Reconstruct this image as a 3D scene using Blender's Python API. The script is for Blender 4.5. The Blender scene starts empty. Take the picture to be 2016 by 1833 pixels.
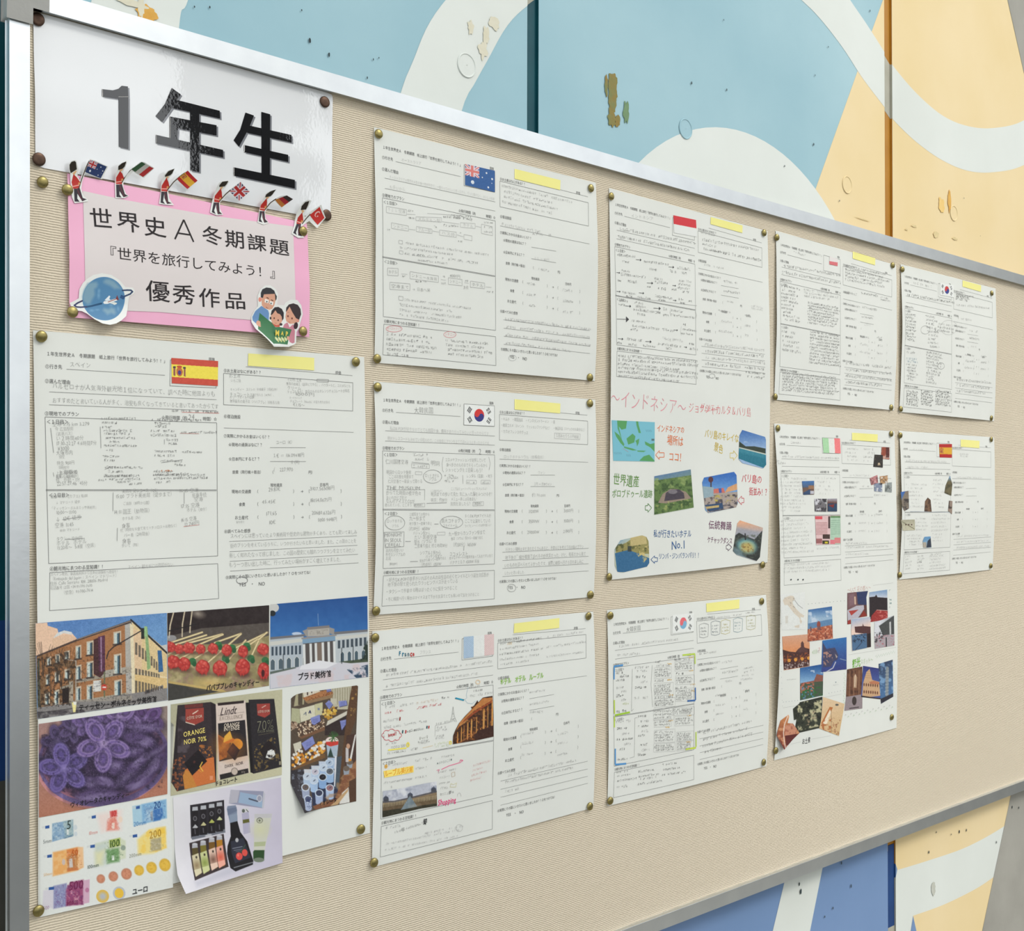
import bpy, math, random
import numpy as np
random.seed(7); RNG = np.random.RandomState(7)
SC = bpy.context.scene; COL = SC.collection
# ------------------------------------------------------------------ camera, sky, sun, exposure
FPX = 2431.258
CAM = np.array([-0.4513, -1.0754, 1.4958])
ROT = np.array([[0.7174, -0.6967, 0.0028], [0.0182, 0.0148, -0.9997], [0.6964, 0.7173, 0.0233]])
_u, _s, _v = np.linalg.svd(ROT); ROT = _u @ _v
cd = bpy.data.cameras.new('camera'); cam = bpy.data.objects.new('camera', cd); COL.objects.link(cam)
cd.sensor_fit = 'HORIZONTAL'; cd.sensor_width = 36; cd.lens = FPX / 2016 * 36; cd.clip_start = 0.01
from mathutils import Matrix
cam.matrix_world = Matrix([[ROT[0][i], -ROT[1][i], -ROT[2][i], CAM[i]] for i in range(3)] + [[0, 0, 0, 1]])
SC.camera = cam
W = bpy.data.worlds.new('world'); SC.world = W; W.use_nodes = True
bg = W.node_tree.nodes['Background']; bg.inputs[0].default_value = (0.955, 0.985, 1.0, 1); bg.inputs[1].default_value = 1.36
sd = bpy.data.lights.new('sun', 'SUN'); sd.energy = 1.45; sd.angle = math.radians(16); sd.color = (1.0, 0.955, 0.88)
sun = bpy.data.objects.new('sun', sd); COL.objects.link(sun)
from mathutils import Vector
sun.rotation_euler = Vector((-0.42, 0.62, -0.66)).to_track_quat('-Z', 'Y').to_euler()
SC.view_settings.view_transform = 'Standard'; SC.view_settings.look = 'None'
SC.view_settings.gamma = 1; SC.view_settings.use_curve_mapping = False
SC.view_settings.exposure = 0.10
SC.cycles.max_bounces = 6

def hit(px, py, y=0.0):
    """the point of the plane at depth y that a camera ray through a pixel of the photograph meets"""
    px = np.asarray(px, float); py = np.asarray(py, float); y = np.asarray(y, float)
    d = ((px - 1008) / FPX)[..., None] * ROT[0] + ((py - 916.5) / FPX)[..., None] * ROT[1] + ROT[2]
    t = (y - CAM[1]) / d[..., 1]
    return CAM + d * t[..., None]

# ------------------------------------------------------------------ materials
def lin(c):
    c = np.asarray(c, float) / 255.0
    return np.where(c <= 0.04045, c / 12.92, ((c + 0.055) / 1.055) ** 2.4)
MATS = {}
def mat(key, rgb=None, rough=0.6, metal=0.0, spec=0.5, coat=0.0):
    if key in MATS: return MATS[key]
    m = bpy.data.materials.new(key); m.use_nodes = True
    b = m.node_tree.nodes['Principled BSDF']
    if rgb is not None: b.inputs['Base Color'].default_value = (*lin(rgb), 1)
    b.inputs['Roughness'].default_value = rough; b.inputs['Metallic'].default_value = metal
    b.inputs['Specular IOR Level'].default_value = spec; b.inputs['Coat Weight'].default_value = coat
    b.inputs['Coat Roughness'].default_value = 0.05
    MATS[key] = m; return m
def nodes(m):
    return m.node_tree.nodes, m.node_tree.links, m.node_tree.nodes['Principled BSDF']
def mottled(key, rgb, rgb2, scale=6, rough=0.6, bump=0.1, bscale=60, pits=False, spec=0.3, metal=0.0):
    if key in MATS: return MATS[key]
    m = mat(key, rgb, rough, metal, spec); N, L, B = nodes(m)
    tc = N.new('ShaderNodeTexCoord'); n = N.new('ShaderNodeTexNoise'); n.inputs['Scale'].default_value = scale; n.inputs['Detail'].default_value = 6
    L.new(tc.outputs['Object'], n.inputs['Vector'])
    r = N.new('ShaderNodeValToRGB'); r.color_ramp.elements[0].position = .32; r.color_ramp.elements[1].position = .68
    r.color_ramp.elements[0].color = (*lin(rgb), 1); r.color_ramp.elements[1].color = (*lin(rgb2), 1)
    L.new(n.outputs['Fac'], r.inputs['Fac']); out = r.outputs['Color']
    n2 = N.new('ShaderNodeTexNoise'); n2.inputs['Scale'].default_value = bscale; n2.inputs['Detail'].default_value = 4
    L.new(tc.outputs['Object'], n2.inputs['Vector'])
    bp = N.new('ShaderNodeBump'); bp.inputs['Strength'].default_value = bump; bp.inputs['Distance'].default_value = .002
    L.new(n2.outputs['Fac'], bp.inputs['Height']); L.new(bp.outputs['Normal'], B.inputs['Normal'])
    if pits:   # small open air bubbles of the cast concrete
        v = N.new('ShaderNodeTexVoronoi'); v.inputs['Scale'].default_value = 22; L.new(tc.outputs['Object'], v.inputs['Vector'])
        sp = N.new('ShaderNodeSeparateColor'); L.new(v.outputs['Color'], sp.inputs['Color'])
        a = N.new('ShaderNodeMath'); a.operation = 'MULTIPLY'; a.inputs[1].default_value = .085; L.new(sp.outputs['Red'], a.inputs[0])
        a2 = N.new('ShaderNodeMath'); a2.operation = 'SUBTRACT'; a2.inputs[1].default_value = .045; L.new(a.outputs[0], a2.inputs[0])
        c = N.new('ShaderNodeMath'); c.operation = 'LESS_THAN'; L.new(v.outputs['Distance'], c.inputs[0]); L.new(a2.outputs[0], c.inputs[1])
        mx = N.new('ShaderNodeMix'); mx.data_type = 'RGBA'; mx.inputs['B'].default_value = (*lin((70, 68, 62)), 1)
        L.new(c.outputs[0], mx.inputs['Factor']); L.new(out, mx.inputs['A']); out = mx.outputs['Result']
    L.new(out, B.inputs['Base Color']); return m

MAT_PAPER = mottled('copier_paper', (226, 228, 222), (221, 223, 217), 9, .75, .12, 25)
MAT_PINK = mottled('pink_card', (243, 182, 210), (238, 176, 204), 14, .7, .1, 60)
MAT_SIGNPAPER = mottled('sign_paper', (224, 216, 215), (219, 211, 209), 8, .7, .1, 40)
MAT_YELLOW = mottled('yellow_note_paper', (240, 234, 148), (236, 230, 140), 14, .7, .05, 60)
MAT_ALU = mottled('satin_aluminium', (222, 226, 228), (214, 218, 221), 30, .33, .03, 200, metal=1.0)
MAT_CAP = mottled('grey_corner_plastic', (160, 160, 156), (152, 152, 148), 40, .45, .08, 300)
MAT_BRASS = mottled('brass', (160, 148, 98), (138, 126, 78), 300, .4, .05, 700, metal=1.0)
MAT_BROWNPIN = mottled('tarnished_brown_brass', (92, 72, 60), (74, 58, 50), 200, .42, .05, 600, metal=.8)
MAT_STEEL = mat('steel_pin', (150, 150, 150), .3, 1.0)
MAT_BRACKET = mat('galvanised_bracket', (140, 142, 142), .5, .8)

def fabric():
    m = mat('ribbed_beige_fabric', (214, 200, 178), .85, 0, .15); N, L, B = nodes(m)
    tc = N.new('ShaderNodeTexCoord')
    nz = N.new('ShaderNodeTexNoise'); nz.inputs['Scale'].default_value = 38; nz.inputs['Detail'].default_value = 2
    L.new(tc.outputs['Object'], nz.inputs['Vector'])
    sx = N.new('ShaderNodeSeparateXYZ'); L.new(tc.outputs['Object'], sx.inputs[0])
    a = N.new('ShaderNodeMath'); a.operation = 'MULTIPLY_ADD'; a.inputs[1].default_value = 0.0028
    L.new(nz.outputs['Fac'], a.inputs[0]); L.new(sx.outputs['Z'], a.inputs[2])
    s = N.new('ShaderNodeMath'); s.operation = 'MULTIPLY'; s.inputs[1].default_value = 2 * math.pi / .0023; L.new(a.outputs[0], s.inputs[0])
    sn = N.new('ShaderNodeMath'); sn.operation = 'SINE'; L.new(s.outputs[0], sn.inputs[0])
    # fine threads across the ribs
    n3 = N.new('ShaderNodeTexNoise'); n3.inputs['Scale'].default_value = 420; n3.inputs['Detail'].default_value = 3; L.new(tc.outputs['Object'], n3.inputs['Vector'])
    ad = N.new('ShaderNodeMath'); ad.operation = 'MULTIPLY_ADD'; ad.inputs[1].default_value = 2.2; L.new(n3.outputs['Fac'], ad.inputs[0]); L.new(sn.outputs[0], ad.inputs[2])
    bp = N.new('ShaderNodeBump'); bp.inputs['Strength'].default_value = .5; bp.inputs['Distance'].default_value = .0006
    L.new(ad.outputs[0], bp.inputs['Height']); L.new(bp.outputs['Normal'], B.inputs['Normal'])
    r = N.new('ShaderNodeValToRGB'); r.color_ramp.elements[0].position = 0; r.color_ramp.elements[1].position = .45
    r.color_ramp.elements[0].color = (*lin((184, 170, 147)), 1); r.color_ramp.elements[1].color = (*lin((221, 209, 187)), 1)
    mr = N.new('ShaderNodeMapRange'); mr.inputs[1].default_value = -.9; mr.inputs[2].default_value = 3.0; L.new(ad.outputs[0], mr.inputs[0])  # shade between the ribs is put into the colour: gaps darker
    L.new(mr.outputs[0], r.inputs['Fac']); L.new(r.outputs['Color'], B.inputs['Base Color']); return m
MAT_FABRIC = fabric()
def print_mat():
    m = mat('colour_print', None, .5, 0, .35); N, L, B = nodes(m)
    at = N.new('ShaderNodeAttribute'); at.attribute_name = 'Col'; L.new(at.outputs['Color'], B.inputs['Base Color'])
    tc = N.new('ShaderNodeTexCoord'); n = N.new('ShaderNodeTexNoise'); n.inputs['Scale'].default_value = 60
    L.new(tc.outputs['Object'], n.inputs['Vector'])
    bp = N.new('ShaderNodeBump'); bp.inputs['Strength'].default_value = .06; bp.inputs['Distance'].default_value = .001
    L.new(n.outputs['Fac'], bp.inputs['Height']); L.new(bp.outputs['Normal'], B.inputs['Normal']); return m
MAT_PRINT = print_mat()
def laminate():
    m = mottled('laminated_paper', (232, 234, 236), (229, 231, 233), 6, .5, .04, 12)
    N, L, B = nodes(m); B.inputs['Coat Weight'].default_value = 1.0; B.inputs['Specular IOR Level'].default_value = 0; B.inputs['Coat Roughness'].default_value = .04; B.inputs['Coat IOR'].default_value = 1.85
    tc = N.new('ShaderNodeTexCoord'); n = N.new('ShaderNodeTexNoise'); n.inputs['Scale'].default_value = 330; n.inputs['Detail'].default_value = 1
    L.new(tc.outputs['Object'], n.inputs['Vector'])
    n2 = N.new('ShaderNodeTexNoise'); n2.inputs['Scale'].default_value = 9; L.new(tc.outputs['Object'], n2.inputs['Vector'])
    ad = N.new('ShaderNodeMath'); ad.operation = 'MULTIPLY_ADD'; ad.inputs[1].default_value = 30; L.new(n2.outputs['Fac'], ad.inputs[0]); L.new(n.outputs['Fac'], ad.inputs[2])
    bp = N.new('ShaderNodeBump'); bp.inputs['Strength'].default_value = .14; bp.inputs['Distance'].default_value = .0003
    L.new(ad.outputs[0], bp.inputs['Height']); L.new(bp.outputs['Normal'], B.inputs['Coat Normal']); return m
MAT_LAM = laminate()
def lam_ink(key, rgb):
    m = mat(key, rgb, .5, 0, 0.0, 1.0); N, L, B = nodes(m); B.inputs['Coat Roughness'].default_value = .04; B.inputs['Coat IOR'].default_value = 1.85
    s = MAT_LAM.node_tree
    tc = N.new('ShaderNodeTexCoord'); n = N.new('ShaderNodeTexNoise'); n.inputs['Scale'].default_value = 330; n.inputs['Detail'].default_value = 1
    L.new(tc.outputs['Object'], n.inputs['Vector'])
    bp = N.new('ShaderNodeBump'); bp.inputs['Strength'].default_value = .14; bp.inputs['Distance'].default_value = .0003
    L.new(n.outputs['Fac'], bp.inputs['Height']); L.new(bp.outputs['Normal'], B.inputs['Coat Normal']); return m

# ------------------------------------------------------------------ objects
def mesh_obj(name, V, F, mats, parent=None, midx=None, col=None, smooth=False):
    me = bpy.data.meshes.new(name); V = np.asarray(V, float)
    if parent is not None: V = V - np.array(parent['_w'])
    me.from_pydata(V.tolist(), [], [tuple(int(i) for i in f) for f in F])
    for m in (mats if isinstance(mats, (list, tuple)) else [mats]): me.materials.append(m)
    if midx is not None: me.polygons.foreach_set('material_index', np.asarray(midx, np.int32))
    if col is not None:
        a = me.color_attributes.new('Col', 'FLOAT_COLOR', 'POINT')
        a.data.foreach_set('color', np.c_[col, np.ones(len(col))].astype(np.float32).ravel())
    if smooth: me.polygons.foreach_set('use_smooth', [True] * len(me.polygons))
    me.update()
    o = bpy.data.objects.new(name, me); COL.objects.link(o)
    if parent is not None: o.parent = parent; o['_w'] = list(parent['_w'])
    return o
def empty(name, loc):
    o = bpy.data.objects.new(name, None); o.empty_display_size = .02; COL.objects.link(o); o.location = [float(v) for v in loc]; o['_w'] = [float(v) for v in loc]; return o
def tag(o, label=None, cat=None, group=None, kind=None):
    if label: o['label'] = label
    if cat: o['category'] = cat
    if group: o['group'] = group
    if kind: o['kind'] = kind
    return o
def box(a, b):
    (x0, y0, z0), (x1, y1, z1) = a, b
    V = [(x, y, z) for x in (x0, x1) for y in (y0, y1) for z in (z0, z1)]
    return V, [(0, 1, 3, 2), (4, 6, 7, 5), (0, 4, 5, 1), (2, 3, 7, 6), (0, 2, 6, 4), (1, 5, 7, 3)]
def prism(poly, y0, y1):
    """poly in x,z; faces front y0 and back y1"""
    n = len(poly); V = [(x, y0, z) for x, z in poly] + [(x, y1, z) for x, z in poly]
    F = [tuple(range(n)), tuple(range(2 * n - 1, n - 1, -1))] + [(i, (i + 1) % n, n + (i + 1) % n, n + i) for i in range(n)]
    return V, F
def bevel(o, w=.001, seg=2):
    m = o.modifiers.new('bevel', 'BEVEL'); m.width = w; m.segments = seg; m.limit_method = 'ANGLE'; return o

# ------------------------------------------------------------------ noise
def vnoise(x, y, seed=0):
    xi = np.floor(x).astype(np.int64); yi = np.floor(y).astype(np.int64); fx = x - xi; fy = y - yi
    fx = fx * fx * (3 - 2 * fx); fy = fy * fy * (3 - 2 * fy)
    def h(a, b):
        n = (a * 374761393 + b * 668265263 + seed * 974634777) & 0x7fffffff
        n = ((n ^ (n >> 13)) * 1274126177) & 0x7fffffff
        return ((n ^ (n >> 16)) & 0xffff) / 65535.0
    return (h(xi, yi) * (1 - fx) + h(xi + 1, yi) * fx) * (1 - fy) + (h(xi, yi + 1) * (1 - fx) + h(xi + 1, yi + 1) * fx) * fy
def fbm(x, y, seed=0, o=3):
    s = 0; a = .5; t = 0
    for k in range(o):
        s = s + a * vnoise(x * 2 ** k, y * 2 ** k, seed + k); t += a; a *= .5
    return s / t

# ------------------------------------------------------------------ the wall behind the board
WY = 0.021
KW = (WY - CAM[1]) / (0.05 - CAM[1])      # mural measured on a plane 50 mm behind the board, kept on the wall's own plane
def kw(p): return (CAM[0] + (p[0] - CAM[0]) * KW, CAM[2] + (p[1] - CAM[2]) * KW)
wall = empty('wall_back', (1.5, WY, 0)); tag(wall, kind='structure')
P_LB = mottled('pale_blue_wall_paint', (138, 180, 194), (170, 204, 213), 1.6, .5, .15, 40, True)
P_WH = mottled('white_wall_paint', (216, 221, 215), (227, 232, 227), 3, .5, .15, 40, True)
P_YE = mottled('yellow_wall_paint', (232, 208, 154), (239, 218, 174), 3, .5, .15, 40, True)
P_BL = mottled('mid_blue_wall_paint', (112, 142, 184), (124, 152, 194), 3, .5, .15, 40, True)
P_GR = mottled('bare_concrete', (150, 148, 140), (172, 170, 162), 5, .8, .3, 40, True)
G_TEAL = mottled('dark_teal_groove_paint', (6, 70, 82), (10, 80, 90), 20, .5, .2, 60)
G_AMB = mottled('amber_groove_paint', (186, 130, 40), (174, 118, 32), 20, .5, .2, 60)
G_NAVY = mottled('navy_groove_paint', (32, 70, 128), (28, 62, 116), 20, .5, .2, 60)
G_GREY = mottled('grey_groove_paint', (168, 166, 150), (184, 182, 168), 20, .5, .2, 60)
GD = .004
GR = [(0.6666, 0.6876), (1.5795, 1.6070), (2.50, 2.526), (-0.020, 0.012), (-1.17, -1.147), (3.42, 3.446), (4.34, 4.366), (5.26, 5.286)]
GR = [(kw((a, 0))[0], kw((b, 0))[0]) for a, b in GR]; GR.sort(); X0, X1, Z0, Z1 = -1.9, 7.0, 0.0, 4.2
edges = [X0] + [v for g in GR for v in g] + [X1]
PAN = [(edges[i], edges[i + 1]) for i in range(0, len(edges), 2)]
for a, b in PAN:
    V, F = box((a, WY, Z0), (b, WY + .15, Z1))
    o = mesh_obj('concrete_panel', V, F, P_LB if a < 1.58 else P_GR, wall)
for a, b in GR:
    V, F = box((a, WY + GD, Z0), (b, WY + .15, Z1)); mesh_obj('groove_back', V, F, P_GR, wall)
def clip(poly, lo, hi):
    for s, lim in ((1, lo), (-1, hi)):
        out = []
        for i in range(len(poly)):
            p, q = poly[i], poly[(i + 1) % len(poly)]; dp, dq = s * (p[0] - lim), s * (q[0] - lim)
            if dp >= 0: out.append(p)
            if (dp >= 0) != (dq >= 0):
                t = dp / (dp - dq); out.append((p[0] + t * (q[0] - p[0]), p[1] + t * (q[1] - p[1])))
        poly = out
        if not poly: return []
    return poly
def patch(name, polys, m, gm, layer):
    """a coat of paint: convex pieces clipped to the panels; inside the grooves the same coat lies deeper in its own colour"""
    V, F, MI = [], [], []
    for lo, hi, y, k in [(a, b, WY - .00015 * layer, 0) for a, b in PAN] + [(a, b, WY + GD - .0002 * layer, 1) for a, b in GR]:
        for p in polys:
            c = clip([kw(q) for q in p], lo, hi)
            if k and len(c) > 2:      # the painted cheeks of the groove
                for q0, q1 in zip(c, c[1:] + c[:1]):
                    for xx, e in ((lo, .0002), (hi, -.0002)):
                        if abs(q0[0] - xx) < 1e-6 and abs(q1[0] - xx) < 1e-6 and abs(q0[1] - q1[1]) > 1e-4:
                            n = len(V); xe = xx + e * (1 + .1 * layer); V += [(xe, WY - .0001, q0[1]), (xe, WY - .0001, q1[1]), (xe, WY + GD, q1[1]), (xe, WY + GD, q0[1])]; F.append((n, n + 1, n + 2, n + 3)); MI.append(1)
            if len(c) > 2:
                n = len(V); V += [(x, y, z) for x, z in c]; F.append(tuple(range(n, n + len(c)))); MI.append(k)
    return mesh_obj(name, V, F, [m, gm], wall, MI)
def wq(*pts): return [tuple(hit(x, y, WY)[[0, 2]]) for x, y in pts]
def arc(c, r, a0, a1, n=40): return [(c[0] + r * math.cos(math.radians(a0 + (a1 - a0) * i / n)), c[1] + r * math.sin(math.radians(a0 + (a1 - a0) * i / n))) for i in range(n + 1)]
def strip(A, B): return [[A[i], A[i + 1], B[i + 1], B[i]] for i in range(len(A) - 1)]
# base coats
patch('paint_field', [[(X0, 1.38), (1.3491 - 2, 1.38), (1.3491 - 2, Z1), (X0, Z1)], [(-.66, 1.38), (2.0, 1.38), (2.0, Z1), (-.66, Z1)]], P_LB, G_TEAL, 1)
patch('paint_field', [[(X0, .35), (1.62, .35), (1.62, 1.38), (X0, 1.38)]], P_BL, G_NAVY, 1)
# yellow field, its left edge slants
slope = (1.5754 - 1.3491) / (2.394 - 2.0089)
yx = lambda z: 1.3491 + (z - 2.0089) * slope
patch('paint_field', [[(1.579, .86), (2.3, .86), (2.49, 1.9), (2.34, 2.19), (2.1728, 2.4023), (2.0928, 2.5406), (1.878, 2.91), (yx(2.394), 2.394), (yx(1.9), 1.9), (1.40, 1.6), (1.579, 1.2)]], P_YE, G_AMB, 2)
# white bands and the half disc
A = arc((.8516, 1.8425), .4128, 175, 60); B = arc((1.0423, 1.7504), .5337, 168, 96)
bl = [(.42, 1.85), (.4575, 1.9682), (.4758, 2.0094), (.4968, 2.0552), (.5264, 2.0967), (.575, 2.15), (.66, 2.22), (.80, 2.33), (1.0, 2.43), (1.2, 2.455), (1.35, 2.42), (1.4616, 2.3617), (1.518, 2.3339), (1.5837, 2.2976), (1.6166, 2.2796), (1.7021, 2.2504), (1.8047, 2.2313), (1.9119, 2.234), (2.0286, 2.2554), (2.1713, 2.3019), (2.35, 2.40)]
br = [(.52, 1.85), (.5536, 1.9683), (.5745, 2.0054), (.5977, 2.0423), (.6284, 2.0904), (.6648, 2.1273), (.74, 2.185), (.86, 2.27), (1.0, 2.325), (1.18, 2.345), (1.3076, 2.3181), (1.3665, 2.3018), (1.4392, 2.27), (1.50, 2.235), (1.5828, 2.1971), (1.6158, 2.1809), (1.7012, 2.1579), (1.8037, 2.1438), (1.9108, 2.1439), (2.0273, 2.1633), (2.1698, 2.205), (2.37, 2.30)]
def resamp(P, n):
    P = np.array(P); 
    for _ in range(3):   # smooth the hand-measured edge
        Q = P.copy(); Q[1:-1] = P[1:-1] * .8 + (P[:-2] + P[2:]) * .1; P = Q
    s = np.r_[0, np.cumsum(np.hypot(*np.diff(P, axis=0).T))]; t = np.linspace(0, s[-1], n)
    return [tuple(v) for v in np.c_[np.interp(t, s, P[:, 0]), np.interp(t, s, P[:, 1])]]
def spline(P, n=8):
    P = [np.array(p) for p in P]; out = []
    for i in range(len(P) - 1):
        p0, p1, p2, p3 = P[max(i - 1, 0)], P[i], P[i + 1], P[min(i + 2, len(P) - 1)]
        for k in range(n):
            t = k / n; out.append(tuple(.5 * (2 * p1 + (p2 - p0) * t + (2 * p0 - 5 * p1 + 4 * p2 - p3) * t * t + (3 * p1 - p0 - 3 * p2 + p3) * t ** 3)))
    return out + [tuple(P[-1])]
patch('paint_band', strip(resamp(spline(bl), 160), resamp(spline(br), 160)), P_WH, G_GREY, 3)
d = arc((1.1496, 1.666), .3973, 0, 180, 48); patch('paint_disc', [[(1.1496, 1.666), d[i], d[i + 1]] for i in range(48)] + [[(.75, 1.2), (1.55, 1.2), (1.547, 1.67), (.752, 1.67)]], P_WH, G_GREY, 3)
patch('paint_band', strip(spline([(.16, 1.80), (.1694, 1.9671), (.1794, 1.9984), (.21, 2.10), (.25, 2.2), (.36, 2.4)]), spline([(.05, 1.80), (.065, 1.9), (.0767, 1.9693), (.10, 2.05), (.14, 2.2), (.22, 2.4)])), P_WH, G_GREY, 3)
# below the board
patch('paint_stripe', [[(1.2535 + .024, .93), (1.3569 + .03, .93), (1.3121 - .12, .45), (1.2204 - .17, .45)]], P_WH, G_GREY, 3)
patch('paint_stripe', [[(.875, 1.0), (.80, 1.0), (.62, .6), (.80, .6)]], P_WH, G_GREY, 3)
yc = spline([(1.6128, .8198), (1.7305, .8132), (1.8872, .808), (2.0502, .8176), (2.2, .84)], 8)
wl = spline([(1.6697, .7246), (1.7896, .7177), (1.9188, .7182), (1.9975, .7243), (2.1, .735)], 8)
patch('paint_band', strip(yc, resamp(wl, len(yc))) + [[(1.6128, .8198), (1.6697, .7246), (1.64, .64), (1.5905, .64), (1.5905, .772)]], P_WH, G_GREY, 3)
patch('paint_field', strip(yc, [(p[0], .9) for p in yc]) + [[(1.6128, .8198), (1.6128, .9), (1.58, .9), (1.5895, .8635)]], P_YE, G_AMB, 3)
wl2 = resamp(wl, 20)
patch('paint_field', strip(wl2, [(max(p[0], 1.69) , .55) for p in wl2]), P_YE, G_AMB, 3)
patch('paint_wedge', [[(1.5895, .8635), (1.6128, .8216), (1.5905, .772)], [(1.6697, .7246), (1.72, .60), (1.64, .60), (1.655, .68)]], P_BL, G_NAVY, 4)
# bare concrete to the right and a strip at the foot
patch('bare_edge', [[(2.0928 - .12, 2.5406 + .2075), (2.1728, 2.4023), (2.46, 1.95), (X1, 1.95), (X1, Z1), (1.95, Z1)]], P_GR, P_GR, 5)
patch('bare_edge', [[(2.46, 1.95), (2.0846 + .13, 1.1), (2.0846, .8782), (1.9486, .6294), (1.85, .45), (X1, .45), (X1, 1.95)]], P_GR, P_GR, 5.5)
patch('bare_foot', [[(X0, 0), (X1, 0), (X1, .45), (X0, .45)]], P_GR, P_GR, 6.2)
patch('bare_edge', [[(-.1, .9), (.02, .9), (.02, 1.235), (-.1, 1.235)]], P_GR, mottled('dark_groove_concrete', (70, 70, 64), (80, 80, 74), 20, .8, .2, 60), 6.6)
for a, z0, z1, m in ((GR[3][0] if False else 1.5795, .722, .55, G_GREY), (1.5795, .868, .722, G_NAVY)):
    a, z0 = kw((a, z0)); z1 = kw((0, z1))[1]; V, F = box((a + .0003, WY + GD - .0018, min(z0, z1)), (a + .0265, WY + GD, max(z0, z1))); mesh_obj('groove_paint', V, F, m, wall)
# form-tie plugs: a shallow ring round a filled hole
def plug(px, py, r=.0145, m=P_WH):
    c = hit(px, py, WY); V, F = [], []; n = 32
    prof = [(r * 1.04, .0002), (r, -.0008), (r * .93, -.0008), (r * .88, -.0001), (0.0005, -.0002)]
    for rr, yy in prof:
        for k in range(n): V.append((c[0] + rr * math.cos(2 * math.pi * k / n), WY - .0009 + yy, c[2] + rr * math.sin(2 * math.pi * k / n)))
    for j in range(len(prof) - 1):
        for k in range(n): F.append((j * n + k, j * n + (k + 1) % n, (j + 1) * n + (k + 1) % n, (j + 1) * n + k))
    mesh_obj('tie_hole_plug', V, F, m, wall, smooth=False)
plug(918, 129); plug(1349, 254, .0145, P_LB); plug(1667, 364, .0145, P_YE); plug(1877, 420, .0145, P_YE)
BL = [7.0]
def blob(name, px, py, rx, ry, m, seed, n=26, layer=7, rot=0):
    BL[0] += .12; layer = BL[0]
    c = hit(px, py, WY - .00015 * layer); r = random.Random(seed); V = [tuple(c)]
    ra = [r.uniform(.55, 1.15) for _ in range(n)]
    for k in range(n):
        a = 2 * math.pi * k / n; q = ra[k] * .6 + ra[k - 1] * .4; x, z = rx * q * math.cos(a), ry * q * math.sin(a)
        V.append((c[0] + x * math.cos(rot) - z * math.sin(rot), c[1], c[2] + x * math.sin(rot) + z * math.cos(rot)))
    return mesh_obj(name, V, [(0, k + 1, (k + 1) % n + 1) for k in range(n)], m, wall)
PEEL1 = mottled('ochre_undercoat', (146, 122, 62), (120, 132, 84), 60, .7, .4, 90); PEEL2 = mottled('green_undercoat', (120, 150, 112), (108, 136, 96), 60, .7, .4, 90)
PEEL3 = mottled('faint_glue_mark', (216, 211, 186), (222, 218, 198), 60, .7, .3, 90); PEEL4 = mottled('orange_undercoat', (226, 178, 92), (214, 160, 70), 60, .7, .3, 90)
for px, py, rx, ry, m in ((1206, 160, .012, .016, PEEL1), (1207, 182, .011, .018, PEEL1), (1206, 205, .0085, .017, PEEL1), (1204, 232, .0085, .014, PEEL1), (1216, 238, .006, .010, PEEL1), (1233, 222, .007, .018, PEEL2), (1194, 170, .004, .016, PEEL1),
                          (927, 53, .006, .010, PEEL3), (973, 45, .010, .009, PEEL3), (957, 70, .006, .013, PEEL3), (951, 97, .008, .013, PEEL3),
                          (290, 25, .013, .010, PEEL4), (255, 3, .02, .004, PEEL3), (278, 14, .004, .012, PEEL3), (1869, 395, .007, .024, PEEL4), (1854, 403, .013, .015, mottled('pale_orange_undercoat', (240, 206, 132), (238, 200, 120), 60, .7, .2, 90)),
                          (1838, 1750, .010, .014, mottled('grey_smear', (190, 192, 180), (200, 202, 192), 60, .7, .2, 90))):
    blob('peeled_patch', px, py, rx, ry, m, int(px + py))
MRK = mottled('rubbed_dirt', (214, 196, 146), (226, 206, 156), 90, .7, .2, 90)
for px, py, rx, ry in ((1800, 445, .012, .0025), (1843, 462, .014, .006), (1700, 432, .03, .0012), (1880, 470, .012, .003), (1785, 452, .006, .0015)): blob('scuff_mark', px, py, rx, ry, MRK, int(px))
HOLE = mat('pit_shadow', (52, 66, 70), .9)
for px, py, r_ in ((383, 13, .0009), (413, 14, .0009), (610, 80, .0019), (648, 107, .0017), (594, 20, .0008), (735, 117, .0009), (746, 114, .0008), (723, 153, .001), (1425, 39, .001), (1362, 163, .0016), (1431, 177, .0014), (1602, 284, .0016), (1713, 21, .0014), (1631, 92, .0012), (1605, 148, .0012), (1545, 327, .0012), (1653, 395, .0011), (1898, 390, .001),
                   (1577, 1755, .003), (1657, 1699, .0018), (1676, 1744, .002), (1640, 1788, .0016), (1624, 1805, .0014), (1889, 1638, .0022), (1903, 1634, .0018), (1829, 1678, .002), (1844, 1638, .0014), (1873, 1643, .0012), (1574, 1741, .002), (1962, 1658, .002), (2006, 1590, .002), (1993, 1589, .002)):
    blob('pit', px, py, r_, r_ * 1.6, HOLE, int(px * 3 + py), 9, 8)

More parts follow.
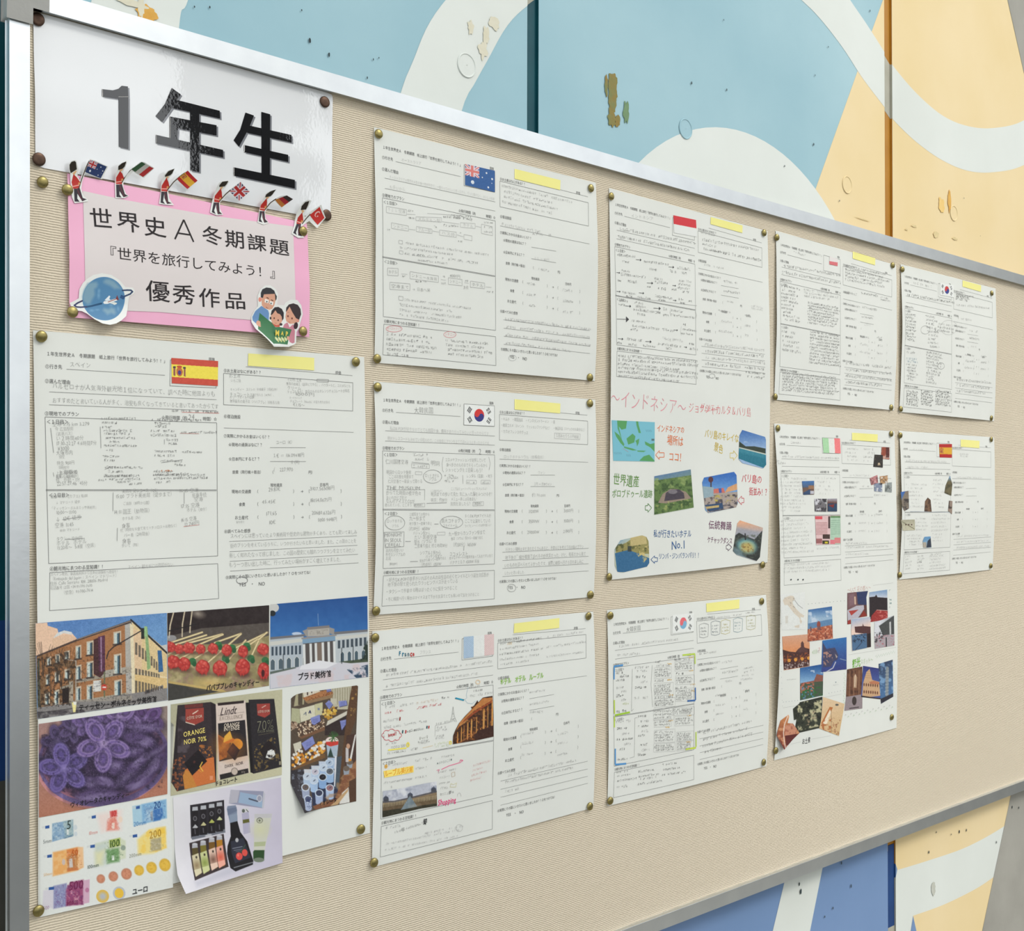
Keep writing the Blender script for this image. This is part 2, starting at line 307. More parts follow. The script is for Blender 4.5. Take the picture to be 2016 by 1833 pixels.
# floor and the low wall with pillars on the open side opposite (seen only as reflections)
V, F = box((-40, -60, -.1), (60, WY + .15, 0)); fl = mesh_obj('floor', V, F, mottled('grey_floor', (158, 156, 148), (168, 166, 160), 2, .7, .2, 30)); tag(fl, kind='structure')
V, F = box((-40, -4.1, 0), (60, -2.35, .004)); dp = mesh_obj('added_dark_strip', V, F, mottled('added_strip_dark', (58, 58, 56), (70, 70, 67), 2, .8, .2, 30)); dp.parent = fl  # made-up dark floor strip, added to darken what the left rail reflects
wf = empty('wall_front', (2, -4.2, 0)); tag(wf, kind='structure')
V, F = box((-6, -4.3, 0), (12, -4.1, 1.12)); mesh_obj('parapet', V, F, mottled('dark_concrete', (88, 87, 82), (100, 98, 94), 2, .8, .2, 30), wf)
V, F = box((7.0, -3.6, 0), (7.25, WY, 3.4)); wr = mesh_obj('unseen_wall_right', V, F, P_GR); tag(wr, kind='structure')  # unseen end wall, added to grey the reflection in the right of the rail
for x in (-4.2, -1.3, 2.60, 6.4): V, F = box((x, -4.42, 0), (x + .62, -4.0, 6.2)); mesh_obj('pillar', V, F, MATS['dark_concrete'], wf)

# ------------------------------------------------------------------ the display board
BX1 = 2.70
board = empty('display_board', (1.3, 0, .9075))
tag(board, 'beige ribbed fabric display board in an aluminium frame on painted wall', 'display board')
LT, LB = (-.0078, 1.9235), (.0038, .9256)          # inner left edge, top and bottom
V, F = prism([(LT[0] - .012, 1.934), (LB[0] - .012, .915), (BX1 + .006, .915), (BX1 + .006, 1.934)], 0, .006); mesh_obj('fabric_panel', V, F, MAT_FABRIC, board)
def rail(quad):
    V, F = prism(quad, -.008, .0015); o = mesh_obj('frame_rail', V, F, MAT_ALU, board); bevel(o, .0008); return o
rail([(LT[0] + .001, 1.9235), (BX1, 1.9235), (BX1, 1.9415), (LT[0] - .0005, 1.9415)])
rail([(LB[0], .9076), (BX1, .9076), (BX1, .9256), (LB[0], .9256)])
rail([(LT[0] - .0165, 1.9415), (LT[0], 1.9415), (LB[0], .9076), (LB[0] - .0150, .9076)])
rail([(BX1, .9076), (BX1 + .018, .9076), (BX1 + .018, 1.9415), (BX1, 1.9415)])
# thin lip where the fabric meets the lower rail
V, F = box((LB[0] + .002, -.0092, .9250), (BX1, -.0060, .9266)); bevel(mesh_obj('rail_lip', V, F, MAT_ALU, board), .0004)
def cap(x, z, sx, sz):
    L = .034; T = .0195
    p = [(x, z), (x + sx * L, z), (x + sx * L, z + sz * T), (x + sx * T, z + sz * T), (x + sx * T, z + sz * L), (x, z + sz * L)]
    V, F = prism(p, -.0105, .003); bevel(mesh_obj('corner_cap', V, F, MAT_CAP, board), .0018, 3)
cap(-.0262, 1.9430, 1, -1); cap(-.0135, .906, 1, 1); cap(BX1 + .0195, 1.943, -1, -1); cap(BX1 + .0195, .906, -1, 1)
for x in (.35, 1.35, 2.35):
    for z in (1.0, 1.85):
        V, F = box((x, .006, z), (x + .05, WY - .0008, z + .04)); mesh_obj('wall_bracket', V, F, MAT_BRACKET, board)

# ------------------------------------------------------------------ sheets, printing, photographs
class Crop:
    ox = 0; oy = 0; s = 1.0
def crop(ox, oy, s): Crop.ox, Crop.oy, Crop.s = ox, oy, s
BASE = .0008
class Sheet:
    def __init__(s, corners, wmm, hmm, bul=(2, 1, 3, 1, 1), seed=1):
        s.W, s.H = wmm, hmm; s.bul = bul; s.seed = seed
        P = np.array(corners, float); s.C = hit(P[:, 0], P[:, 1], -BASE)[:, [0, 2]]
    def d(s, u, v):
        u = np.clip(u, 0, 1); v = np.clip(v, 0, 1); m, t, b, l, r = s.bul
        return .001 * (m * 16 * u * (1 - u) * v * (1 - v) + t * (1 - v) ** 3 * 4 * u * (1 - u) + b * v ** 3 * 4 * u * (1 - u) + l * (1 - u) ** 3 * 4 * v * (1 - v) + r * u ** 3 * 4 * v * (1 - v)
                       + 1.2 * np.sin(np.pi * u) * (.5 + .5 * np.sin(7 * v + s.seed)) * np.sin(np.pi * v) * .6
                       + .5 * (np.sin(11 * v + s.seed * 2) + 1) * np.sin(np.pi * v) * (.4 + np.abs(u - .5)))
    def xz(s, u, v):
        a, b, c, e = s.C; u = u[..., None]; v = v[..., None]
        return a * (1 - u) * (1 - v) + b * u * (1 - v) + c * u * v + e * (1 - u) * v
    def pos(s, U, V, h):
        u = np.asarray(U, float) / s.W; v = np.asarray(V, float) / s.H; q = s.xz(u, v)
        return np.stack([q[..., 0], -(BASE + s.d(u, v) + h * .001), q[..., 1]], -1)
    def mm(s, px, py, h=0.3):
        """pixel of the photograph -> millimetres on this sheet"""
        px = np.asarray(px, float); py = np.asarray(py, float); u = np.full(px.shape, .5); v = np.full(px.shape, .5)
        for _ in range(9):
            T = hit(px, py, -(BASE + s.d(u, v) + h * .001))[..., [0, 2]]
            R = s.xz(u, v) - T
            e = 1e-4; Ju = (s.xz(u + e, v) - s.xz(u - e, v)) / (2 * e); Jv = (s.xz(u, v + e) - s.xz(u, v - e)) / (2 * e)
            D = Ju[..., 0] * Jv[..., 1] - Ju[..., 1] * Jv[..., 0]
            du = (R[..., 0] * Jv[..., 1] - R[..., 1] * Jv[..., 0]) / D; dv = (Ju[..., 0] * R[..., 1] - Ju[..., 1] * R[..., 0]) / D
            u = u - du; v = v - dv
        return u * s.W, v * s.H
    def q(s, X, Y, h=0.3):
        return s.mm(Crop.ox + np.asarray(X, float) / Crop.s, Crop.oy + np.asarray(Y, float) / Crop.s, h)
    def paper(s, name, root, m, v0=0, v1=1, h=0, nu=40, nv=36, thick=.12, corner=0):
        uu, vv = np.meshgrid(np.linspace(0, 1, nu + 1), np.linspace(v0, v1, nv + 1))
        if corner:   # rounded corners of a laminated pouch
            U = uu * s.W; V = vv * s.H
            for cu, su in ((corner, -1), (s.W - corner, 1)):
                for cv, sv in ((corner, -1), (s.H - corner, 1)):
                    k = ((U - cu) * su > 0) & ((V - cv) * sv > 0); dx = U - cu; dy = V - cv; mx = np.maximum(np.abs(dx), np.abs(dy)); ln = np.hypot(dx, dy) + 1e-9
                    f = np.where(k, mx / ln, 1); U = np.where(k, cu + dx * f, U); V = np.where(k, cv + dy * f, V)
            uu = U / s.W; vv = V / s.H
        F1 = s.pos(uu * s.W, vv * s.H, h).reshape(-1, 3); F2 = F1 + [0, thick * .001, 0]; n = (nu + 1) * (nv + 1); F = []
        idx = lambda i, j: j * (nu + 1) + i
        for j in range(nv):
            for i in range(nu):
                a, b, c, e = idx(i, j), idx(i + 1, j), idx(i + 1, j + 1), idx(i, j + 1); F.append((a, e, c, b)); F.append((n + a, n + b, n + c, n + e))
        ring = [idx(i, 0) for i in range(nu)] + [idx(nu, j) for j in range(nv)] + [idx(i, nv) for i in range(nu, 0, -1)] + [idx(0, j) for j in range(nv, 0, -1)]
        V = np.r_[F1, F2, F1[ring], F2[ring]]; q0 = 2 * n; K = len(ring)
        for k in range(K): j = (k + 1) % K; F.append((q0 + k, q0 + j, q0 + K + j, q0 + K + k))
        return mesh_obj(name, V, F, m, root, smooth=True)

GL = {}
def glyph(ch, off=0.0):
    k = (ch, off)
    if k in GL: return GL[k]
    c = bpy.data.curves.new('t', 'FONT'); c.body = ch; c.resolution_u = 2; c.size = 1; c.offset = off
    o = bpy.data.objects.new('t', c); COL.objects.link(o)
    dg = bpy.context.evaluated_depsgraph_get(); m = o.evaluated_get(dg).to_mesh()
    V = np.array([v.co[:2] for v in m.vertices]).reshape(-1, 2); F = [tuple(p.vertices) for p in m.polygons]
    o.evaluated_get(dg).to_mesh_clear(); bpy.data.objects.remove(o); bpy.data.curves.remove(c)
    if ord(ch) >= 0x2190: adv = 1.0
    elif ch == ' ': adv = .35
    else: adv = (V[:, 0].max() + .07) if len(V) else .3
    GL[k] = (V, F, adv); return GL[k]
PEN = (166, 166, 164); PRN = (98, 98, 98)
class Ink:
    def __init__(s, sheet, h=.3): s.sh = sheet; s.h = h; s.V = []; s.F = []; s.M = []; s.cols = []; s.n = 0
    def add(s, UV, F, col):
        if col not in s.cols: s.cols.append(col)
        k = s.cols.index(col); s.V.append(np.asarray(UV, float)); s.F += [tuple(i + s.n for i in f) for f in F]; s.M += [k] * len(F); s.n += len(UV)
    def seg(s, a, b, w, col, step=8):
        a = np.array(a, float); b = np.array(b, float); L = np.hypot(*(b - a)) + 1e-9; t = (b - a) / L; nn = np.array([-t[1], t[0]]) * w / 2; k = max(1, int(L / step)); P = []
        for i in range(k + 1): p = a + (b - a) * i / k; P += [p - nn, p + nn]
        s.add(P, [(2 * i, 2 * i + 1, 2 * i + 3, 2 * i + 2) for i in range(k)], col)
    def path(s, pts, w, col):
        for a, b in zip(pts[:-1], pts[1:]): s.seg(a, b, w, col)
    def poly(s, pts, col): s.add(pts, [tuple(range(len(pts)))], col)
    def text(s, st, a, b, col=PRN, size=None, off=0.0, jit=0.0, skew=0.0, center=True, maxw=None):
        a = np.array(a, float); b = np.array(b, float); L = np.hypot(*(b - a)) + 1e-9; t = (b - a) / L; up = np.array([t[1], -t[0]])
        G = [(glyph(ch, off) if ch not in ' 　' else (np.zeros((0, 2)), [], .35 if ch == ' ' else 1.0)) for ch in st]
        tot = sum(g[2] for g in G); sx = L / tot; sy = min(size, sx * 1.28) if size else sx * 1.1
        x = 0
        for g in G:
            V, F, adv = g
            if len(V):
                v = V.copy(); r = random.uniform(-jit, jit); dy = random.uniform(-jit, jit) * .6; sc = 1 + random.uniform(-jit, jit)
                gx = (v[:, 0] - adv / 2) * sc; gy = (v[:, 1] - .38) * sc + dy; gx, gy = gx * math.cos(r) - gy * math.sin(r), gx * math.sin(r) + gy * math.cos(r)
                gx = gx + gy * skew + adv / 2
                P = a + np.outer((x + gx) * sx, t) + np.outer(gy * sy, up); s.add(P, F, col)
            x += adv
    # in crop coordinates of the photograph
    def Q(s, X, Y): u, v = s.sh.q(X, Y, s.h); return np.array([float(u), float(v)])
    def T(s, st, x0, y0, x1, y1, col=PRN, **k):
        s.text(st, s.Q(x0, y0), s.Q(x1, y1), col, **k)
    def H(s, st, x0, y0, x1, y1, col=PEN, **k):
        k.setdefault('jit', .09); k.setdefault('off', -.016)
        if 'size' in k and k['size'] < 8: k['size'] *= .84
        s.text(st, s.Q(x0, y0), s.Q(x1, y1), col, **k)
    def Ln(s, w, col, *pts, close=False):
        P = [s.Q(*p) for p in pts]; P = P + [P[0]] if close else P; s.path(P, w, col)
    def Pg(s, col, *pts): s.poly([s.Q(*p) for p in pts], col)
    def Ell(s, cx, cy, rx, ry, w, col, n=22, rot=0, a0=0, a1=360):
        P = [s.Q(cx + rx * math.cos(math.radians(a0 + (a1 - a0) * k / n)), cy + ry * math.sin(math.radians(a0 + (a1 - a0) * k / n))) for k in range(n + 1)]; s.path(P, w, col)
    def Sc(s, x0, y0, x1, y1, h=20, col=PEN, w=.32, fill=.9):
        """a line of small illegible handwriting, h in crop pixels"""
        a = s.Q(x0, y0); b = s.Q(x1, y1); m = s.Q((x0 + x1) / 2, (y0 + y1) / 2 - h / 2); m2 = s.Q((x0 + x1) / 2, (y0 + y1) / 2 + h / 2); hh = np.hypot(*(m2 - m))
        L = np.hypot(*(b - a)) + 1e-9; t = (b - a) / L; up = np.array([t[1], -t[0]]); cw = hh * .92; x = 0
        while x < L - cw * .4:
            if random.random() < fill:
                k = random.choice((2, 2, 3, 3, 4)); ww = w * random.uniform(.7, 1.25)
                for _ in range(k):
                    ty = random.random(); ox = random.uniform(.05, .9) * cw; oy = random.uniform(-.45, .45) * hh
                    if ty < .4: p, q = (.1 * cw, oy), (.85 * cw, oy + .08 * hh)
                    elif ty < .7: p, q = (ox, .45 * hh * random.uniform(.4, 1)), (ox - .05 * cw, -.45 * hh * random.uniform(.4, 1))
                    else: p, q = (ox, .3 * hh), (ox + random.uniform(-.5, .4) * cw, -.4 * hh)
                    s.seg(a + t * (x + p[0]) + up * p[1], a + t * (x + q[0]) + up * q[1], ww, col, 50)
            x += cw * random.uniform(.85, 1.15)
    def Bk(s, x0, y0, x1, y1, x2, y2, x3, y3, rows, h, col=PEN, fill=.85, ragged=.25, w=.32):
        """block of handwriting: corners tl, tr, br, bl"""
        for i in range(rows):
            f = (i + .5) / rows; r = 1 - random.random() * ragged
            xa, ya = x0 + (x3 - x0) * f, y0 + (y3 - y0) * f; xb, yb = x1 + (x2 - x1) * f, y1 + (y2 - y1) * f
            s.Sc(xa, ya, xa + (xb - xa) * r, ya + (yb - ya) * r, h, col, w, fill)
    def build(s, name, root, matf=None):
        if not s.V: return None
        UV = np.concatenate(s.V); P = s.sh.pos(UV[:, 0], UV[:, 1], s.h)
        ms = [(matf or (lambda c: mat('ink_%d_%d_%d' % c, c, .6, 0, .3)))(c) for c in s.cols]
        return mesh_obj(name, P, s.F, ms, root, s.M)

class Photo:
    """a printed picture: fine grid trimmed to its cut outline, coloured per vertex by painting functions in crop coordinates"""
    def __init__(s, sheet, outline, cell=1.0, h=.45, hfun=None):
        s.sh = sheet; s.h = h; s.hf = hfun; O = np.array(outline, float); s.O = O; c = cell * Crop.s; s.c = c
        x0, y0 = O.min(0) - c; x1, y1 = O.max(0) + c
        nx = int((x1 - x0) / c) + 2; ny = int((y1 - y0) / c) + 2
        X, Y = np.meshgrid(x0 + np.arange(nx) * c, y0 + np.arange(ny) * c); s.nx, s.ny = nx, ny
        sdist, near = s._sd(X.ravel(), Y.ravel(), O, True); ins = (sdist > 0).reshape(ny, nx)
        cellin = ins[:-1, :-1] | ins[1:, :-1] | ins[:-1, 1:] | ins[1:, 1:]
        a = (np.arange(ny - 1)[:, None] * nx + np.arange(nx - 1)[None]); a = a[cellin]
        F = np.c_[a, a + nx, a + nx + 1, a + 1]
        XY = np.c_[X.ravel(), Y.ravel()]; out = sdist <= 0; XY[out] = near[out]
        used = np.unique(F); mp = -np.ones(nx * ny, int); mp[used] = np.arange(len(used)); s.F = mp[F]; s.X = XY[used, 0]; s.Y = XY[used, 1]
        s.col = np.ones((len(used), 3)) * 200.0; s.crop = (Crop.ox, Crop.oy, Crop.s)
    def _sd(s, x, y, P, near=False):
        P = np.asarray(P, float); Q = np.roll(P, -1, 0); d = np.full(x.shape, 1e9); ins = np.zeros(x.shape, bool); np_ = np.zeros((len(x), 2)) if near else None
        for a, b in zip(P, Q):
            e = b - a; L2 = e @ e + 1e-9; t = np.clip(((x - a[0]) * e[0] + (y - a[1]) * e[1]) / L2, 0, 1); qx = a[0] + t * e[0]; qy = a[1] + t * e[1]; dd = np.hypot(x - qx, y - qy)
            if near: k = dd < d; np_[k, 0] = qx[k]; np_[k, 1] = qy[k]
            d = np.minimum(d, dd)
            if abs(e[1]) > 1e-9: ins ^= ((a[1] > y) != (b[1] > y)) & (x < e[0] * (y - a[1]) / e[1] + a[0])
        sd_ = np.where(ins, d, -d)
        return (sd_, np_) if near else sd_
    def blend(s, al, c, idx=slice(None)):
        c = np.asarray(c, float); al = al[:, None]; s.col[idx] = s.col[idx] * (1 - al) + c * al
    def _bb(s, x0, y0, x1, y1, m=0): return np.nonzero((s.X > x0 - m) & (s.X < x1 + m) & (s.Y > y0 - m) & (s.Y < y1 + m))[0]
    def fill(s, c): s.col[:] = c; return s
    def grad(s, p0, p1, c0, c1):
        p0 = np.array(p0, float); e = np.array(p1, float) - p0; t = np.clip(((s.X - p0[0]) * e[0] + (s.Y - p0[1]) * e[1]) / (e @ e), 0, 1)[:, None]
        s.col = np.array(c0) * (1 - t) + np.array(c1) * t; return s
    sk = 1.0
    def poly(s, P, c, a=1.0, soft=1.0):
        soft = 1 + (soft - 1) * s.sk
        P = np.array(P, float); i = s._bb(*P.min(0), *P.max(0), s.c * soft); 
        if not len(i): return s
        sd_ = s._sd(s.X[i], s.Y[i], P); s.blend(np.clip(.5 + sd_ / (s.c * soft), 0, 1) * a, c, i); return s
    def ell(s, cx, cy, rx, ry, c, a=1.0, rot=0, soft=1.0):
        r = max(rx, ry); i = s._bb(cx - r, cy - r, cx + r, cy + r, s.c * soft)
        if not len(i): return s
        t = math.radians(rot); dx = s.X[i] - cx; dy = s.Y[i] - cy; u = (dx * math.cos(t) + dy * math.sin(t)) / rx; v = (-dx * math.sin(t) + dy * math.cos(t)) / ry
        k = np.hypot(u, v); s.blend(np.clip(.5 + (1 - k) * min(rx, ry) / (s.c * soft), 0, 1) * a, c, i); return s
    def line(s, pts, w, c, a=1.0):
        for p, q in zip(pts[:-1], pts[1:]):
            p = np.array(p, float); q = np.array(q, float); i = s._bb(min(p[0], q[0]), min(p[1], q[1]), max(p[0], q[0]), max(p[1], q[1]), w / 2 + s.c)
            if not len(i): continue
            e = q - p; t = np.clip(((s.X[i] - p[0]) * e[0] + (s.Y[i] - p[1]) * e[1]) / (e @ e + 1e-9), 0, 1)
            dd = np.hypot(s.X[i] - p[0] - t * e[0], s.Y[i] - p[1] - t * e[1]); s.blend(np.clip(.5 + (w / 2 - dd) / s.c, 0, 1) * a * min(1, w / s.c * 1.2), c, i)
        return s
    def rect(s, x0, y0, x1, y1, c, a=1.0, dy=0):  # dy: slope of the horizontals
        return s.poly([(x0, y0), (x1, y0 + dy), (x1, y1 + dy), (x0, y1)], c, a)
    def noise(s, scale, amp, seed=1, P=None, o=3):
        n = (fbm(s.X / scale, s.Y / scale, seed, o) - .5) * 2 * amp
        if P is not None: n = n * (s._sd(s.X, s.Y, P) > 0)
        s.col = np.clip(s.col + n[:, None], 0, 255); return s
    def tint(s, scale, c, a=1.0, seed=1, thr=.5, P=None, o=3, k=6):
        n = np.clip((fbm(s.X / scale, s.Y / scale, seed, o) - thr) * k, 0, 1) * a
        if P is not None: n = n * np.clip(.5 + s._sd(s.X, s.Y, P) / s.c, 0, 1)
        s.blend(n, c); return s
    def local(s, quad):
        a, b, c, e = [np.array(p, float) for p in quad]; u = np.full(s.X.shape, .5); v = np.full(s.X.shape, .5)
        for _ in range(6):
            U = u[:, None]; Vv = v[:, None]; R = a * (1 - U) * (1 - Vv) + b * U * (1 - Vv) + c * U * Vv + e * (1 - U) * Vv - np.c_[s.X, s.Y]
            Ju = (b - a) * (1 - Vv) + (c - e) * Vv; Jv = (e - a) * (1 - U) + (c - b) * U; D = Ju[:, 0] * Jv[:, 1] - Ju[:, 1] * Jv[:, 0]; D = np.where(np.abs(D) < 1e-6, 1e-6, D)
            u = np.clip(u - (R[:, 0] * Jv[:, 1] - R[:, 1] * Jv[:, 0]) / D, -3, 4); v = np.clip(v - (Ju[:, 0] * R[:, 1] - Ju[:, 1] * R[:, 0]) / D, -3, 4)
        return u, v
    def build(s, name, root, label=None, m=None):
        U, V = s.sh.mm(s.crop[0] + s.X / s.crop[2], s.crop[1] + s.Y / s.crop[2], s.h if s.hf is None else s.h)
        h = s.h if s.hf is None else s.h + s.hf(s.X, s.Y)
        g_ = s.col.mean(1, keepdims=True); s.col = (g_ + (s.col - g_) * .95) * .975 + 4 if name in ('glued_photo', 'glued_map') else s.col
        P = s.sh.pos(U, V, h); o = mesh_obj(name, P, s.F[:, ::1], m or MAT_PRINT, root, col=lin(np.clip(s.col, 0, 255)), smooth=True)
        if label: o['label'] = label
        return o

def flag(s, kind, quad, pencil=False):
    u, v = s.local(quad); ins = ((u >= -.02) & (u <= 1.02) & (v >= -.02) & (v <= 1.02)); A = lambda m: (m & ins).astype(float)
    if kind == 'spain':
        R = (200, 78, 60) if pencil else (180, 40, 40); Y = (238, 218, 80) if pencil else (222, 170, 52)
        s.blend(A(v > -1), Y); s.blend(A((v < .25) | (v > .75)), R)
        s.blend(A((np.hypot((u - .17) / .07, (v - .53) / .18) < 1)), (190, 110, 60)); s.blend(A((np.hypot((u - .17) / .035, (v - .56) / .09) < 1)), (70, 60, 130) if pencil else (150, 60, 50))
        for dx in (-.11, .11): s.blend(A((np.abs(u - .17 - dx) < .022) & (np.abs(v - .54) < .16)), (150, 90, 80)); s.blend(A((np.abs(u - .17 - dx) < .03) & (np.abs(v - .36) < .035)), (70, 60, 70))
        s.blend(A((np.hypot((u - .17) / .06, (v - .33) / .05) < 1)), (196, 80, 50))
    elif kind == 'italy':
        c1, c2 = ((170, 214, 168), (238, 128, 130)) if pencil else ((52, 86, 58), (170, 48, 48)); s.blend(A(v > -1), (228, 228, 222) if pencil else (184, 182, 176)); s.blend(A(u < .34), c1); s.blend(A(u > .67), c2)
    elif kind == 'france':
        s.blend(A(v > -1), (226, 228, 224)); hat = (np.sin((u * 30 + v * 22) * 3) * .5 + .5)
        s.blend(A(u < .33) * (.5 + .35 * hat), (140, 172, 206)); s.blend(A(u > .68) * (.25 + .5 * hat), (214, 160, 160))
    elif kind == 'indonesia': s.blend(A(v > -1), (224, 226, 222)); s.blend(A(v < .5), (206, 44, 54))
    elif kind == 'germany': s.blend(A(v > -1), (180, 112, 48)); s.blend(A(v < .68), (156, 36, 44)); s.blend(A(v < .34), (52, 40, 38))
    elif kind == 'turkey':
        s.blend(A(v > -1), (196, 48, 42)); s.blend(A((np.hypot((u - .36) / .19, (v - .42) / .27) < 1) & (np.hypot((u - .41) / .15, (v - .42) / .22) > 1)), (236, 196, 190)); s.blend(A(np.hypot((u - .5) / .05, (v - .5) / .06) < 1), (236, 196, 190))
    elif kind in ('uk', 'australia'):
        if kind == 'uk': a, b = u, v; m = ins
        else:
            base = (38, 88, 148) if pencil else (38, 56, 100); s.blend(A(v > -1), base); a, b = u * 2.1, v * 1.9; m = ins & (a < 1) & (b < 1)
            for (x, y, r) in ((.25, .78, .055), (.72, .2, .028), (.91, .42, .03), (.78, .85, .028), (.58, .45, .018), (.9, .62, .012)):
                k = np.hypot(u - x, (v - y) * .62) < r; s.blend((k & ins).astype(float), (214, 220, 226))
        M = lambda q: (q & m).astype(float); wc = (216, 206, 214); rc = (214, 120, 112) if pencil else (178, 46, 44)
        s.blend(M(m), (86, 76, 130) if pencil else (44, 44, 86))
        for d in (a - b, a + b - 1): s.blend(M(np.abs(d) < .16), wc)
        for d in (a - b, a + b - 1): s.blend(M(np.abs(d) < .055), rc)
        s.blend(M((np.abs(a - .5) < .17) | (np.abs(b - .5) < .19)), wc); s.blend(M((np.abs(a - .5) < .09) | (np.abs(b - .5) < .11)), rc)
    elif kind.startswith('korea'):
        s.blend(A(v > -1), (230, 232, 228)); r0 = .275; x = (u - .5) * 1.93; y = v - .5; t = math.radians(25 if kind == 'korea' else 12); xr = x * math.cos(t) + y * math.sin(t); yr = -x * math.sin(t) + y * math.cos(t)
        disc = np.hypot(x, y) < r0 * 1.15; red = (yr < 0) ^ (np.hypot(xr + r0 * .57, yr) < r0 * .57) ^ (np.hypot(xr - r0 * .57, yr) < r0 * .57)
        red = np.where(np.hypot(xr + r0 * .57, yr) < r0 * .57, True, np.where(np.hypot(xr - r0 * .57, yr) < r0 * .57, False, yr < 0))
        blue = {'korea': (48, 50, 122), 'korea_pale': (124, 176, 206), 'korea_small': (48, 62, 136)}[kind]; rd = {'korea': (206, 52, 48), 'korea_pale': (226, 110, 116), 'korea_small': (200, 60, 60)}[kind]
        s.blend(A(disc & red), rd); s.blend(A(disc & ~red), blue)
        for cx, cy, ang, br in ((-.62, -.24, -56, 0), (.60, -.24, 56, 1), (-.60, .24, 56, 2), (.62, .24, -56, 3)):
            q = math.radians(ang); dx = x - cx; dy = y - cy; p = dx * math.cos(q) + dy * math.sin(q); w = -dx * math.sin(q) + dy * math.cos(q)
            for k in (-1, 0, 1):
                bar = (np.abs(p) < .14) & (np.abs(w - k * .08) < .026)
                if br == 1 or br == 3 or (br == 2 and k == 0): bar &= np.abs(p) > .018
                s.blend(A(bar), (50, 50, 54))
    return s

# ------------------------------------------------------------------ the worksheets
SH = dict(
 spain=Sheet([(65, 650), (717, 703), (728, 1640), (75, 1805)], 364, 516, (1.5, .5, 3, 3, 2), 1),
 aus=Sheet([(736, 250), (1173, 360), (1171, 750), (737, 714)], 364, 257, (2, .5, 5, 2.5, 4), 2),
 korea=Sheet([(736, 751), (1172, 787), (1169, 1175), (735, 1211)], 364, 257, (2, .5, 4, 4, 3), 3),
 france=Sheet([(733, 1243), (1168, 1204), (1168, 1590), (732, 1708)], 364, 257, (2, .5, 2, 2.5, 4), 4),
 indo=Sheet([(1199, 370), (1511, 455), (1511, 1107), (1196, 1142)], 364, 514, (3, .5, 4, 4, 4), 5),
 korea2=Sheet([(1195, 1201), (1508, 1171), (1509, 1508), (1196, 1587)], 364, 257, (2, .5, 3, 2, 5), 6),
 seven=Sheet([(1527, 454), (1764, 522), (1760, 808), (1524, 787)], 364, 257, (2, .5, 5, 3, 3), 7),
 eight=Sheet([(1773, 520), (1960, 568), (1957, 829), (1770, 811)], 364, 257, (2, .5, 5, 4, 3), 8),
 italy=Sheet([(1524, 834), (1761, 849), (1765, 1433), (1524, 1497)], 364, 514, (3, .5, 2, 11, 3), 9),
 spain2=Sheet([(1770, 848), (1957, 861), (1954, 1121), (1770, 1141)], 364, 257, (2, .5, 3, 5, 3), 10))
TPL = []
_k = Ink(SH['korea'])
def tT(st, x0, y0, x1, y1, **k): TPL.append(('T', st, _k.Q(x0, y0), _k.Q(x1, y1), k))
def tL(w, *p, close=False):
    P = [_k.Q(*q) for q in p]; TPL.append(('L', w, P + [P[0]] if close else P))
crop(720, 740, 4.289)
tT('１年生世界史Ａ　冬期課題　紙上旅行「世界を旅行してみよう！！」', 145, 203, 812, 247)
tT('①行き先', 140, 290, 234, 293); tL(.35, (257, 308), (800, 343)); tT('②選んだ理由', 140, 388, 280, 397)
tL(.35, (165, 463), (1090, 508)); tL(.35, (165, 550), (1090, 585)); tT('③現地でのプラン', 140, 609, 328, 613)
tT('☆飛行時間（約', 780, 632, 925, 636); tT('時間）☆', 1012, 640, 1092, 642); tT('国旗', 1045, 229, 1080, 231)
tL(.4, (830, 237), (1088, 253), (1088, 427), (828, 415), close=True)
tT('＜１日目＞', 150, 665, 270, 666)
tT('⑤お土産はなにがある？？', 1130, 305, 1350, 317); tT('評価', 1772, 313, 1806, 314); tL(.35, (1255, 278), (1872, 332))
tL(.4, (1130, 325), (1875, 382), (1875, 580), (1130, 542), close=True)
tT('⑥宿泊施設', 1130, 622, 1226, 626); tL(.35, (1130, 703), (1878, 730)); tT('⑦実際にかかるお金はいくら？？', 1128, 757, 1398, 765)
tT('☆現地の通貨はなに？？', 1155, 818, 1355, 819); tL(.35, (1392, 838), (1598, 838)); tT('☆日本円にすると？？', 1155, 918, 1340, 916); tL(.35, (1392, 935), (1598, 935))
tT('旅費（飛行機＋宿泊）', 1177, 1008, 1350, 1008); tT('（', 1395, 1009, 1412, 1009); tT('円）', 1612, 1010, 1646, 1010)
_tl, _tr = (143, 633), (1090, 668)
A0, A1 = _k.Q(143, 633), _k.Q(1090, 668)
crop(720, 970, 4.289)
A2, A3 = _k.Q(1088, 602), _k.Q(147, 640); TPL.append(('L', .4, [A0, A1, A2, A3, A0]))
tL(.4, (143, 139), (1088, 144)); tL(.4, (143, 146), (1088, 151)); tT('＜２日目＞', 158, 177, 272, 176)
tT('④観光地にまつわる豆知識！！', 150, 675, 458, 664); tL(.4, (150, 702), (1087, 655), (1087, 897), (137, 958), close=True)
tT('現地通貨', 1393, 113, 1461, 112); tT('日本円', 1676, 111, 1727, 110)
for nm, x0, x1, y in (('現地の交通費', 1173, 1284, 157), ('食費', 1214, 1250, 246), ('お土産代', 1190, 1266, 337)):
    tT(nm, x0, y, x1, y)
    for st, x in (('（', 1316), ('）', 1532), ('→', 1575), ('（', 1610), ('）', 1805)): tT(st, x - 9, y - 1, x + 9, y - 1)
tT('⑧調べてみた感想', 1128, 433, 1277, 429)
for a, b in ((503, 470), (573, 537), (640, 600), (708, 660)): tL(.35, (1155, a), (1882, b))
tT('⑨実際にその国にいきたいと思いましたか？？○をつけてね！', 1128, 752, 1618, 722); tT('YES　・　NO', 1203, 800, 1350, 797)

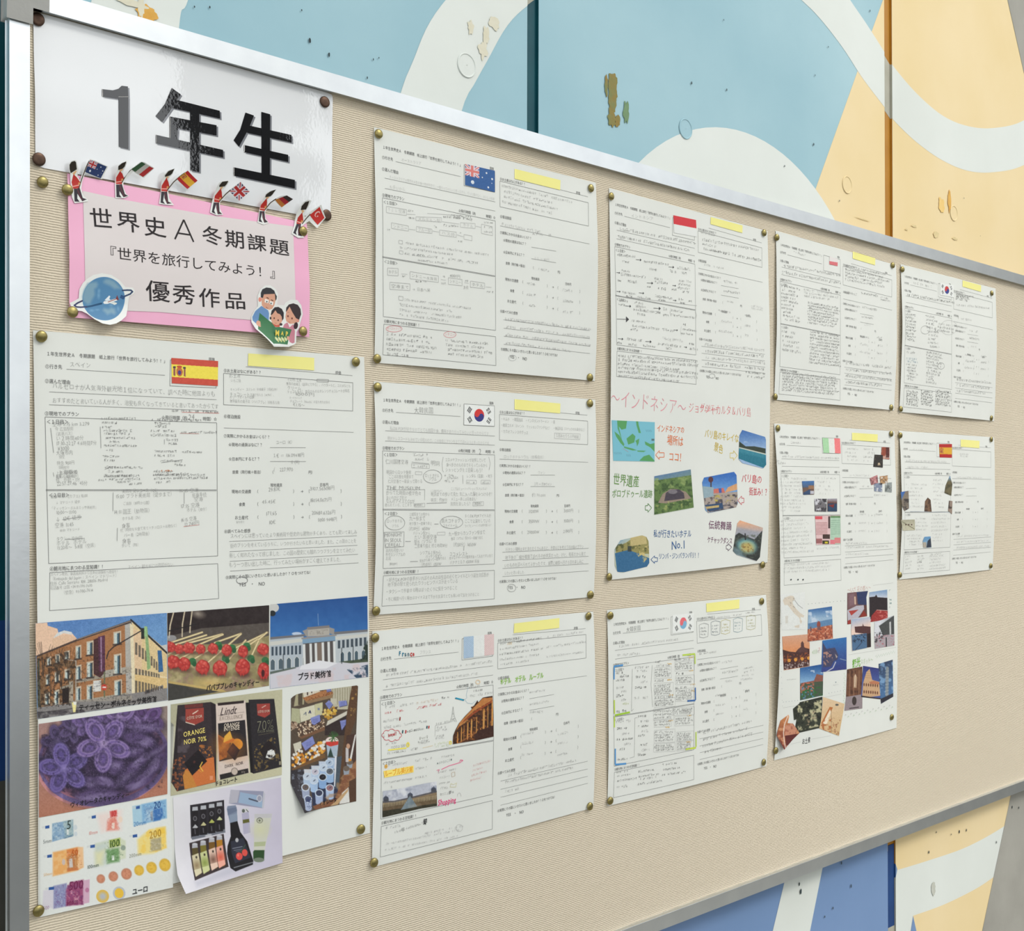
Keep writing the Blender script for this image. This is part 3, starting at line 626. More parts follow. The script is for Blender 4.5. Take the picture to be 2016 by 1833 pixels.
ROOTS = {}
def worksheet(key, label, flagname, note_quad, ncrop, lower=None, ink=PRN, grp='pinned travel worksheets'):
    sh = SH[key]; c = sh.C.mean(0); r = empty('travel_worksheet', (c[0], -.001, c[1])); tag(r, label, 'worksheet', grp); ROOTS[key] = r
    if lower:
        sh.paper('paper', r, MAT_PAPER, 0, lower + .015, 0); sh.paper('attached_page', r, MAT_PAPER, lower, 1, .16)
    else: sh.paper('paper', r, MAT_PAPER)
    k = Ink(sh)
    for t in TPL:
        if t[0] == 'T': k.text(t[1], t[2], t[3], ink, **t[4])
        else: k.path(t[2], t[1] * .85, ink)
    k.build('printed_form', r)
    if note_quad:
        crop(*ncrop); p = Photo(sh, note_quad, 2.0, .5).fill((240, 234, 146)); p.noise(60, 3); o = p.build('sticky_note', r, 'blank yellow paper strip over the name', MAT_YELLOW)
    return r, Ink(sh, .34)
def flagpart(sh, r, kind, quad, pencil=True, cell=.6, label=None, h=.42):
    p = Photo(sh, quad, cell, h); flag(p, kind, quad, pencil); 
    if pencil: p.noise(8, 7, 3)
    p.build('flag_drawing', r, label)

# --- the long Spanish sheet at the left
sh = SH['spain']
r, k = worksheet('spain', 'long worksheet on Spain with food, museum and euro pictures below', 'spain', [(1332, 152), (1685, 176), (1685, 243), (1330, 218)], (0, 640, 2.724), lower=.503)
flagpart(sh, r, 'spain', [(919, 176), (1170, 193), (1168, 327), (922, 312)], cell=.6)
D = (146, 146, 144)
k.H('スペイン', 372, 210, 488, 215, D)
k.H('バルセロナが人気海外観光地１位になっていて、調べた時に他国よりも', 280, 325, 1155, 370, D, size=7)
k.H('おすすめだと書いている人が多く、治安も良くなってきていると書いてあったからです', 280, 402, 1172, 436, D, size=7)
k.Ln(.35, (220, 120, 110), (975, 467), (1175, 473)); k.H('24', 1010, 490, 1045, 492, D); k.Sc(925, 458, 1170, 466, 16, D)
k.H('空港 5:15 km 3,279', 280, 530, 480, 528, D)
for st, x0, y0, x1 in (('今 広島駅前', 295, 558, 395), ('（高速バス）', 290, 584, 400), ('い２時間40分', 300, 608, 450), ('17:30-22:27 4.6時間7分', 300, 634, 520), ('¥3000', 310, 662, 372), ('大阪市内', 300, 685, 392), ('関空', 318, 708, 348), ('特急 900円', 305, 740, 400), ('5時00分', 315, 764, 372), ('上海乗換', 310, 790, 420), ('香港（5,6時5分）', 300, 812, 414)): k.H(st, x0, y0, x1, y0 - 3, D, size=6)
for x, y, n in ((540, 500, 205), (545, 522, 90), (548, 546, 60), (556, 565, 155), (556, 582, 150), (570, 604, 155), (590, 624, 45), (560, 645, 180), (568, 668, 35), (548, 702, 90), (560, 724, 60), (570, 762, 200), (580, 785, 80), (560, 808, 140), (815, 508, 260), (828, 526, 90), (830, 543, 75), (810, 566, 120), (808, 590, 140), (970, 574, 195), (890, 615, 70), (905, 634, 50), (812, 676, 140), (830, 698, 110), (975, 680, 110), (865, 728, 115), (935, 748, 60), (825, 785, 100), (820, 803, 280)): k.Sc(x, y, x + n, y + 2, 15, D, .3, .95)
k.Ln(.4, D, (272, 552), (288, 685)); k.Ln(.4, D, (538, 545), (542, 660)); k.Ln(.4, D, (882, 612), (882, 640)); k.Ln(.35, (200, 130, 120), (965, 580), (1068, 583)); k.Ln(.35, D, (865, 738), (980, 722)); k.Ln(.35, D, (285, 790), (290, 812))
k.Sc(865, 781, 925, 781, 12, (200, 120, 60))
crop(0, 920, 2.724)
for st, x0, y0, x1 in (('上海 機場発着', 300, 30, 415), ('着合い（5,6時5分）', 300, 50, 430), ('経路移動・1分', 300, 68, 430), ('22:57-27:46  45分', 305, 87, 470)): k.H(st, x0, y0, x1, y0 - 4, D, size=6)
for x, y, n in ((560, 5, 80), (555, 48, 190), (525, 68, 90), (620, 66, 130), (628, 80, 70), (690, 90, 75), (822, 40, 190), (825, 60, 290), (836, 82, 80)): k.Sc(x, y, x + n, y - 5, 14, D, .3, .95)
for st, x0, y0, x1, y1 in (('朝食 ヒルズ(カフェ) 10.00', 272, 158, 470, 150), ('↓ マドリード 徒歩', 300, 190, 430, 184), ('「ティッセン・ボルネミッサ美術館」', 270, 220, 525, 214), ('10:00〜11:00', 300, 242, 410, 238), ('↓ 12€ 徒歩', 300, 280, 438, 266), ('空港 11:45', 295, 312, 396, 304), ('10:00 マドリード', 320, 338, 430, 330), ('タクシー 12.00円', 302, 384, 442, 378), ('ホテル  ホテル', 302, 408, 465, 396), ('13:20着〜  5.8度（空席）', 305, 432, 524, 416),
                       ('美術館 見学コース（12€）', 655, 128, 856, 122), ('15:00 プラド美術館（徒歩まで）', 620, 156, 935, 142), ('ご高齢（10時から開）', 660, 195, 812, 188), ('14:11 国王（動物園）', 610, 240, 816, 230), ('ホテル着（70）', 655, 274, 762, 268), ('食事', 652, 314, 698, 312), ('代（時間を料金で見て＋チュロス＋名物など）', 645, 338, 958, 310), ('バー着（2時間後）', 665, 364, 812, 354), ('食事', 655, 395, 702, 393), ('歩いて（70）', 652, 420, 752, 414),
                       ('16:15 空港', 960, 126, 1066, 120), ('搭乗手続', 1030, 152, 1108, 146), ('空港', 1040, 172, 1090, 170), ('17:15 空港', 968, 210, 1070, 200), ('ホテル（10分）', 1002, 230, 1120, 222), ('16:15 空港', 970, 282, 1054, 274), ('12,740円', 988, 306, 1070, 296)): k.H(st, x0, y0, x1, y1, D, size=6)
k.Ln(.4, D, (607, 135), (606, 235)); k.Ln(.4, D, (988, 135), (988, 195)); k.Ln(.4, D, (630, 325), (628, 395)); k.Ln(.35, D, (350, 388), (455, 380)); k.Ln(.35, (205, 120, 110), (985, 318), (1070, 308)); k.Ln(.35, D, (335, 280), (438, 266))
for st, x0, y0, x1, y1 in (('パスポートをなくしてしまったら', 265, 552, 500, 544), ('スペイン政府、最高裁判所から日本総領事館へ連絡を！', 270, 576, 640, 558), ('（Embajada del Japon / スペイン マドリード）', 272, 598, 636, 580), ('住所 Calle Serrano 109, 28006 Madrid', 268, 624, 578, 602), ('電話番号 は国 +34-91-590-7600', 268, 648, 495, 632), ('（緊急）91-590-7614', 330, 674, 500, 656), ('スペイン 観光省には許可がない', 685, 536, 930, 520)): k.H(st, x0, y0, x1, y1, D, size=6)
for st, x0, y0, x1, y1 in (('29.83€', 1440, 118, 1505, 116), ('3107,56508円', 1662, 114, 1795, 110), ('45.45€', 1405, 184, 1480, 182), ('18054.0675円', 1662, 176, 1780, 172), ('171.65', 1425, 247, 1485, 245), ('20680.6326円', 1672, 244, 1800, 240), ('10€', 1440, 294, 1480, 293), ('0000 9448円', 1705, 282, 1808, 276),
                       ('スペインには思っていたより美術館や歴史的な建物が多くあり、とても驚いて楽しみ', 1235, 370, 1915, 346), ('街のプランを考えているうちに、いつか行きたいなと思いました。また、この国のことを', 1235, 420, 1912, 394), ('新しく知れたなって感じました。この国の歴史にも触れつつプランを立ててみたい', 1230, 472, 1905, 444), ('もう一つ思い出した時に、行ってみたい場所がすごく増えてきました。', 1228, 524, 1840, 492)): k.H(st, x0, y0, x1, y1, D, size=6.5)
k.H('海外旅行', 1265, 294, 1312, 292, D, size=5.5)
k.Ell(1298, 607, 30, 19, .45, (110, 110, 110))
crop(0, 640, 2.724)
for st, x0, y0, x1, y1 in (('お土産', 1228, 272, 1292, 270), ('いちご飴', 1238, 298, 1292, 298), ('キャンディー  スミレの  砂糖菓子（1缶€5.00）', 1235, 345, 1495, 344), ('チョコレート', 1232, 372, 1340, 372), ('空港で買える（14.95€）、', 1342, 374, 1476, 374), ('オリーブオイルの石鹸！', 1232, 386, 1375, 386), ('世界最古の菓子店（パパブブレ）は有名な飴', 1232, 406, 1500, 416), ('その他 土産', 1540, 290, 1618, 294), ('世界の飴細工（店頭にて作る）、パウダーなど、コスメなども', 1535, 314, 1880, 326), ('クリーム', 1540, 336, 1615, 338), ('チョコもある！ 本店のものはオレンジチョコレートが有名', 1540, 358, 1875, 352), ('1000円', 1580, 368, 1690, 374), ('ポーチやバッグ', 1552, 390, 1620, 392), ('チョコレート（Nutella）の量り売りがある', 1555, 408, 1770, 414), ('€1.15〜', 1572, 425, 1635, 428)): k.H(st, x0, y0, x1, y1, D, size=5.5)
k.Ln(.4, D, (1700, 290), (1762, 292), (1762, 306), (1700, 304), close=True)
k.H('ユーロ（€）', 1480, 628, 1578, 628, D); k.H('１€ ＝ 116.09418円', 1462, 700, 1632, 695, D, size=6); k.H('0 (¥)', 1562, 734, 1606, 732, D); k.H('（   227,970', 1455, 775, 1572, 773, D)
k.build('handwriting', r)

# photographs glued on its lower page; captions written over them
BK = (34, 32, 34); cap_i = Ink(sh, .75); PH = [None]
def capflush():
    global cap_i
    cap_i.build('marker_caption', PH[0]); cap_i = Ink(sh, .75)
crop(65, 1195, 7.467)
p = Photo(sh, [(35, 240), (1968, 88), (1980, 1370), (62, 1650)], .85, .42)
p.grad((900, 100), (1200, 700), (84, 128, 188), (104, 150, 200)); p.noise(60, 8, 2)
p.poly([(35, 240), (210, 230), (215, 275), (360, 320), (372, 380), (460, 350), (560, 370), (640, 460), (640, 520), (40, 720)], (232, 194, 164)); p.poly([(360, 380), (460, 345), (570, 370), (580, 410), (450, 385), (290, 465)], (214, 216, 214)); p.poly([(280, 465), (500, 400), (640, 460), (640, 560), (290, 620)], (226, 188, 156))
p.poly([(50, 715), (650, 470), (1440, 190), (1450, 260), (1350, 265), (640, 520), (55, 760)], (74, 58, 54)); p.line([(650, 478), (1440, 205)], 8, (170, 150, 130))
fac = [(50, 740), (640, 505), (1350, 262), (1450, 1350), (700, 1400), (70, 1480)]
p.poly(fac, (166, 112, 70)); p.tint(140, (112, 84, 56), .8, 5, .45, [(50, 740), (640, 505), (680, 1420), (70, 1480)]); p.noise(26, 26, 9, [(50, 740), (640, 505), (700, 1400), (70, 1480)])
p.poly([(1350, 265), (1440, 235), (1455, 1350), (1370, 1290)], (176, 172, 164)); p.poly([(640, 1080), (1370, 890), (1370, 985), (640, 1120)], (158, 146, 128)); p.poly([(900, 960), (1440, 870), (1445, 960), (1060, 1030)], (168, 160, 146))
p.poly([(640, 1380), (1370, 1260), (1455, 1290), (1455, 1390), (640, 1440)], (164, 154, 136)); p.poly([(60, 760), (95, 745), (110, 1480), (70, 1500)], (78, 80, 66))
for x, y, w, h in ((1190, 370, 92, 180), (1195, 700, 92, 290), (1200, 1080, 95, 230), (795, 510, 85, 200), (795, 810, 85, 230), (795, 1150, 80, 240), (632, 575, 65, 190), (635, 865, 65, 210), (635, 1180, 62, 220), (472, 655, 55, 120), (470, 920, 65, 150), (335, 700, 50, 130), (325, 960, 55, 150), (208, 745, 45, 120), (195, 1000, 42, 150), (180, 1270, 55, 170), (315, 1230, 60, 220)):
    p.rect(x - 8, y, x + w + 12, y + h, (206, 196, 176), .85, -20); p.rect(x + 6, y + 20, x + w * .55, y + h, (196, 208, 202), .95, -8); p.rect(x + w * .5, y + 20, x + w * .8, y + h, (66, 96, 112), 1, -8); p.rect(x + w * .78, y + 12, x + w - 4, y + h, (46, 38, 34), .9, -4); p.rect(x - 20, y + h - 6, x + w + 22, y + h + 20, (60, 48, 44), .8, -12)
p.poly([(890, 480), (1055, 415), (1060, 960), (985, 1040), (890, 985)], (74, 42, 44)); p.poly([(955, 440), (1055, 415), (1060, 950), (970, 950)], (88, 46, 70)); p.line([(1000, 450), (1005, 940)], 20, (176, 148, 176), .75); p.noise(14, 10, 4, [(890, 480), (1055, 415), (1060, 960), (890, 985)])
p.poly([(1450, 200), (1968, 640), (1975, 1200), (1460, 1350)], (222, 196, 144)); p.poly([(1425, 240), (1480, 280), (1500, 1360), (1455, 1360)], (228, 214, 178)); p.poly([(1470, 300), (1600, 400), (1600, 960), (1500, 960)], (224, 192, 152)); p.poly([(1500, 990), (1968, 1050), (1968, 1200), (1500, 1320)], (220, 188, 128))
p.line([(1440, 190), (1700, 430), (1972, 680)], 26, (40, 38, 42)); p.line([(1450, 960), (1968, 1040)], 16, (232, 214, 176))
for k_ in range(9):
    x = 1500 + k_ * 52 - k_ * k_ * 1.2; sc = 1 - k_ * .045
    for y0, hh in ((520 + k_ * 40, 180), (900 + k_ * 10, 90), (1080 + k_ * 10, 190)): p.rect(x, y0, x + 34 * sc, y0 + hh * sc, (92, 84, 74), .85, 8)
p.poly([(1640, 290), (1680, 290), (1730, 900), (1680, 930)], (140, 172, 116)); p.rect(1590, 310, 1640, 470, (38, 44, 40)); p.rect(1635, 285, 1672, 440, (150, 190, 132)); p.poly([(1830, 640), (1890, 640), (1915, 950), (1850, 960)], (50, 100, 150)); p.noise(20, 10, 12, [(1500, 300), (1968, 640), (1975, 1200), (1460, 1350)])
p.poly([(1880, 570), (1968, 550), (1970, 660)], (196, 196, 190)); p.line([(1080, 760), (1110, 660), (1180, 590), (1600, 345)], 16, (34, 34, 40)); p.line([(1050, 960), (1050, 1500)], 22, (110, 112, 84)); p.line([(630, 790), (630, 1400)], 12, (176, 170, 160)); p.line([(490, 770), (630, 795)], 9, (180, 172, 160))
p.rect(885, 1085, 1000, 1250, (214, 212, 206), 1, -12); p.line([(900, 1130), (985, 1120)], 5, (160, 165, 180)); p.line([(900, 1170), (985, 1160)], 5, (160, 165, 180)); p.ell(1045, 1180, 42, 48, (208, 70, 52)); p.rect(1015, 1172, 1075, 1190, (236, 224, 220))
p.poly([(62, 1480), (640, 1400), (1970, 1190), (1980, 1370), (62, 1650)], (132, 128, 126)); p.tint(90, (66, 62, 66), .9, 8, .46, [(62, 1540), (1200, 1480), (1100, 1520), (62, 1650)]); p.poly([(60, 1460), (640, 1395), (1460, 1370), (1450, 1300), (640, 1370)], (158, 150, 138), .8); p.line([(62, 1560), (600, 1490), (1500, 1390)], 12, (58, 54, 56), .8)
p.rect(430, 1200, 530, 1420, (38, 28, 26), 1, -14); p.rect(530, 1100, 590, 1420, (168, 160, 144), .9, -10); p.poly([(400, 1180), (570, 1130), (570, 1170), (400, 1210)], (150, 142, 126)); p.poly([(570, 1400), (640, 1400), (625, 1545), (590, 1550)], (238, 226, 150)); p.poly([(590, 1395), (640, 1395), (635, 1440), (600, 1440)], (230, 230, 222))
for x0, y0 in ((150, 620), (350, 700), (420, 800), (260, 900), (520, 700)):
    for q in range(9): a = random.uniform(-2.6, -.5); p.line([(x0, y0 + 420), (x0 + 30 * math.cos(a), y0 + 200), (x0 + 190 * math.cos(a), y0 + 190 * math.sin(a) + 80)], 6, (62, 50, 40), .6)
for q in range(26): x = random.uniform(1640, 1940); y = 1330 - (x - 1600) * .3; p.ell(x, y - 60, 12, 28, random.choice(((40, 38, 40), (220, 218, 214), (80, 70, 66))), .8)
p.tint(34, (44, 34, 28), .66, 31, .5, [(60, 760), (560, 640), (640, 900), (560, 1200), (640, 1440), (70, 1500)], k=8); p.tint(20, (30, 28, 28), .35, 33, .6, [(640, 700), (900, 600), (1450, 900), (1450, 1380), (640, 1440)], k=8); p.noise(12, 16, 35); capflush() if PH[0] else None; PH[0] = p.build('glued_photo', r, 'printed photo of a brick museum building')
cap_i.H('ティッセン・ボルネミッサ美術館', 672, 1480, 1820, 1352, BK, size=10, off=.02)

crop(325, 1170, 4.917)
p = Photo(sh, [(22, 182), (1008, 106), (1006, 886), (30, 1030)], .85, .42)
p.fill((146, 134, 92)); p.tint(70, (182, 166, 120), .8, 3, .5); p.poly([(22, 170), (1008, 100), (1008, 285), (22, 420)], (42, 32, 32)); p.poly([(22, 410), (350, 330), (1008, 275), (1006, 400), (700, 480), (22, 490)], (84, 76, 70)); p.noise(40, 8, 5)
for a in ([(82, 178), (50, 300), (38, 420)], [(190, 165), (168, 290), (165, 410)], [(262, 160), (244, 300), (240, 370)]): p.line(a, 12, (206, 190, 160))
p.line([(22, 360), (300, 290)], 10, (28, 26, 28)); p.ell(320, 190, 50, 30, (168, 156, 140), .8, 20, 12); p.ell(60, 425, 50, 30, (170, 172, 176), .7); p.tint(60, (150, 118, 104), .7, 8, .5, [(22, 640), (700, 600), (1000, 700), (1000, 900), (22, 1000)])
for q in (((20, 480), (360, 368)), ((60, 500), (400, 395)), ((200, 480), (555, 385)), ((320, 490), (560, 390)), ((480, 470), (735, 380)), ((420, 655), (735, 385)), ((610, 640), (780, 445)), ((670, 525), (990, 370)), ((800, 500), (905, 430)), ((840, 590), (912, 435)), ((905, 440), (985, 370)), ((20, 585), (115, 540)), ((90, 600), (200, 545)), ((150, 620), (300, 540)), ((260, 640), (415, 545))): p.line(q, 20, (150, 128, 90)); p.line(q, 13, (226, 208, 158))
for x, y in ((585, 620), (1000 - 30, 640), (830, 620), (265, 650), (790, 500), (515, 490), (650, 520)): p.ell(x, y, 36, 34, (52, 112, 66)); p.ell(x + 18, y + 24, 22, 26, (40, 92, 54))
for x, y, a, b in ((50, 510, 60, 50), (140, 530, 50, 48), (230, 520, 66, 52), (345, 530, 50, 48), (465, 525, 54, 54), (598, 540, 54, 58), (755, 552, 52, 62), (950, 532, 62, 58), (80, 655, 70, 66), (185, 675, 66, 68), (365, 705, 72, 74), (532, 715, 76, 76), (752, 705, 76, 86), (955, 740, 62, 86)):
    p.ell(x + 4, y + b * .8, a * .95, b * .4, (84, 52, 46), .8, 0, 8); p.ell(x, y, a * .93, b * .93, (158, 40, 38)); r3 = random.Random(int(x * 7 + y))
    for q in range(7):
        an = q * .9 + r3.uniform(-.2, .2); rr = .42 + .1 * (q % 2); px_, py_ = x + a * rr * math.cos(an), y + b * rr * math.sin(an)
        p.ell(px_, py_, a * .46, b * .42, (140, 34, 36), .6, math.degrees(an), 3); p.ell(px_ - 2, py_ - 3, a * .42, b * .37, r3.choice(((206, 66, 56), (216, 78, 66), (196, 56, 50))), .95, math.degrees(an), 3); p.ell(px_ - 4, py_ - b * .12, a * .2, b * .12, (236, 132, 120), .6, math.degrees(an), 3)
    p.ell(x + 2, y - b * .05, a * .3, b * .26, (176, 44, 42), .9, 20, 3); p.ell(x, y - b * .1, a * .16, b * .12, (222, 92, 80), .8, 20, 2)
    for q in range(3): xx = x + a * r3.uniform(-.5, .6); p.poly([(xx - 9, y + b * .6), (xx + 9, y + b * .6), (xx, y + b * 1.12)], (190, 60, 54))
p.ell(948, 765, 16, 36, (70, 26, 28)); p.poly([(30, 840), (560, 935), (30, 1035)], (62, 60, 56)); p.poly([(30, 838), (560, 925), (600, 945), (540, 945), (30, 860)], (190, 164, 100)); p.ell(420, 860, 130, 40, (218, 184, 108), .8, 0, 20); p.noise(18, 7, 12)
capflush() if PH[0] else None; PH[0] = p.build('glued_photo', r, 'printed photo of red candy roses on sticks'); cap_i.H('パパブブレのキャンディー', 398, 908, 915, 848, BK, size=8, off=.02)

p = Photo(sh, [(1020, 98), (1958, 18), (1966, 800), (1016, 916)], .85, .4)
p.grad((1300, 50), (1300, 430), (30, 78, 146), (52, 112, 180)); p.noise(50, 6, 2); p.ell(1050, 130, 52, 45, (200, 200, 196)); p.ell(1040, 185, 30, 28, (34, 40, 44)); p.ell(1275, 382, 48, 16, (186, 202, 224))
p.poly([(1015, 425), (1340, 385), (1340, 720), (1015, 770)], (176, 186, 194)); p.poly([(1640, 375), (1966, 345), (1966, 640), (1640, 680)], (186, 194, 198)); p.poly([(1015, 415), (1370, 385), (1370, 405), (1015, 440)], (110, 110, 116)); p.poly([(1630, 365), (1966, 340), (1966, 362), (1630, 392)], (112, 112, 116)); p.poly([(1015, 460), (1330, 425), (1330, 460), (1015, 500)], (204, 204, 196)); p.poly([(1650, 410), (1966, 380), (1966, 410), (1650, 440)], (204, 204, 196))
for k_ in range(8): x = 1030 + k_ * 38; y = 510 - k_ * 2; p.rect(x, y, x + 20, y + 85, (58, 72, 86), 1, -2)
for k_ in range(5): x = 1022 + k_ * 78; y = 650 - k_ * 8; p.rect(x, y, x + 40, y + 82, (80, 96, 106)); p.ell(x + 20, y, 20, 22, (80, 96, 106)); p.line([(x - 4, y + 80), (x - 4, y), (x + 20, y - 27), (x + 44, y), (x + 44, y + 80)], 5, (214, 216, 212))
for k_ in range(7): x = 1672 + k_ * 42; y = 448 - k_ * 5; p.rect(x, y, x + 24, y + 78, (62, 74, 84), 1, -2)
for k_ in range(4): x = 1700 + k_ * 68; y = 575 - k_ * 6; p.rect(x, y, x + 32, y + 76, (72, 92, 104)); p.ell(x + 16, y, 16, 18, (72, 92, 104)); p.line([(x - 4, y + 70), (x - 4, y), (x + 16, y - 22), (x + 36, y), (x + 36, y + 70)], 5, (216, 218, 214))
p.rect(1380, 330, 1592, 410, (176, 170, 160), 1, -12); p.poly([(1375, 320), (1590, 300), (1595, 325), (1375, 345)], (128, 122, 120)); p.tint(18, (140, 134, 126), .8, 4, .5, [(1395, 350), (1580, 340), (1580, 385), (1395, 395)]); p.poly([(1330, 355), (1380, 335), (1380, 420), (1360, 400)], (150, 146, 142)); p.poly([(1592, 320), (1640, 335), (1635, 390), (1592, 380)], (150, 146, 142))
p.poly([(1330, 425), (1645, 385), (1648, 450), (1330, 480)], (122, 156, 184)); p.poly([(1320, 420), (1660, 388), (1660, 402), (1320, 436)], (150, 142, 136)); p.poly([(1335, 478), (1645, 448), (1650, 660), (1345, 690)], (84, 78, 76)); p.rect(1472, 470, 1528, 640, (124, 108, 96)); p.line([(1480, 190), (1484, 300)], 4, (170, 190, 210), .8)
for x in (1345, 1408, 1458, 1526, 1582, 1636): p.poly([(x - 11, 485 - (x - 1345) * .1), (x + 12, 483 - (x - 1345) * .1), (x + 17, 690 - (x - 1345) * .1), (x - 6, 692 - (x - 1345) * .1)], (218, 220, 218))
p.poly([(1015, 775), (1340, 690), (1966, 640), (1966, 800), (1016, 916)], (206, 204, 212)); p.poly([(1320, 690), (1490, 640), (1670, 665), (1560, 720), (1300, 730)], (226, 226, 230)); p.tint(80, (214, 190, 190), .6, 6, .5, [(1016, 800), (1966, 660), (1966, 800), (1016, 916)]); p.poly([(1015, 750), (1250, 705), (1270, 715), (1015, 775)], (92, 104, 96)); p.tint(40, (42, 66, 90), .95, 5, .35, [(1760, 730), (1966, 680), (1966, 805), (1850, 810)]); p.poly([(1680, 655), (1966, 620), (1966, 655), (1800, 668)], (70, 82, 62))
for x, y in ((1145, 660), (1820, 580), (1710, 600)): p.line([(x, y - 80), (x, y + 70)], 7, (36, 44, 50)); 
p.tint(40, (26, 40, 30), .9, 3, .35, [(1930, 480), (1966, 440), (1966, 640), (1890, 640)]); capflush() if PH[0] else None; PH[0] = p.build('glued_photo', r, 'printed photo of a white columned museum'); cap_i.H('プラド美術館', 1285, 802, 1610, 764, BK, size=8, off=.02)

crop(70, 1380, 7.608)
out = [(48, 345), (1975, 75), (1975, 1395), (50, 1748)]
p = Photo(sh, out, .85, .42)
p.grad((0, 300), (400, 1700), (164, 128, 122), (178, 116, 92)); p.poly([(1700, 100), (1975, 75), (1975, 700), (1880, 400)], (146, 128, 120)); p.ell(1000, 900, 1000, 700, (196, 132, 134), 1, -8); p.ell(1020, 860, 985, 720, (122, 104, 158), 1, -8); p.ell(1010, 850, 930, 650, (190, 120, 136), 1, -8); p.ell(990, 800, 930, 610, (62, 46, 78), 1, -8, 20); p.tint(80, (44, 34, 56), .7, 4, .5, [(80, 500), (1900, 500), (1900, 1300), (700, 1500), (300, 1300)])
def petal(cx, cy, rx, ry, rot, c0, c1):
    p.ell(cx, cy, rx * 1.05, ry * 1.1, tuple(v * .34 for v in c0), .7, rot, 14); p.ell(cx, cy, rx, ry, c0, 1, rot, 6)
    dk_ = tuple(v * .72 for v in c0)
    for f_, c_ in ((.97, c1), (.86, c0), (.66, c1), (.56, dk_), (.3, c0)): p.ell(cx, cy, rx * f_, ry * f_, c_, .85, rot, 3)
def flower(cx, cy, R_, rot0, c0, c1, sq=1.0):
    for k_ in range(5):
        a = math.radians(rot0 + 72 * k_); petal(cx + R_ * .55 * math.cos(a), cy + R_ * .55 * math.sin(a) * sq, R_ * .5, R_ * .33, rot0 + 72 * k_, c0, c1)
    p.ell(cx, cy, R_ * .13, R_ * .12, tuple(min(255, v + 20) for v in c1), .9, 0, 10)
lt = (158, 134, 182)
for q in ((320, 620, 230, 40, (70, 56, 96), (106, 92, 134), 1.2), (160, 930, 150, 70, (62, 50, 80), (88, 76, 112), 1), (560, 420, 200, 10, (78, 62, 102), (112, 98, 140), 1), (1650, 260, 280, 30, (94, 66, 118), (120, 96, 150), .6), (1250, 260, 330, 20, (108, 84, 140), lt, .7), (780, 330, 230, 50, (108, 86, 142), (136, 112, 170), .8)): flower(q[0], q[1], q[2], q[3], q[4], q[5], q[6])
for cx, cy, rx, ry, rot in ((1640, 410, 250, 75, -5), (1550, 590, 250, 110, 18), (1450, 770, 260, 80, 6), (1780, 780, 200, 60, -35), (1820, 900, 190, 70, -40), (1210, 990, 130, 130, 0), (1400, 1110, 270, 95, -40), (1700, 1070, 230, 70, -35), (1550, 1230, 250, 80, -25), (880, 1240, 180, 110, 10), (1060, 1220, 160, 80, 25), (980, 1430, 380, 105, 0), (330, 830, 170, 60, 60), (1500, 960, 200, 70, -35)):
    p.ell(cx, cy + 22, rx, ry, (36, 28, 48), .8, rot, 30); p.ell(cx, cy, rx, ry, (84, 66, 108), 1, rot, 8)
    for q in range(5): a = random.uniform(-.6, .6); b = random.uniform(-.6, .5); t = math.radians(rot); x = cx + rx * a * math.cos(t) - ry * b * math.sin(t); y = cy + rx * a * math.sin(t) + ry * b * math.cos(t); p.ell(x, y, rx * random.uniform(.15, .35), ry * .16, (132, 116, 158), .75, rot + random.uniform(-15, 15), 8)
flower(430, 1010, 370, -30, (92, 76, 140), (124, 108, 172), 1.0); flower(1020, 640, 400, -52, (104, 82, 146), lt, 1.05)
p.tint(34, (34, 26, 46), .34, 21, .58, [(100, 500), (1000, 160), (1850, 250), (1920, 1000), (900, 1540), (100, 1200)], k=9); p.tint(15, (170, 154, 194), .3, 11, .62, [(100, 500), (1000, 200), (1850, 250), (1900, 1000), (900, 1500), (100, 1200)]); p.noise(16, 12, 3); capflush() if PH[0] else None; PH[0] = p.build('glued_photo', r, 'printed photo of purple candied violets in a bowl'); cap_i.H('ヴィオレータのキャンディー', 520, 1560, 1410, 1400, BK, size=11, off=.01)

crop(325, 1350, 8.333)
p = Photo(sh, [(95, 308), (1922, 62), (1915, 1465), (92, 1808)], .85, .43)
p.grad((100, 300), (1900, 1500), (176, 172, 142), (198, 194, 160)); p.poly([(95, 600), (140, 640), (105, 1600), (92, 1600)], (132, 132, 124)); p.ell(125, 1010, 22, 240, (214, 212, 200), .8, 2, 14)
p.poly([(205, 320), (750, 268), (840, 310), (840, 1580), (195, 1735), (105, 1590)], (40, 32, 36)); p.poly([(210, 330), (745, 275), (825, 1570), (205, 1730)], (52, 42, 46)); p.tint(160, (98, 88, 96), .6, 2, .45, [(210, 500), (420, 500), (400, 1100), (200, 1100)])
p.poly([(335, 385), (635, 360), (635, 575), (485, 645), (335, 600)], (158, 62, 52)); p.poly([(335, 590), (485, 632), (490, 650), (335, 606)], (214, 200, 180)); p.poly([(320, 315), (620, 290), (620, 350), (325, 375)], (110, 48, 44)); p.line([(455, 460), (540, 408)], 13, (226, 210, 190)); p.line([(455, 465), (520, 430)], 7, (226, 210, 190))
p.poly([(290, 1480), (330, 1380), (400, 1330), (700, 1190), (800, 1170), (828, 1580), (320, 1700)], (206, 112, 54)); p.poly([(290, 1480), (330, 1380), (420, 1420), (520, 1660), (320, 1700)], (200, 130, 54)); p.tint(34, (150, 84, 50), .85, 6, .5, [(130, 1230), (330, 1130), (330, 1690), (190, 1730), (110, 1580)]); p.tint(30, (190, 112, 48), .9, 9, .5, [(560, 960), (760, 1000), (790, 1160), (700, 1180), (560, 1060)])
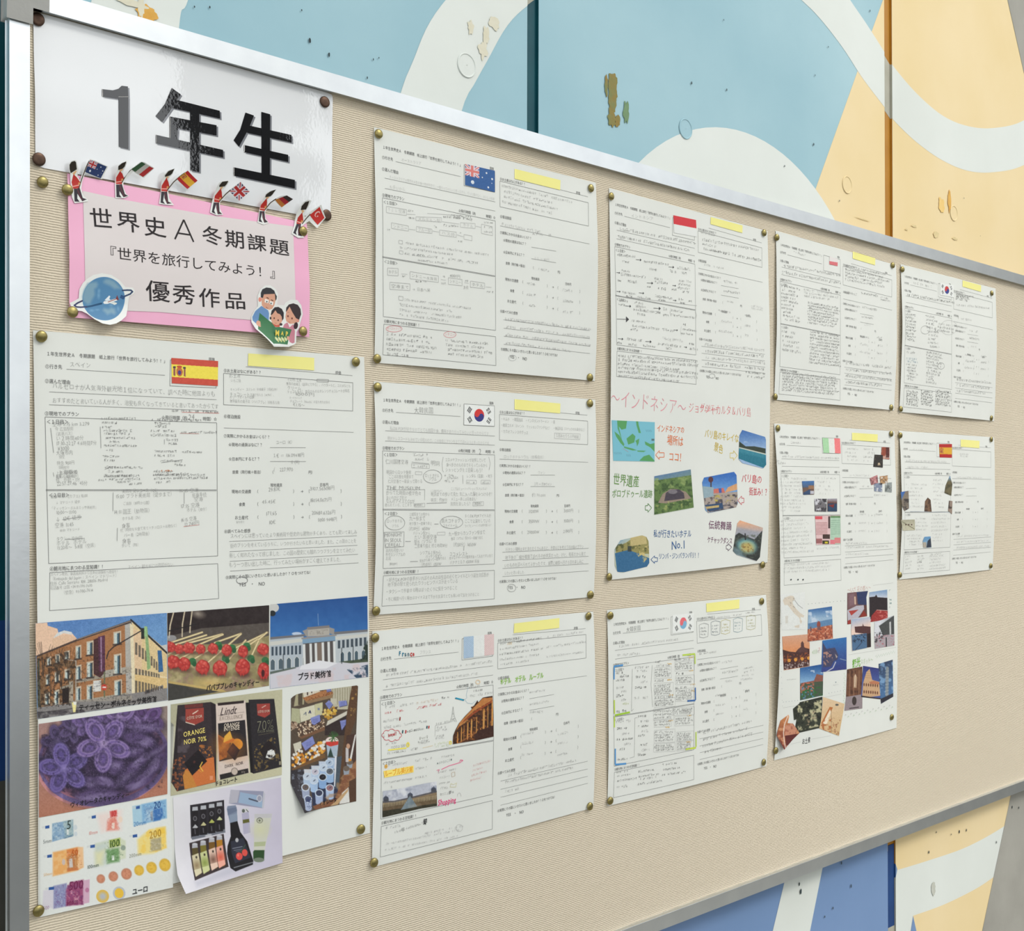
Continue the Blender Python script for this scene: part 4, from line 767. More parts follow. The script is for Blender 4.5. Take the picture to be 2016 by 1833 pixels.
p.poly([(315, 1275), (545, 1050), (690, 1240), (445, 1475)], (28, 22, 26)); p.tint(60, (96, 48, 40), .8, 12, .55, [(480, 1130), (560, 1130), (560, 1260), (430, 1280)]); p.line([(610, 1255), (572, 1330), (620, 1400)], 16, (236, 188, 70)); p.line([(545, 1380), (600, 1420)], 8, (226, 170, 60)); p.rect(735, 1480, 785, 1545, (226, 150, 110), .9)
p.poly([(830, 300), (1318, 240), (1385, 1430), (870, 1545)], (216, 198, 186)); p.poly([(860, 285), (1295, 242), (1290, 285), (868, 330)], (44, 32, 32)); p.poly([(868, 620), (1312, 560), (1352, 1145), (888, 1245)], (38, 34, 38)); p.poly([(1100, 1190), (1190, 1175), (1150, 1225)], (38, 34, 38)); p.poly([(895, 1460), (1362, 1355), (1370, 1430), (905, 1545)], (38, 34, 34)); p.line([(875, 492), (1295, 432)], 6, (120, 104, 96), .8)
p.poly([(868, 800), (950, 850), (1060, 900), (1010, 1180), (888, 1230)], (176, 98, 46)); p.tint(70, (110, 52, 34), .8, 3, .5, [(868, 800), (1060, 900), (1010, 1180), (888, 1230)]); p.ell(1050, 1010, 120, 90, (196, 120, 44), .9, 20, 60); p.poly([(955, 930), (975, 830), (1065, 740), (1105, 860), (1110, 935)], (232, 170, 62)); p.ell(1180, 960, 95, 92, (224, 140, 44)); p.poly([(960, 935), (1120, 860), (1140, 900), (1040, 950)], (216, 112, 40)); p.poly([(1015, 1085), (1110, 935), (1225, 1055), (1140, 1225)], (50, 34, 34)); p.ell(1085, 1030, 40, 55, (150, 78, 40), .8, 20, 30); p.ell(1140, 1408, 56, 62, (96, 84, 78)); p.ell(1140, 1408, 48, 54, (196, 180, 166))
p.poly([(1370, 230), (1790, 215), (1915, 1330), (1450, 1445), (1400, 1400)], (40, 36, 40)); p.poly([(1320, 280), (1385, 275), (1450, 1440), (1400, 1420)], (24, 20, 22)); p.poly([(1505, 300), (1720, 290), (1725, 465), (1635, 525), (1515, 485)], (160, 62, 54)); p.line([(1590, 360), (1650, 325)], 10, (226, 210, 190)); p.line([(1530, 810), (1790, 765)], 5, (128, 118, 84)); p.tint(30, (126, 102, 56), .9, 6, .5, [(1460, 1000), (1800, 820), (1880, 1200), (1600, 1400), (1470, 1400)]); p.poly([(1550, 1060), (1700, 890), (1820, 1020), (1640, 1225)], (34, 26, 28)); p.tint(30, (224, 224, 220), 1, 8, .3, [(1650, 1180), (1690, 1060), (1780, 1040), (1810, 1130), (1740, 1200)]); p.rect(1870, 1240, 1900, 1300, (170, 160, 130), .9)
p.noise(20, 6, 5); capflush() if PH[0] else None; PH[0] = p.build('glued_photo', r, 'printed photo of three dark chocolate boxes')
WHT = (222, 208, 190)
cap_i.T("CÔTE D'OR", 356, 535, 612, 495, WHT, size=7); cap_i.T('ORANGE', 300, 800, 660, 722, (232, 212, 120), size=15, off=.012); cap_i.T('NOIR 70%', 305, 925, 682, 858, (232, 212, 120), size=11, off=.012)
cap_i.build('package_lettering', PH[0]); cap_i = Ink(sh, .75); cap_i.T('Lindt', 915, 420, 1190, 385, (70, 58, 60), size=16, skew=.35); cap_i.build('package_lettering', PH[0]); cap_i = Ink(sh, .75); cap_i.T('EXCELLENCE', 895, 535, 1280, 495, (150, 138, 126), size=9, off=-.01); cap_i.T('ORANGE', 965, 650, 1225, 622, WHT, size=6, off=.01); cap_i.T('INTENSE', 962, 712, 1228, 682, WHT, size=6, off=.01); cap_i.T('DARK  NOIR', 980, 1325, 1285, 1258, (90, 80, 78), size=5); cap_i.T('100g', 1245, 1418, 1315, 1405, (140, 130, 124), size=4)
cap_i.build('package_lettering', PH[0]); cap_i = Ink(sh, .75); cap_i.T("CÔTE D'OR", 1522, 430, 1718, 410, WHT, size=6); cap_i.T('70%', 1500, 660, 1785, 620, (136, 134, 112), size=20, off=-.02); cap_i.T('COCOA INTENSE', 1515, 755, 1790, 735, (136, 134, 112), size=4.5, off=-.01); 
cap_i.build('package_lettering', PH[0]); cap_i = Ink(sh, .75); cap_i.H('チョコレート', 818, 1612, 1190, 1530, BK, size=11, off=.02)

crop(560, 1340, 7.05)
lift = lambda X, Y: 6.0 * np.clip(1 - np.hypot((X - 210) / 330, (Y - 1830) / 520), 0, 1) ** 1.5
p = Photo(sh, [(165, 192), (250, 170), (1005, 66), (1022, 80), (996, 735), (996, 1675), (240, 1830), (150, 1600), (85, 1420), (92, 250), (115, 225)], .85, .44, lift)
p.fill((84, 70, 58)); p.poly([(640, 110), (940, 72), (930, 400), (640, 400)], (186, 180, 156)); [p.line([(x, 100), (x, 330)], 7, (130, 122, 96)) for x in range(670, 930, 34)]; p.poly([(160, 180), (280, 150), (270, 330), (130, 360)], (168, 160, 126)); p.rect(190, 170, 250, 340, (64, 52, 42), .8)
p.poly([(250, 240), (340, 180), (640, 120), (680, 180), (560, 240), (300, 290)], (176, 118, 72)); p.tint(16, (126, 74, 46), .9, 3, .5, [(250, 240), (340, 180), (640, 120), (680, 180), (560, 240), (300, 290)]); p.poly([(280, 290), (680, 190), (660, 240), (330, 320)], (146, 116, 82)); p.poly([(255, 150), (470, 130), (500, 150), (270, 235)], (214, 206, 186)); p.line([(320, 165), (320, 195)], 18, (70, 50, 44)); p.line([(380, 150), (380, 170)], 14, (70, 50, 44))
p.poly([(100, 380), (210, 390), (220, 590), (90, 600)], (176, 176, 140)); p.poly([(210, 390), (420, 335), (430, 510), (225, 580)], (212, 208, 182)); p.poly([(420, 330), (530, 300), (530, 470), (430, 510)], (196, 192, 152)); p.line([(270, 470), (300, 440), (300, 480)], 8, (50, 60, 100)); p.line([(340, 450), (355, 420), (365, 450)], 14, (40, 44, 90)); p.rect(460, 380, 490, 410, (120, 130, 160))
p.poly([(600, 560), (870, 420), (870, 470), (560, 690)], (206, 200, 184)); p.rect(640, 250, 720, 330, (196, 190, 170)); p.poly([(560, 640), (880, 470), (880, 760), (560, 760)], (52, 40, 40))
def nuts(P, c0, n, rr, sd):
    r2 = random.Random(sd); P_ = np.array(P); p.poly(P, (84, 62, 50))
    for _ in range(n):
        x = r2.uniform(P_[:, 0].min(), P_[:, 0].max()); y = r2.uniform(P_[:, 1].min(), P_[:, 1].max())
        if p._sd(np.array([x]), np.array([y]), P_)[0] > 0: c = r2.choice(c0); p.ell(x, y, rr * r2.uniform(.7, 1.2), rr * r2.uniform(.6, 1), c, 1, r2.uniform(0, 180))
nuts([(520, 430), (620, 380), (740, 360), (700, 480), (600, 545), (530, 480)], [(214, 176, 70), (226, 196, 110), (190, 140, 50)], 60, 20, 1); nuts([(170, 640), (300, 560), (560, 540), (560, 640), (350, 760), (200, 800)], [(214, 190, 160), (226, 208, 180), (190, 160, 130)], 180, 11, 2); nuts([(90, 560), (170, 580), (180, 640), (90, 700)], [(200, 176, 150), (150, 120, 96)], 50, 11, 3)
p.poly([(200, 790), (560, 640), (560, 690), (240, 810)], (120, 84, 60)); p.poly([(120, 880), (230, 840), (240, 960), (150, 1010)], (206, 200, 180)); nuts([(105, 1060), (190, 960), (560, 830), (560, 990), (300, 1150), (110, 1220)], [(222, 150, 48), (232, 176, 70), (226, 222, 214), (200, 120, 40), (222, 218, 208)], 150, 24, 4); p.poly([(110, 1220), (560, 1010), (570, 1070), (110, 1245)], (120, 84, 50))
p.poly([(90, 1245), (300, 1230), (330, 1830), (240, 1830), (90, 1500)], (52, 48, 54)); p.tint(40, (130, 140, 156), .7, 3, .55, [(90, 1245), (300, 1230), (330, 1700), (90, 1500)]); p.poly([(350, 1200), (760, 1050), (760, 1500), (700, 1700), (380, 1740)], (44, 50, 76))
for x, y, c0, top in ((330, 1230, (206, 208, 214), 0), (430, 1180, (200, 206, 216), 0), (535, 1120, (190, 202, 220), 0), (655, 1070, (170, 190, 216), 0), (620, 1140, (150, 176, 212), (170, 190, 214)), (540, 1210, (160, 186, 220), (190, 205, 222)), (425, 1265, (176, 196, 222), (196, 190, 204)), (315, 1330, (170, 190, 214), (196, 206, 220)), (630, 1260, (150, 182, 220), (96, 102, 110)), (530, 1340, (132, 168, 214), (34, 32, 38)), (410, 1390, (160, 188, 222), (190, 206, 226)), (630, 1490, (170, 192, 226), (150, 110, 116)), (480, 1560, (160, 176, 210), (54, 58, 84)), (285, 1480, (150, 160, 186), (96, 84, 80)), (310, 1640, (166, 178, 206), (70, 78, 110))):
    p.poly([(x - 58, y), (x + 58, y), (x + 52, y + 130), (x - 52, y + 140)], c0); p.ell(x, y + 132, 54, 30, c0); 
    if top: p.ell(x, y, 60, 52, (200, 212, 226)); p.ell(x, y, 46, 40, top); p.ell(x + 5, y - 4, 20, 8, (60, 64, 84), .8, -40)
p.tint(14, (40, 50, 100), .9, 2, .5, [(265, 1640), (370, 1600), (375, 1790), (290, 1800)])
p.poly([(580, 860), (750, 860), (730, 1060), (600, 1060)], (168, 184, 200)); p.ell(660, 840, 90, 62, (230, 214, 206)); p.poly([(575, 850), (750, 840), (745, 890), (640, 915), (580, 890)], (204, 60, 50)); p.poly([(600, 1060), (640, 930), (680, 1060)], (44, 66, 60)); 
for q in range(22): a = random.uniform(0, 6.28); p.line([(680, 790), (680 + 70 * math.cos(a), 780 + 75 * math.sin(a))], 9, (58, 100, 52), .8)
p.line([(712, 1060), (700, 1460)], 26, (214, 216, 222)); p.poly([(730, 1060), (830, 1040), (780, 1500), (700, 1500)], (74, 86, 98))
p.poly([(935, 72), (1022, 70), (985, 560), (860, 900), (780, 1560), (740, 1580), (860, 500)], (92, 64, 44)); p.tint(28, (186, 146, 74), .8, 8, .6, [(940, 90), (1015, 90), (985, 560), (900, 560)]); p.poly([(860, 760), (996, 735), (996, 1675), (900, 1690), (900, 1500), (820, 1400)], (74, 52, 44)); p.poly([(975, 760), (996, 740), (930, 1100), (905, 1090)], (224, 222, 216)); p.poly([(830, 1290), (1000, 1100), (1000, 1330), (760, 1640), (640, 1740), (420, 1790), (380, 1740), (700, 1640)], (132, 84, 58)); p.tint(50, (176, 132, 88), .6, 3, .5, [(830, 1290), (1000, 1100), (1000, 1330), (760, 1640), (640, 1740), (420, 1790)])
p.poly([(800, 1560), (890, 1480), (905, 1690), (760, 1715)], (222, 220, 214)); p.poly([(895, 1400), (996, 1350), (996, 1675), (905, 1690)], (84, 58, 42)); p.poly([(640, 1740), (890, 1490), (880, 1540), (740, 1720)], (196, 160, 116))
for x, y in ((905, 1130), (860, 1220)): p.poly([(x - 44, y), (x + 44, y), (x + 34, y + 80), (x - 34, y + 90)], (150, 158, 170)); p.ell(x, y, 44, 38, (110, 96, 84)); 
p.ell(900, 1100, 30, 20, (226, 150, 50)); p.rect(850, 930, 890, 1130, (196, 190, 190)); p.ell(885, 910, 26, 36, (196, 150, 120))
for P in ([(565, 320), (620, 270), (670, 330), (620, 400)], [(750, 285), (860, 275), (870, 340), (760, 365)], [(360, 520), (490, 470), (500, 560), (415, 615), (380, 600)], [(235, 870), (390, 770), (425, 870), (290, 975)], [(770, 560), (855, 540), (850, 610), (795, 690)], [(580, 115), (640, 110), (650, 145), (590, 155)]):
    p.poly([(x + 6, y + 8) for x, y in P], (48, 44, 70), .8); p.poly(P, (128, 136, 196)); c_ = np.mean(P, 0)
    for q in (-16, 4, 24): p.line([(c_[0] - 32, c_[1] + q + 10), (c_[0] + 32, c_[1] + q - 8)], 5, (70, 78, 140), .8)
p.noise(14, 8, 5); capflush() if PH[0] else None; PH[0] = p.build('glued_photo', r, 'printed photo of a sweet shop shelf'); cap_i.H('ヴィオレータ', 425, 1722, 728, 1655, BK, size=8, off=.02)

crop(335, 1530, 7.97)
hang = lambda X, Y: 9.0 * np.clip((Y - 1000) / 800, 0, 1) ** 2 * np.clip(1.2 - X / 1750, 0, 1)
p = Photo(sh, [(45, 320), (1740, 5), (1752, 700), (1762, 1345), (172, 1800), (85, 1520)], .85, .5, hang)
p.grad((100, 300), (1700, 500), (224, 222, 226), (200, 194, 212)); p.poly([(340, 1620), (900, 1420), (1300, 1310), (1420, 1350), (800, 1560), (360, 1700)], (186, 186, 200), .6, 10)
p.poly([(312, 440), (845, 358), (862, 840), (328, 960)], (40, 36, 42)); p.poly([(328, 940), (860, 815), (868, 870), (345, 985)], (112, 116, 128)); p.poly([(300, 1035), (840, 890), (905, 1400), (345, 1605)], (56, 44, 46))
for k_, (x, y) in enumerate(((388, 500), (518, 480), (648, 455), (770, 430))):
    p.poly([(x - 42, y + 10), (x + 44, y), (x + 62, y + 420), (x - 46, y + 430)], (30, 26, 30)); p.poly([(x - 38, y - 30), (x + 44, y - 38), (x + 48, y + 22), (x - 42, y + 30)], (178, 180, 186)); p.ell(x + 2, y + 150 - k_ * 15, 30, 38, (120, 118, 124)); p.ell(x + 2, y + 150 - k_ * 15, 21, 28, (46, 42, 48)); p.poly([(x - 40, y + 300 - k_ * 18), (x + 5, y + 240 - k_ * 18), (x + 50, y + 285 - k_ * 18), (x + 30, y + 300 - k_ * 18)], ((180, 180, 184), (196, 190, 140), (178, 184, 90), (200, 204, 150))[k_]); p.line([(x, y + 320), (x + 6, y + 390)], 16, (110, 108, 118), .7)
for (x, y), c0, c1, gl in (((390, 1110), (206, 196, 160), (140, 116, 80), (84, 72, 36)), ((520, 1070), (196, 200, 140), (130, 146, 64), (120, 110, 40)), ((655, 1020), (222, 188, 168), (112, 74, 60), (120, 84, 30)), ((775, 985), (232, 160, 140), (214, 84, 62), (180, 120, 30))):
    p.poly([(x - 50, y), (x + 42, y - 12), (x + 70, y + 400), (x - 30, y + 420)], gl); p.poly([(x - 55, y + 120), (x + 50, y + 80), (x + 84, y + 370), (x - 25, y + 430)], c0); p.ell(x + 12, y + 270, 50, 60, c1, .9, 10, 14); p.poly([(x - 38, y + 340), (x + 72, y + 310), (x + 82, y + 380), (x - 22, y + 440)], tuple(min(255, v + 10) for v in c0)); p.ell(x + 14, y + 145, 14, 20, (60, 50, 40)); p.poly([(x - 45, y - 60), (x + 38, y - 68), (x + 42, y - 5), (x - 48, y + 5)], (176, 176, 184)); p.ell(x - 3, y - 60, 40, 18, (196, 196, 202))
p.ell(600, 915, 56, 18, (190, 190, 196), 1, -12)
p.poly([(888, 500), (900, 455), (1030, 440), (1048, 520), (1055, 680), (940, 730)], (122, 134, 158)); p.poly([(930, 600), (1000, 580), (1050, 560), (1058, 690), (940, 730)], (136, 150, 172)); p.poly([(895, 500), (1040, 470), (1050, 530), (905, 600)], (104, 116, 142)); p.poly([(940, 720), (1055, 690), (1100, 860), (1210, 1010), (1300, 1310), (1290, 1370), (1010, 1475), (930, 1420), (890, 1200), (900, 1080), (950, 930)], (24, 22, 26)); p.poly([(950, 1010), (1150, 950), (1260, 1260), (1010, 1350), (960, 1180)], (44, 46, 60)); p.ell(1048, 988, 25, 34, (180, 180, 184)); p.line([(980, 1120), (1130, 1090)], 12, (150, 156, 170), .8); p.line([(1000, 1150), (1120, 1130)], 10, (150, 156, 170), .7); p.line([(1030, 1170), (1110, 1155)], 7, (150, 156, 170), .7); p.ell(1080, 1240, 52, 58, (226, 76, 70)); p.ell(1168, 1185, 44, 54, (226, 80, 70)); p.ell(1062, 1225, 16, 22, (242, 130, 116), .8); p.line([(1100, 1190), (1180, 1060)], 6, (80, 120, 60)); p.line([(990, 1415), (1290, 1335)], 14, (150, 154, 160), .8)
p.poly([(950, 200), (1465, 222), (1455, 490), (920, 415)], (146, 148, 172)); p.poly([(950, 200), (1090, 210), (1050, 400), (920, 415)], (178, 176, 188)); p.poly([(1100, 235), (1440, 300), (1450, 480), (1070, 400)], (148, 172, 200)); p.ell(1400, 335, 44, 56, (196, 196, 206)); p.ell(1400, 335, 30, 40, (150, 152, 170)); p.line([(1240, 340), (1370, 380)], 22, (70, 74, 92)); p.poly([(1465, 222), (1490, 262), (1470, 490), (1440, 485)], (190, 190, 200))
p.poly([(1118, 500), (1225, 480), (1262, 870), (1152, 900)], (176, 172, 196)); p.poly([(1118, 500), (1225, 480), (1232, 540), (1125, 570)], (206, 206, 208)); p.ell(1150, 530, 24, 28, (90, 96, 90)); p.line([(1195, 510), (1225, 545)], 10, (60, 60, 60)); p.poly([(1138, 670), (1238, 655), (1245, 708), (1142, 728)], (96, 96, 42))
p.poly([(1325, 580), (1600, 575), (1480, 1160), (1310, 1150)], (206, 206, 192)); p.poly([(1325, 580), (1600, 575), (1590, 640), (1325, 640)], (196, 194, 196)); p.ell(1405, 680, 50, 46, (96, 98, 86)); p.ell(1405, 680, 38, 34, (190, 192, 178)); p.ell(1403, 682, 16, 18, (80, 84, 70)); p.ell(1410, 820, 90, 80, (206, 206, 164), .9, 0, 30); p.poly([(1320, 1020), (1500, 1010), (1490, 1080), (1318, 1090)], (178, 186, 146)); p.poly([(1300, 1170), (1320, 1145), (1480, 1145), (1470, 1300), (1300, 1290)], (44, 76, 40)); p.ell(1388, 1298, 84, 36, (116, 128, 110))
p.noise(200, 4, 2); capflush() if PH[0] else None; PH[0] = p.build('glued_photo', r, 'white printed page of bottled oils, a dark bottle and cream tubes')

crop(70, 1560, 7.33)
p = Photo(sh, [(60, 372), (1945, 35), (1985, 1372), (62, 1802)], .85, .46)
p.fill((226, 229, 224)); p.sk = .4
def note(x0, y0, x1, y1, sl, base, art, flagx):   # bank note: tl x,y  br x; sl slope
    P = [(x0, y0), (x1, y0 + sl), (x1, y1 + sl), (x0, y1)]; p.poly(P, base, .9, 4); 
    return P
def nt(P, c0, c1, seed, a=.8): p.tint(60, c1, a, seed, .5, P); 
P = [(240, 450), (540, 395), (545, 625), (240, 715)]; p.poly(P, (132, 166, 196), 1, 4); nt(P, 0, (176, 200, 214), 3); p.poly([(400, 420), (540, 395), (545, 620), (430, 650)], (160, 184, 180), .8, 14); p.poly([(400, 660), (545, 600), (545, 630), (420, 670)], (96, 130, 150), .8); p.rect(450, 530, 478, 610, (226, 230, 226), .9); p.ell(575, 505, 26, 38, (196, 208, 214), .8); p.ell(580, 600, 22, 34, (196, 208, 214), .8)
P = [(880, 320), (1180, 255), (1245, 260), (1235, 540), (1030, 555), (950, 580)]; p.poly(P, (238, 214, 206), .8, 30); p.poly([(1070, 275), (1175, 255), (1180, 345), (1080, 360)], (222, 96, 92), .95, 6); p.poly([(1040, 400), (1160, 330), (1200, 540), (1025, 555)], (230, 138, 120), .9, 14); p.rect(1100, 440, 1140, 525, (240, 222, 206), .9); p.ell(1225, 390, 30, 45, (240, 214, 190), .8)
P = [(1395, 200), (1885, 100), (1895, 370), (1410, 490)]; p.poly(P, (168, 204, 222), 1, 4); p.poly([(1530, 175), (1885, 100), (1890, 370), (1545, 455)], (124, 174, 214), .9, 10); p.poly([(1700, 240), (1830, 230), (1835, 330), (1800, 400), (1700, 420)], (56, 110, 180), .95, 8); p.poly([(1600, 230), (1660, 210), (1690, 400), (1590, 410)], (170, 196, 216), .8, 20); p.poly([(1655, 290), (1690, 260), (1695, 410), (1665, 410)], (150, 156, 166), .9)
P = [(250, 865), (605, 790), (680, 800), (690, 1080), (600, 1130), (250, 1210)]; p.poly(P, (236, 170, 96), 1, 10); nt(P, 0, (240, 194, 130), 7, .7); p.poly([(450, 830), (605, 795), (610, 900), (560, 870), (450, 940)], (222, 128, 62), .9, 6); p.poly([(445, 950), (520, 890), (600, 900), (605, 1090), (470, 1110)], (190, 122, 70), .9, 8); p.poly([(480, 970), (530, 950), (540, 1080), (490, 1090)], (206, 196, 190)); p.rect(570, 950, 590, 1070, (206, 150, 90)); p.ell(405, 1005, 24, 45, (206, 186, 176)); p.poly([(450, 1110), (620, 1080), (620, 1120), (460, 1145)], (200, 110, 60), .8); p.poly([(615, 800), (685, 790), (690, 1080), (615, 1100)], (240, 196, 150), .8, 10)
P = [(860, 740), (1220, 655), (1300, 700), (1300, 950), (870, 1070)]; p.poly(P, (206, 214, 180), .8, 10); p.poly([(860, 760), (1050, 700), (1050, 1040), (870, 1070)], (196, 208, 204), .8, 30); p.poly([(860, 870), (1000, 830), (960, 1040), (870, 1050)], (228, 224, 172), .8, 30); p.poly([(1060, 690), (1220, 655), (1225, 770), (1070, 800)], (166, 184, 84), .9, 6); p.poly([(1020, 830), (1200, 800), (1210, 1000), (1030, 1030)], (96, 146, 84), .85, 14); p.rect(1100, 910, 1135, 980, (230, 236, 226)); p.ell(1265, 800, 34, 38, (140, 156, 140), .9)
P = [(1470, 680), (1640, 540), (1870, 500), (1890, 800), (1700, 880), (1480, 900)]; p.poly(P, (242, 218, 130), 1, 16); nt(P, 0, (246, 206, 90), 6, .8); p.poly([(1740, 520), (1870, 500), (1880, 600), (1740, 620)], (244, 198, 64), .8, 16); p.poly([(1660, 680), (1810, 650), (1815, 830), (1665, 855)], (170, 160, 130), .85, 10)
P = [(110, 1420), (780, 1260), (775, 1590), (260, 1680), (100, 1640)]; p.poly(P, (212, 206, 218), .8, 8); p.poly([(260, 1350), (450, 1310), (460, 1640), (260, 1680)], (142, 146, 186), 1, 8); p.poly([(440, 1400), (500, 1300), (690, 1260), (690, 1620), (440, 1640)], (160, 74, 116), 1, 10); p.tint(30, (128, 50, 96), .7, 4, .5, [(460, 1310), (690, 1260), (690, 1620), (440, 1640)]); p.poly([(690, 1270), (780, 1255), (775, 1590), (690, 1610)], (212, 166, 190), .9); p.ell(745, 1410, 28, 34, (190, 120, 156)); p.poly([(500, 1420), (530, 1410), (530, 1460), (510, 1470)], (206, 130, 156)); p.rect(560, 1520, 620, 1590, (206, 140, 160), .8)
for x, y, w in ((140, 500, 60), (810, 355, 60), (1450, 217, 55), (1402, 628, 65), (790, 778, 66), (168, 920, 66), (190, 1385, 78)): p.rect(x - 50, y - 8, x - 8, y + 22, (206, 208, 206), .7, -6); p.poly([(x, y - 14), (x + w, y - 26), (x + w, y + 18), (x, y + 26)], (44, 86, 156))
for x, y, rx, ry, c in ((942, 1248, 58, 62, 0), (1122, 1213, 66, 70, 0), (1312, 1177, 74, 80, 0), (1494, 1125, 68, 74, 1), (1674, 1087, 74, 82, 1), (1866, 1047, 80, 90, 1)):
    p.ell(x, y, rx, ry, ((178, 112, 84), (212, 166, 52))[c], 1, -15, 3); p.ell(x, y, rx * .86, ry * .86, ((214, 142, 110), (234, 190, 70))[c], 1, -15, 6); p.tint(24, ((190, 116, 84), (214, 160, 50))[c], .7, int(x), .55, [(x - rx * .7, y - ry * .7), (x + rx * .7, y - ry * .7), (x + rx * .7, y + ry * .7), (x - rx * .7, y + ry * .7)])
p.ell(968, 1500, 92, 94, (226, 186, 82), 1, -15); p.ell(970, 1500, 50, 52, (184, 188, 192), 1, -15, 8); p.ell(1206, 1455, 90, 96, (186, 192, 202), 1, -15); p.ell(1206, 1455, 64, 72, (238, 192, 62), 1, -15)
for P_, c_ in (([(250, 450), (540, 400), (540, 640), (250, 700)], (84, 120, 156)), ([(1030, 380), (1190, 300), (1220, 540), (1030, 550)], (206, 90, 84)), ([(1560, 190), (1880, 120), (1885, 370), (1560, 440)], (50, 96, 160)), ([(440, 850), (620, 800), (680, 1080), (450, 1130)], (176, 96, 50)), ([(1000, 720), (1230, 680), (1290, 960), (1000, 1030)], (70, 110, 60)), ([(1640, 640), (1850, 600), (1850, 820), (1640, 860)], (150, 140, 110)), ([(270, 1360), (690, 1270), (690, 1620), (270, 1670)], (110, 60, 120))):
    p.tint(20, c_, .38, int(P_[0][0]), .54, P_, k=6); p.tint(20, (236, 238, 232), .25, int(P_[0][0]) + 5, .6, P_, k=9)
p.noise(20, 3, 5); capflush() if PH[0] else None; PH[0] = p.build('glued_photo', r, 'white printed page of euro notes and coins')
for st, x0, y0, x1, y1, c, sz, of in (('5', 450, 465, 520, 455, (58, 72, 70), 19, 0), ('10', 1085, 310, 1170, 292, (206, 60, 60), 16, 0), ('20', 1705, 185, 1812, 165, (40, 76, 140), 17, 0), ('50', 520, 880, 618, 855, (196, 96, 40), 16, 0), ('100', 1058, 745, 1222, 715, (60, 92, 40), 16, 0), ('200', 1640, 615, 1820, 570, (184, 146, 60), 17, 0), ('500', 480, 1350, 700, 1315, (120, 40, 84), 18, 0),
                             ('5mm', 108, 712, 235, 690, (110, 116, 118), 9, -.01), ('10mm', 765, 590, 900, 565, (226, 140, 130), 8, -.01), ('20mm', 1415, 460, 1600, 425, (70, 130, 190), 8, -.01), ('50mm', 115, 1190, 245, 1165, (236, 190, 130), 8, -.01), ('100mm', 742, 1080, 915, 1040, (90, 104, 100), 9, 0), ('200mm', 1350, 918, 1530, 880, (150, 150, 130), 9, -.01), ('500', 110, 1672, 200, 1655, (170, 120, 170), 7, -.01), ('Imm', 455, 1590, 620, 1560, (120, 40, 84), 12, 0)):
    cap_i.T(st, x0, y0, x1, y1, c, size=sz, off=of)
cap_i.build('note_lettering', PH[0]); cap_i = Ink(sh, .75); cap_i.H('ユーロ', 1395, 1438, 1625, 1385, (44, 46, 50), size=13, off=.025, jit=.02); capflush()

# ------------------------------------------------------------------ the other worksheets
G1 = (180, 180, 178); G2 = (148, 148, 146); G3 = (116, 116, 114)
C1 = (720, 240, 4.289); C2 = (720, 500, 4.289)
# Australia
sh = SH['aus']; crop(*C1)
r, k = worksheet('aus', 'worksheet with a blue starred flag, at the top left of the board below the rail', 'australia', [(1258, 396), (1645, 492), (1642, 575), (1258, 480)], C1)
flagpart(sh, r, 'australia', [(840, 355), (1090, 412), (1090, 593), (840, 533)], cell=.5, label='blue pencil coloured flag')
k.H('オーストラリア', 300, 318, 470, 352, G1)
k.H('オーストラリアの自然や人気の食べ物が好きで、一度行ってみたいと思ったから。行った事がなく、おいしい料理', 200, 462, 1088, 650, G1, size=6); k.H('も多いから。', 200, 545, 360, 578, G1)
for i, n in enumerate((600, 420, 470, 450)): k.Sc(1150, 535 + i * 45, 1150 + n, 535 + i * 45 + n * .24, 26, G1, .32)
for P in ([(175, 712), (345, 740), (345, 790), (175, 765)], [(425, 800), (640, 808), (640, 845), (425, 832)], [(800, 850), (925, 858), (925, 900), (800, 888)], [(978, 862), (1072, 885), (1072, 960), (978, 940)], [(218, 850), (362, 878), (362, 922), (218, 898)], [(428, 882), (560, 905), (560, 942), (428, 925)], [(625, 912), (765, 930), (765, 975), (625, 955)], [(830, 950), (898, 962), (898, 1003), (830, 990)], [(280, 998), (312, 1003), (312, 1032), (280, 1026)], [(285, 1085), (315, 1090), (315, 1118), (285, 1112)]): k.Ln(.35, G1, *P, close=True)
for st, x0, y0, x1, y1 in (('ｳﾙﾙ空港', 190, 738, 335, 762), ('メルボルン駅', 440, 815, 630, 838), ('ホテル', 820, 868, 910, 882), ('シドニー', 230, 875, 355, 900), ('ブルー駅', 440, 905, 550, 922), ('バス停', 640, 932, 755, 955)): k.H(st, x0, y0, x1, y1, G1, size=6)
for x, y, n in ((360, 750, 35), (655, 800, 180), (720, 785, 170), (1000, 845, 75), (1000, 885, 70), (1000, 925, 70), (180, 908, 35), (575, 885, 30), (785, 935, 28), (780, 1005, 40), (660, 870, 120), (360, 808, 50), (735, 805, 160)): k.Sc(x, y, x + n, y + n * .1, 20, G2, .3)
for a, b in (((350, 778), (420, 782)), ((645, 842), (790, 862)), ((930, 880), (975, 890)), ((365, 905), (420, 912)), ((565, 920), (620, 930)), ((770, 952), (826, 970))): k.Ln(.35, G1, a, b)
k.Sc(320, 1018, 1045, 1125, 24, G1); k.Sc(285, 1058, 740, 1120, 24, G1); k.Sc(325, 1108, 960, 1192, 24, G1); k.H('もどる', 435, 1122, 495, 1132, G3); k.Ln(.35, G1, (520, 772), (800, 790), (900, 838))
crop(*C2); k.Sc(435, 50, 690, 80, 22, G1)
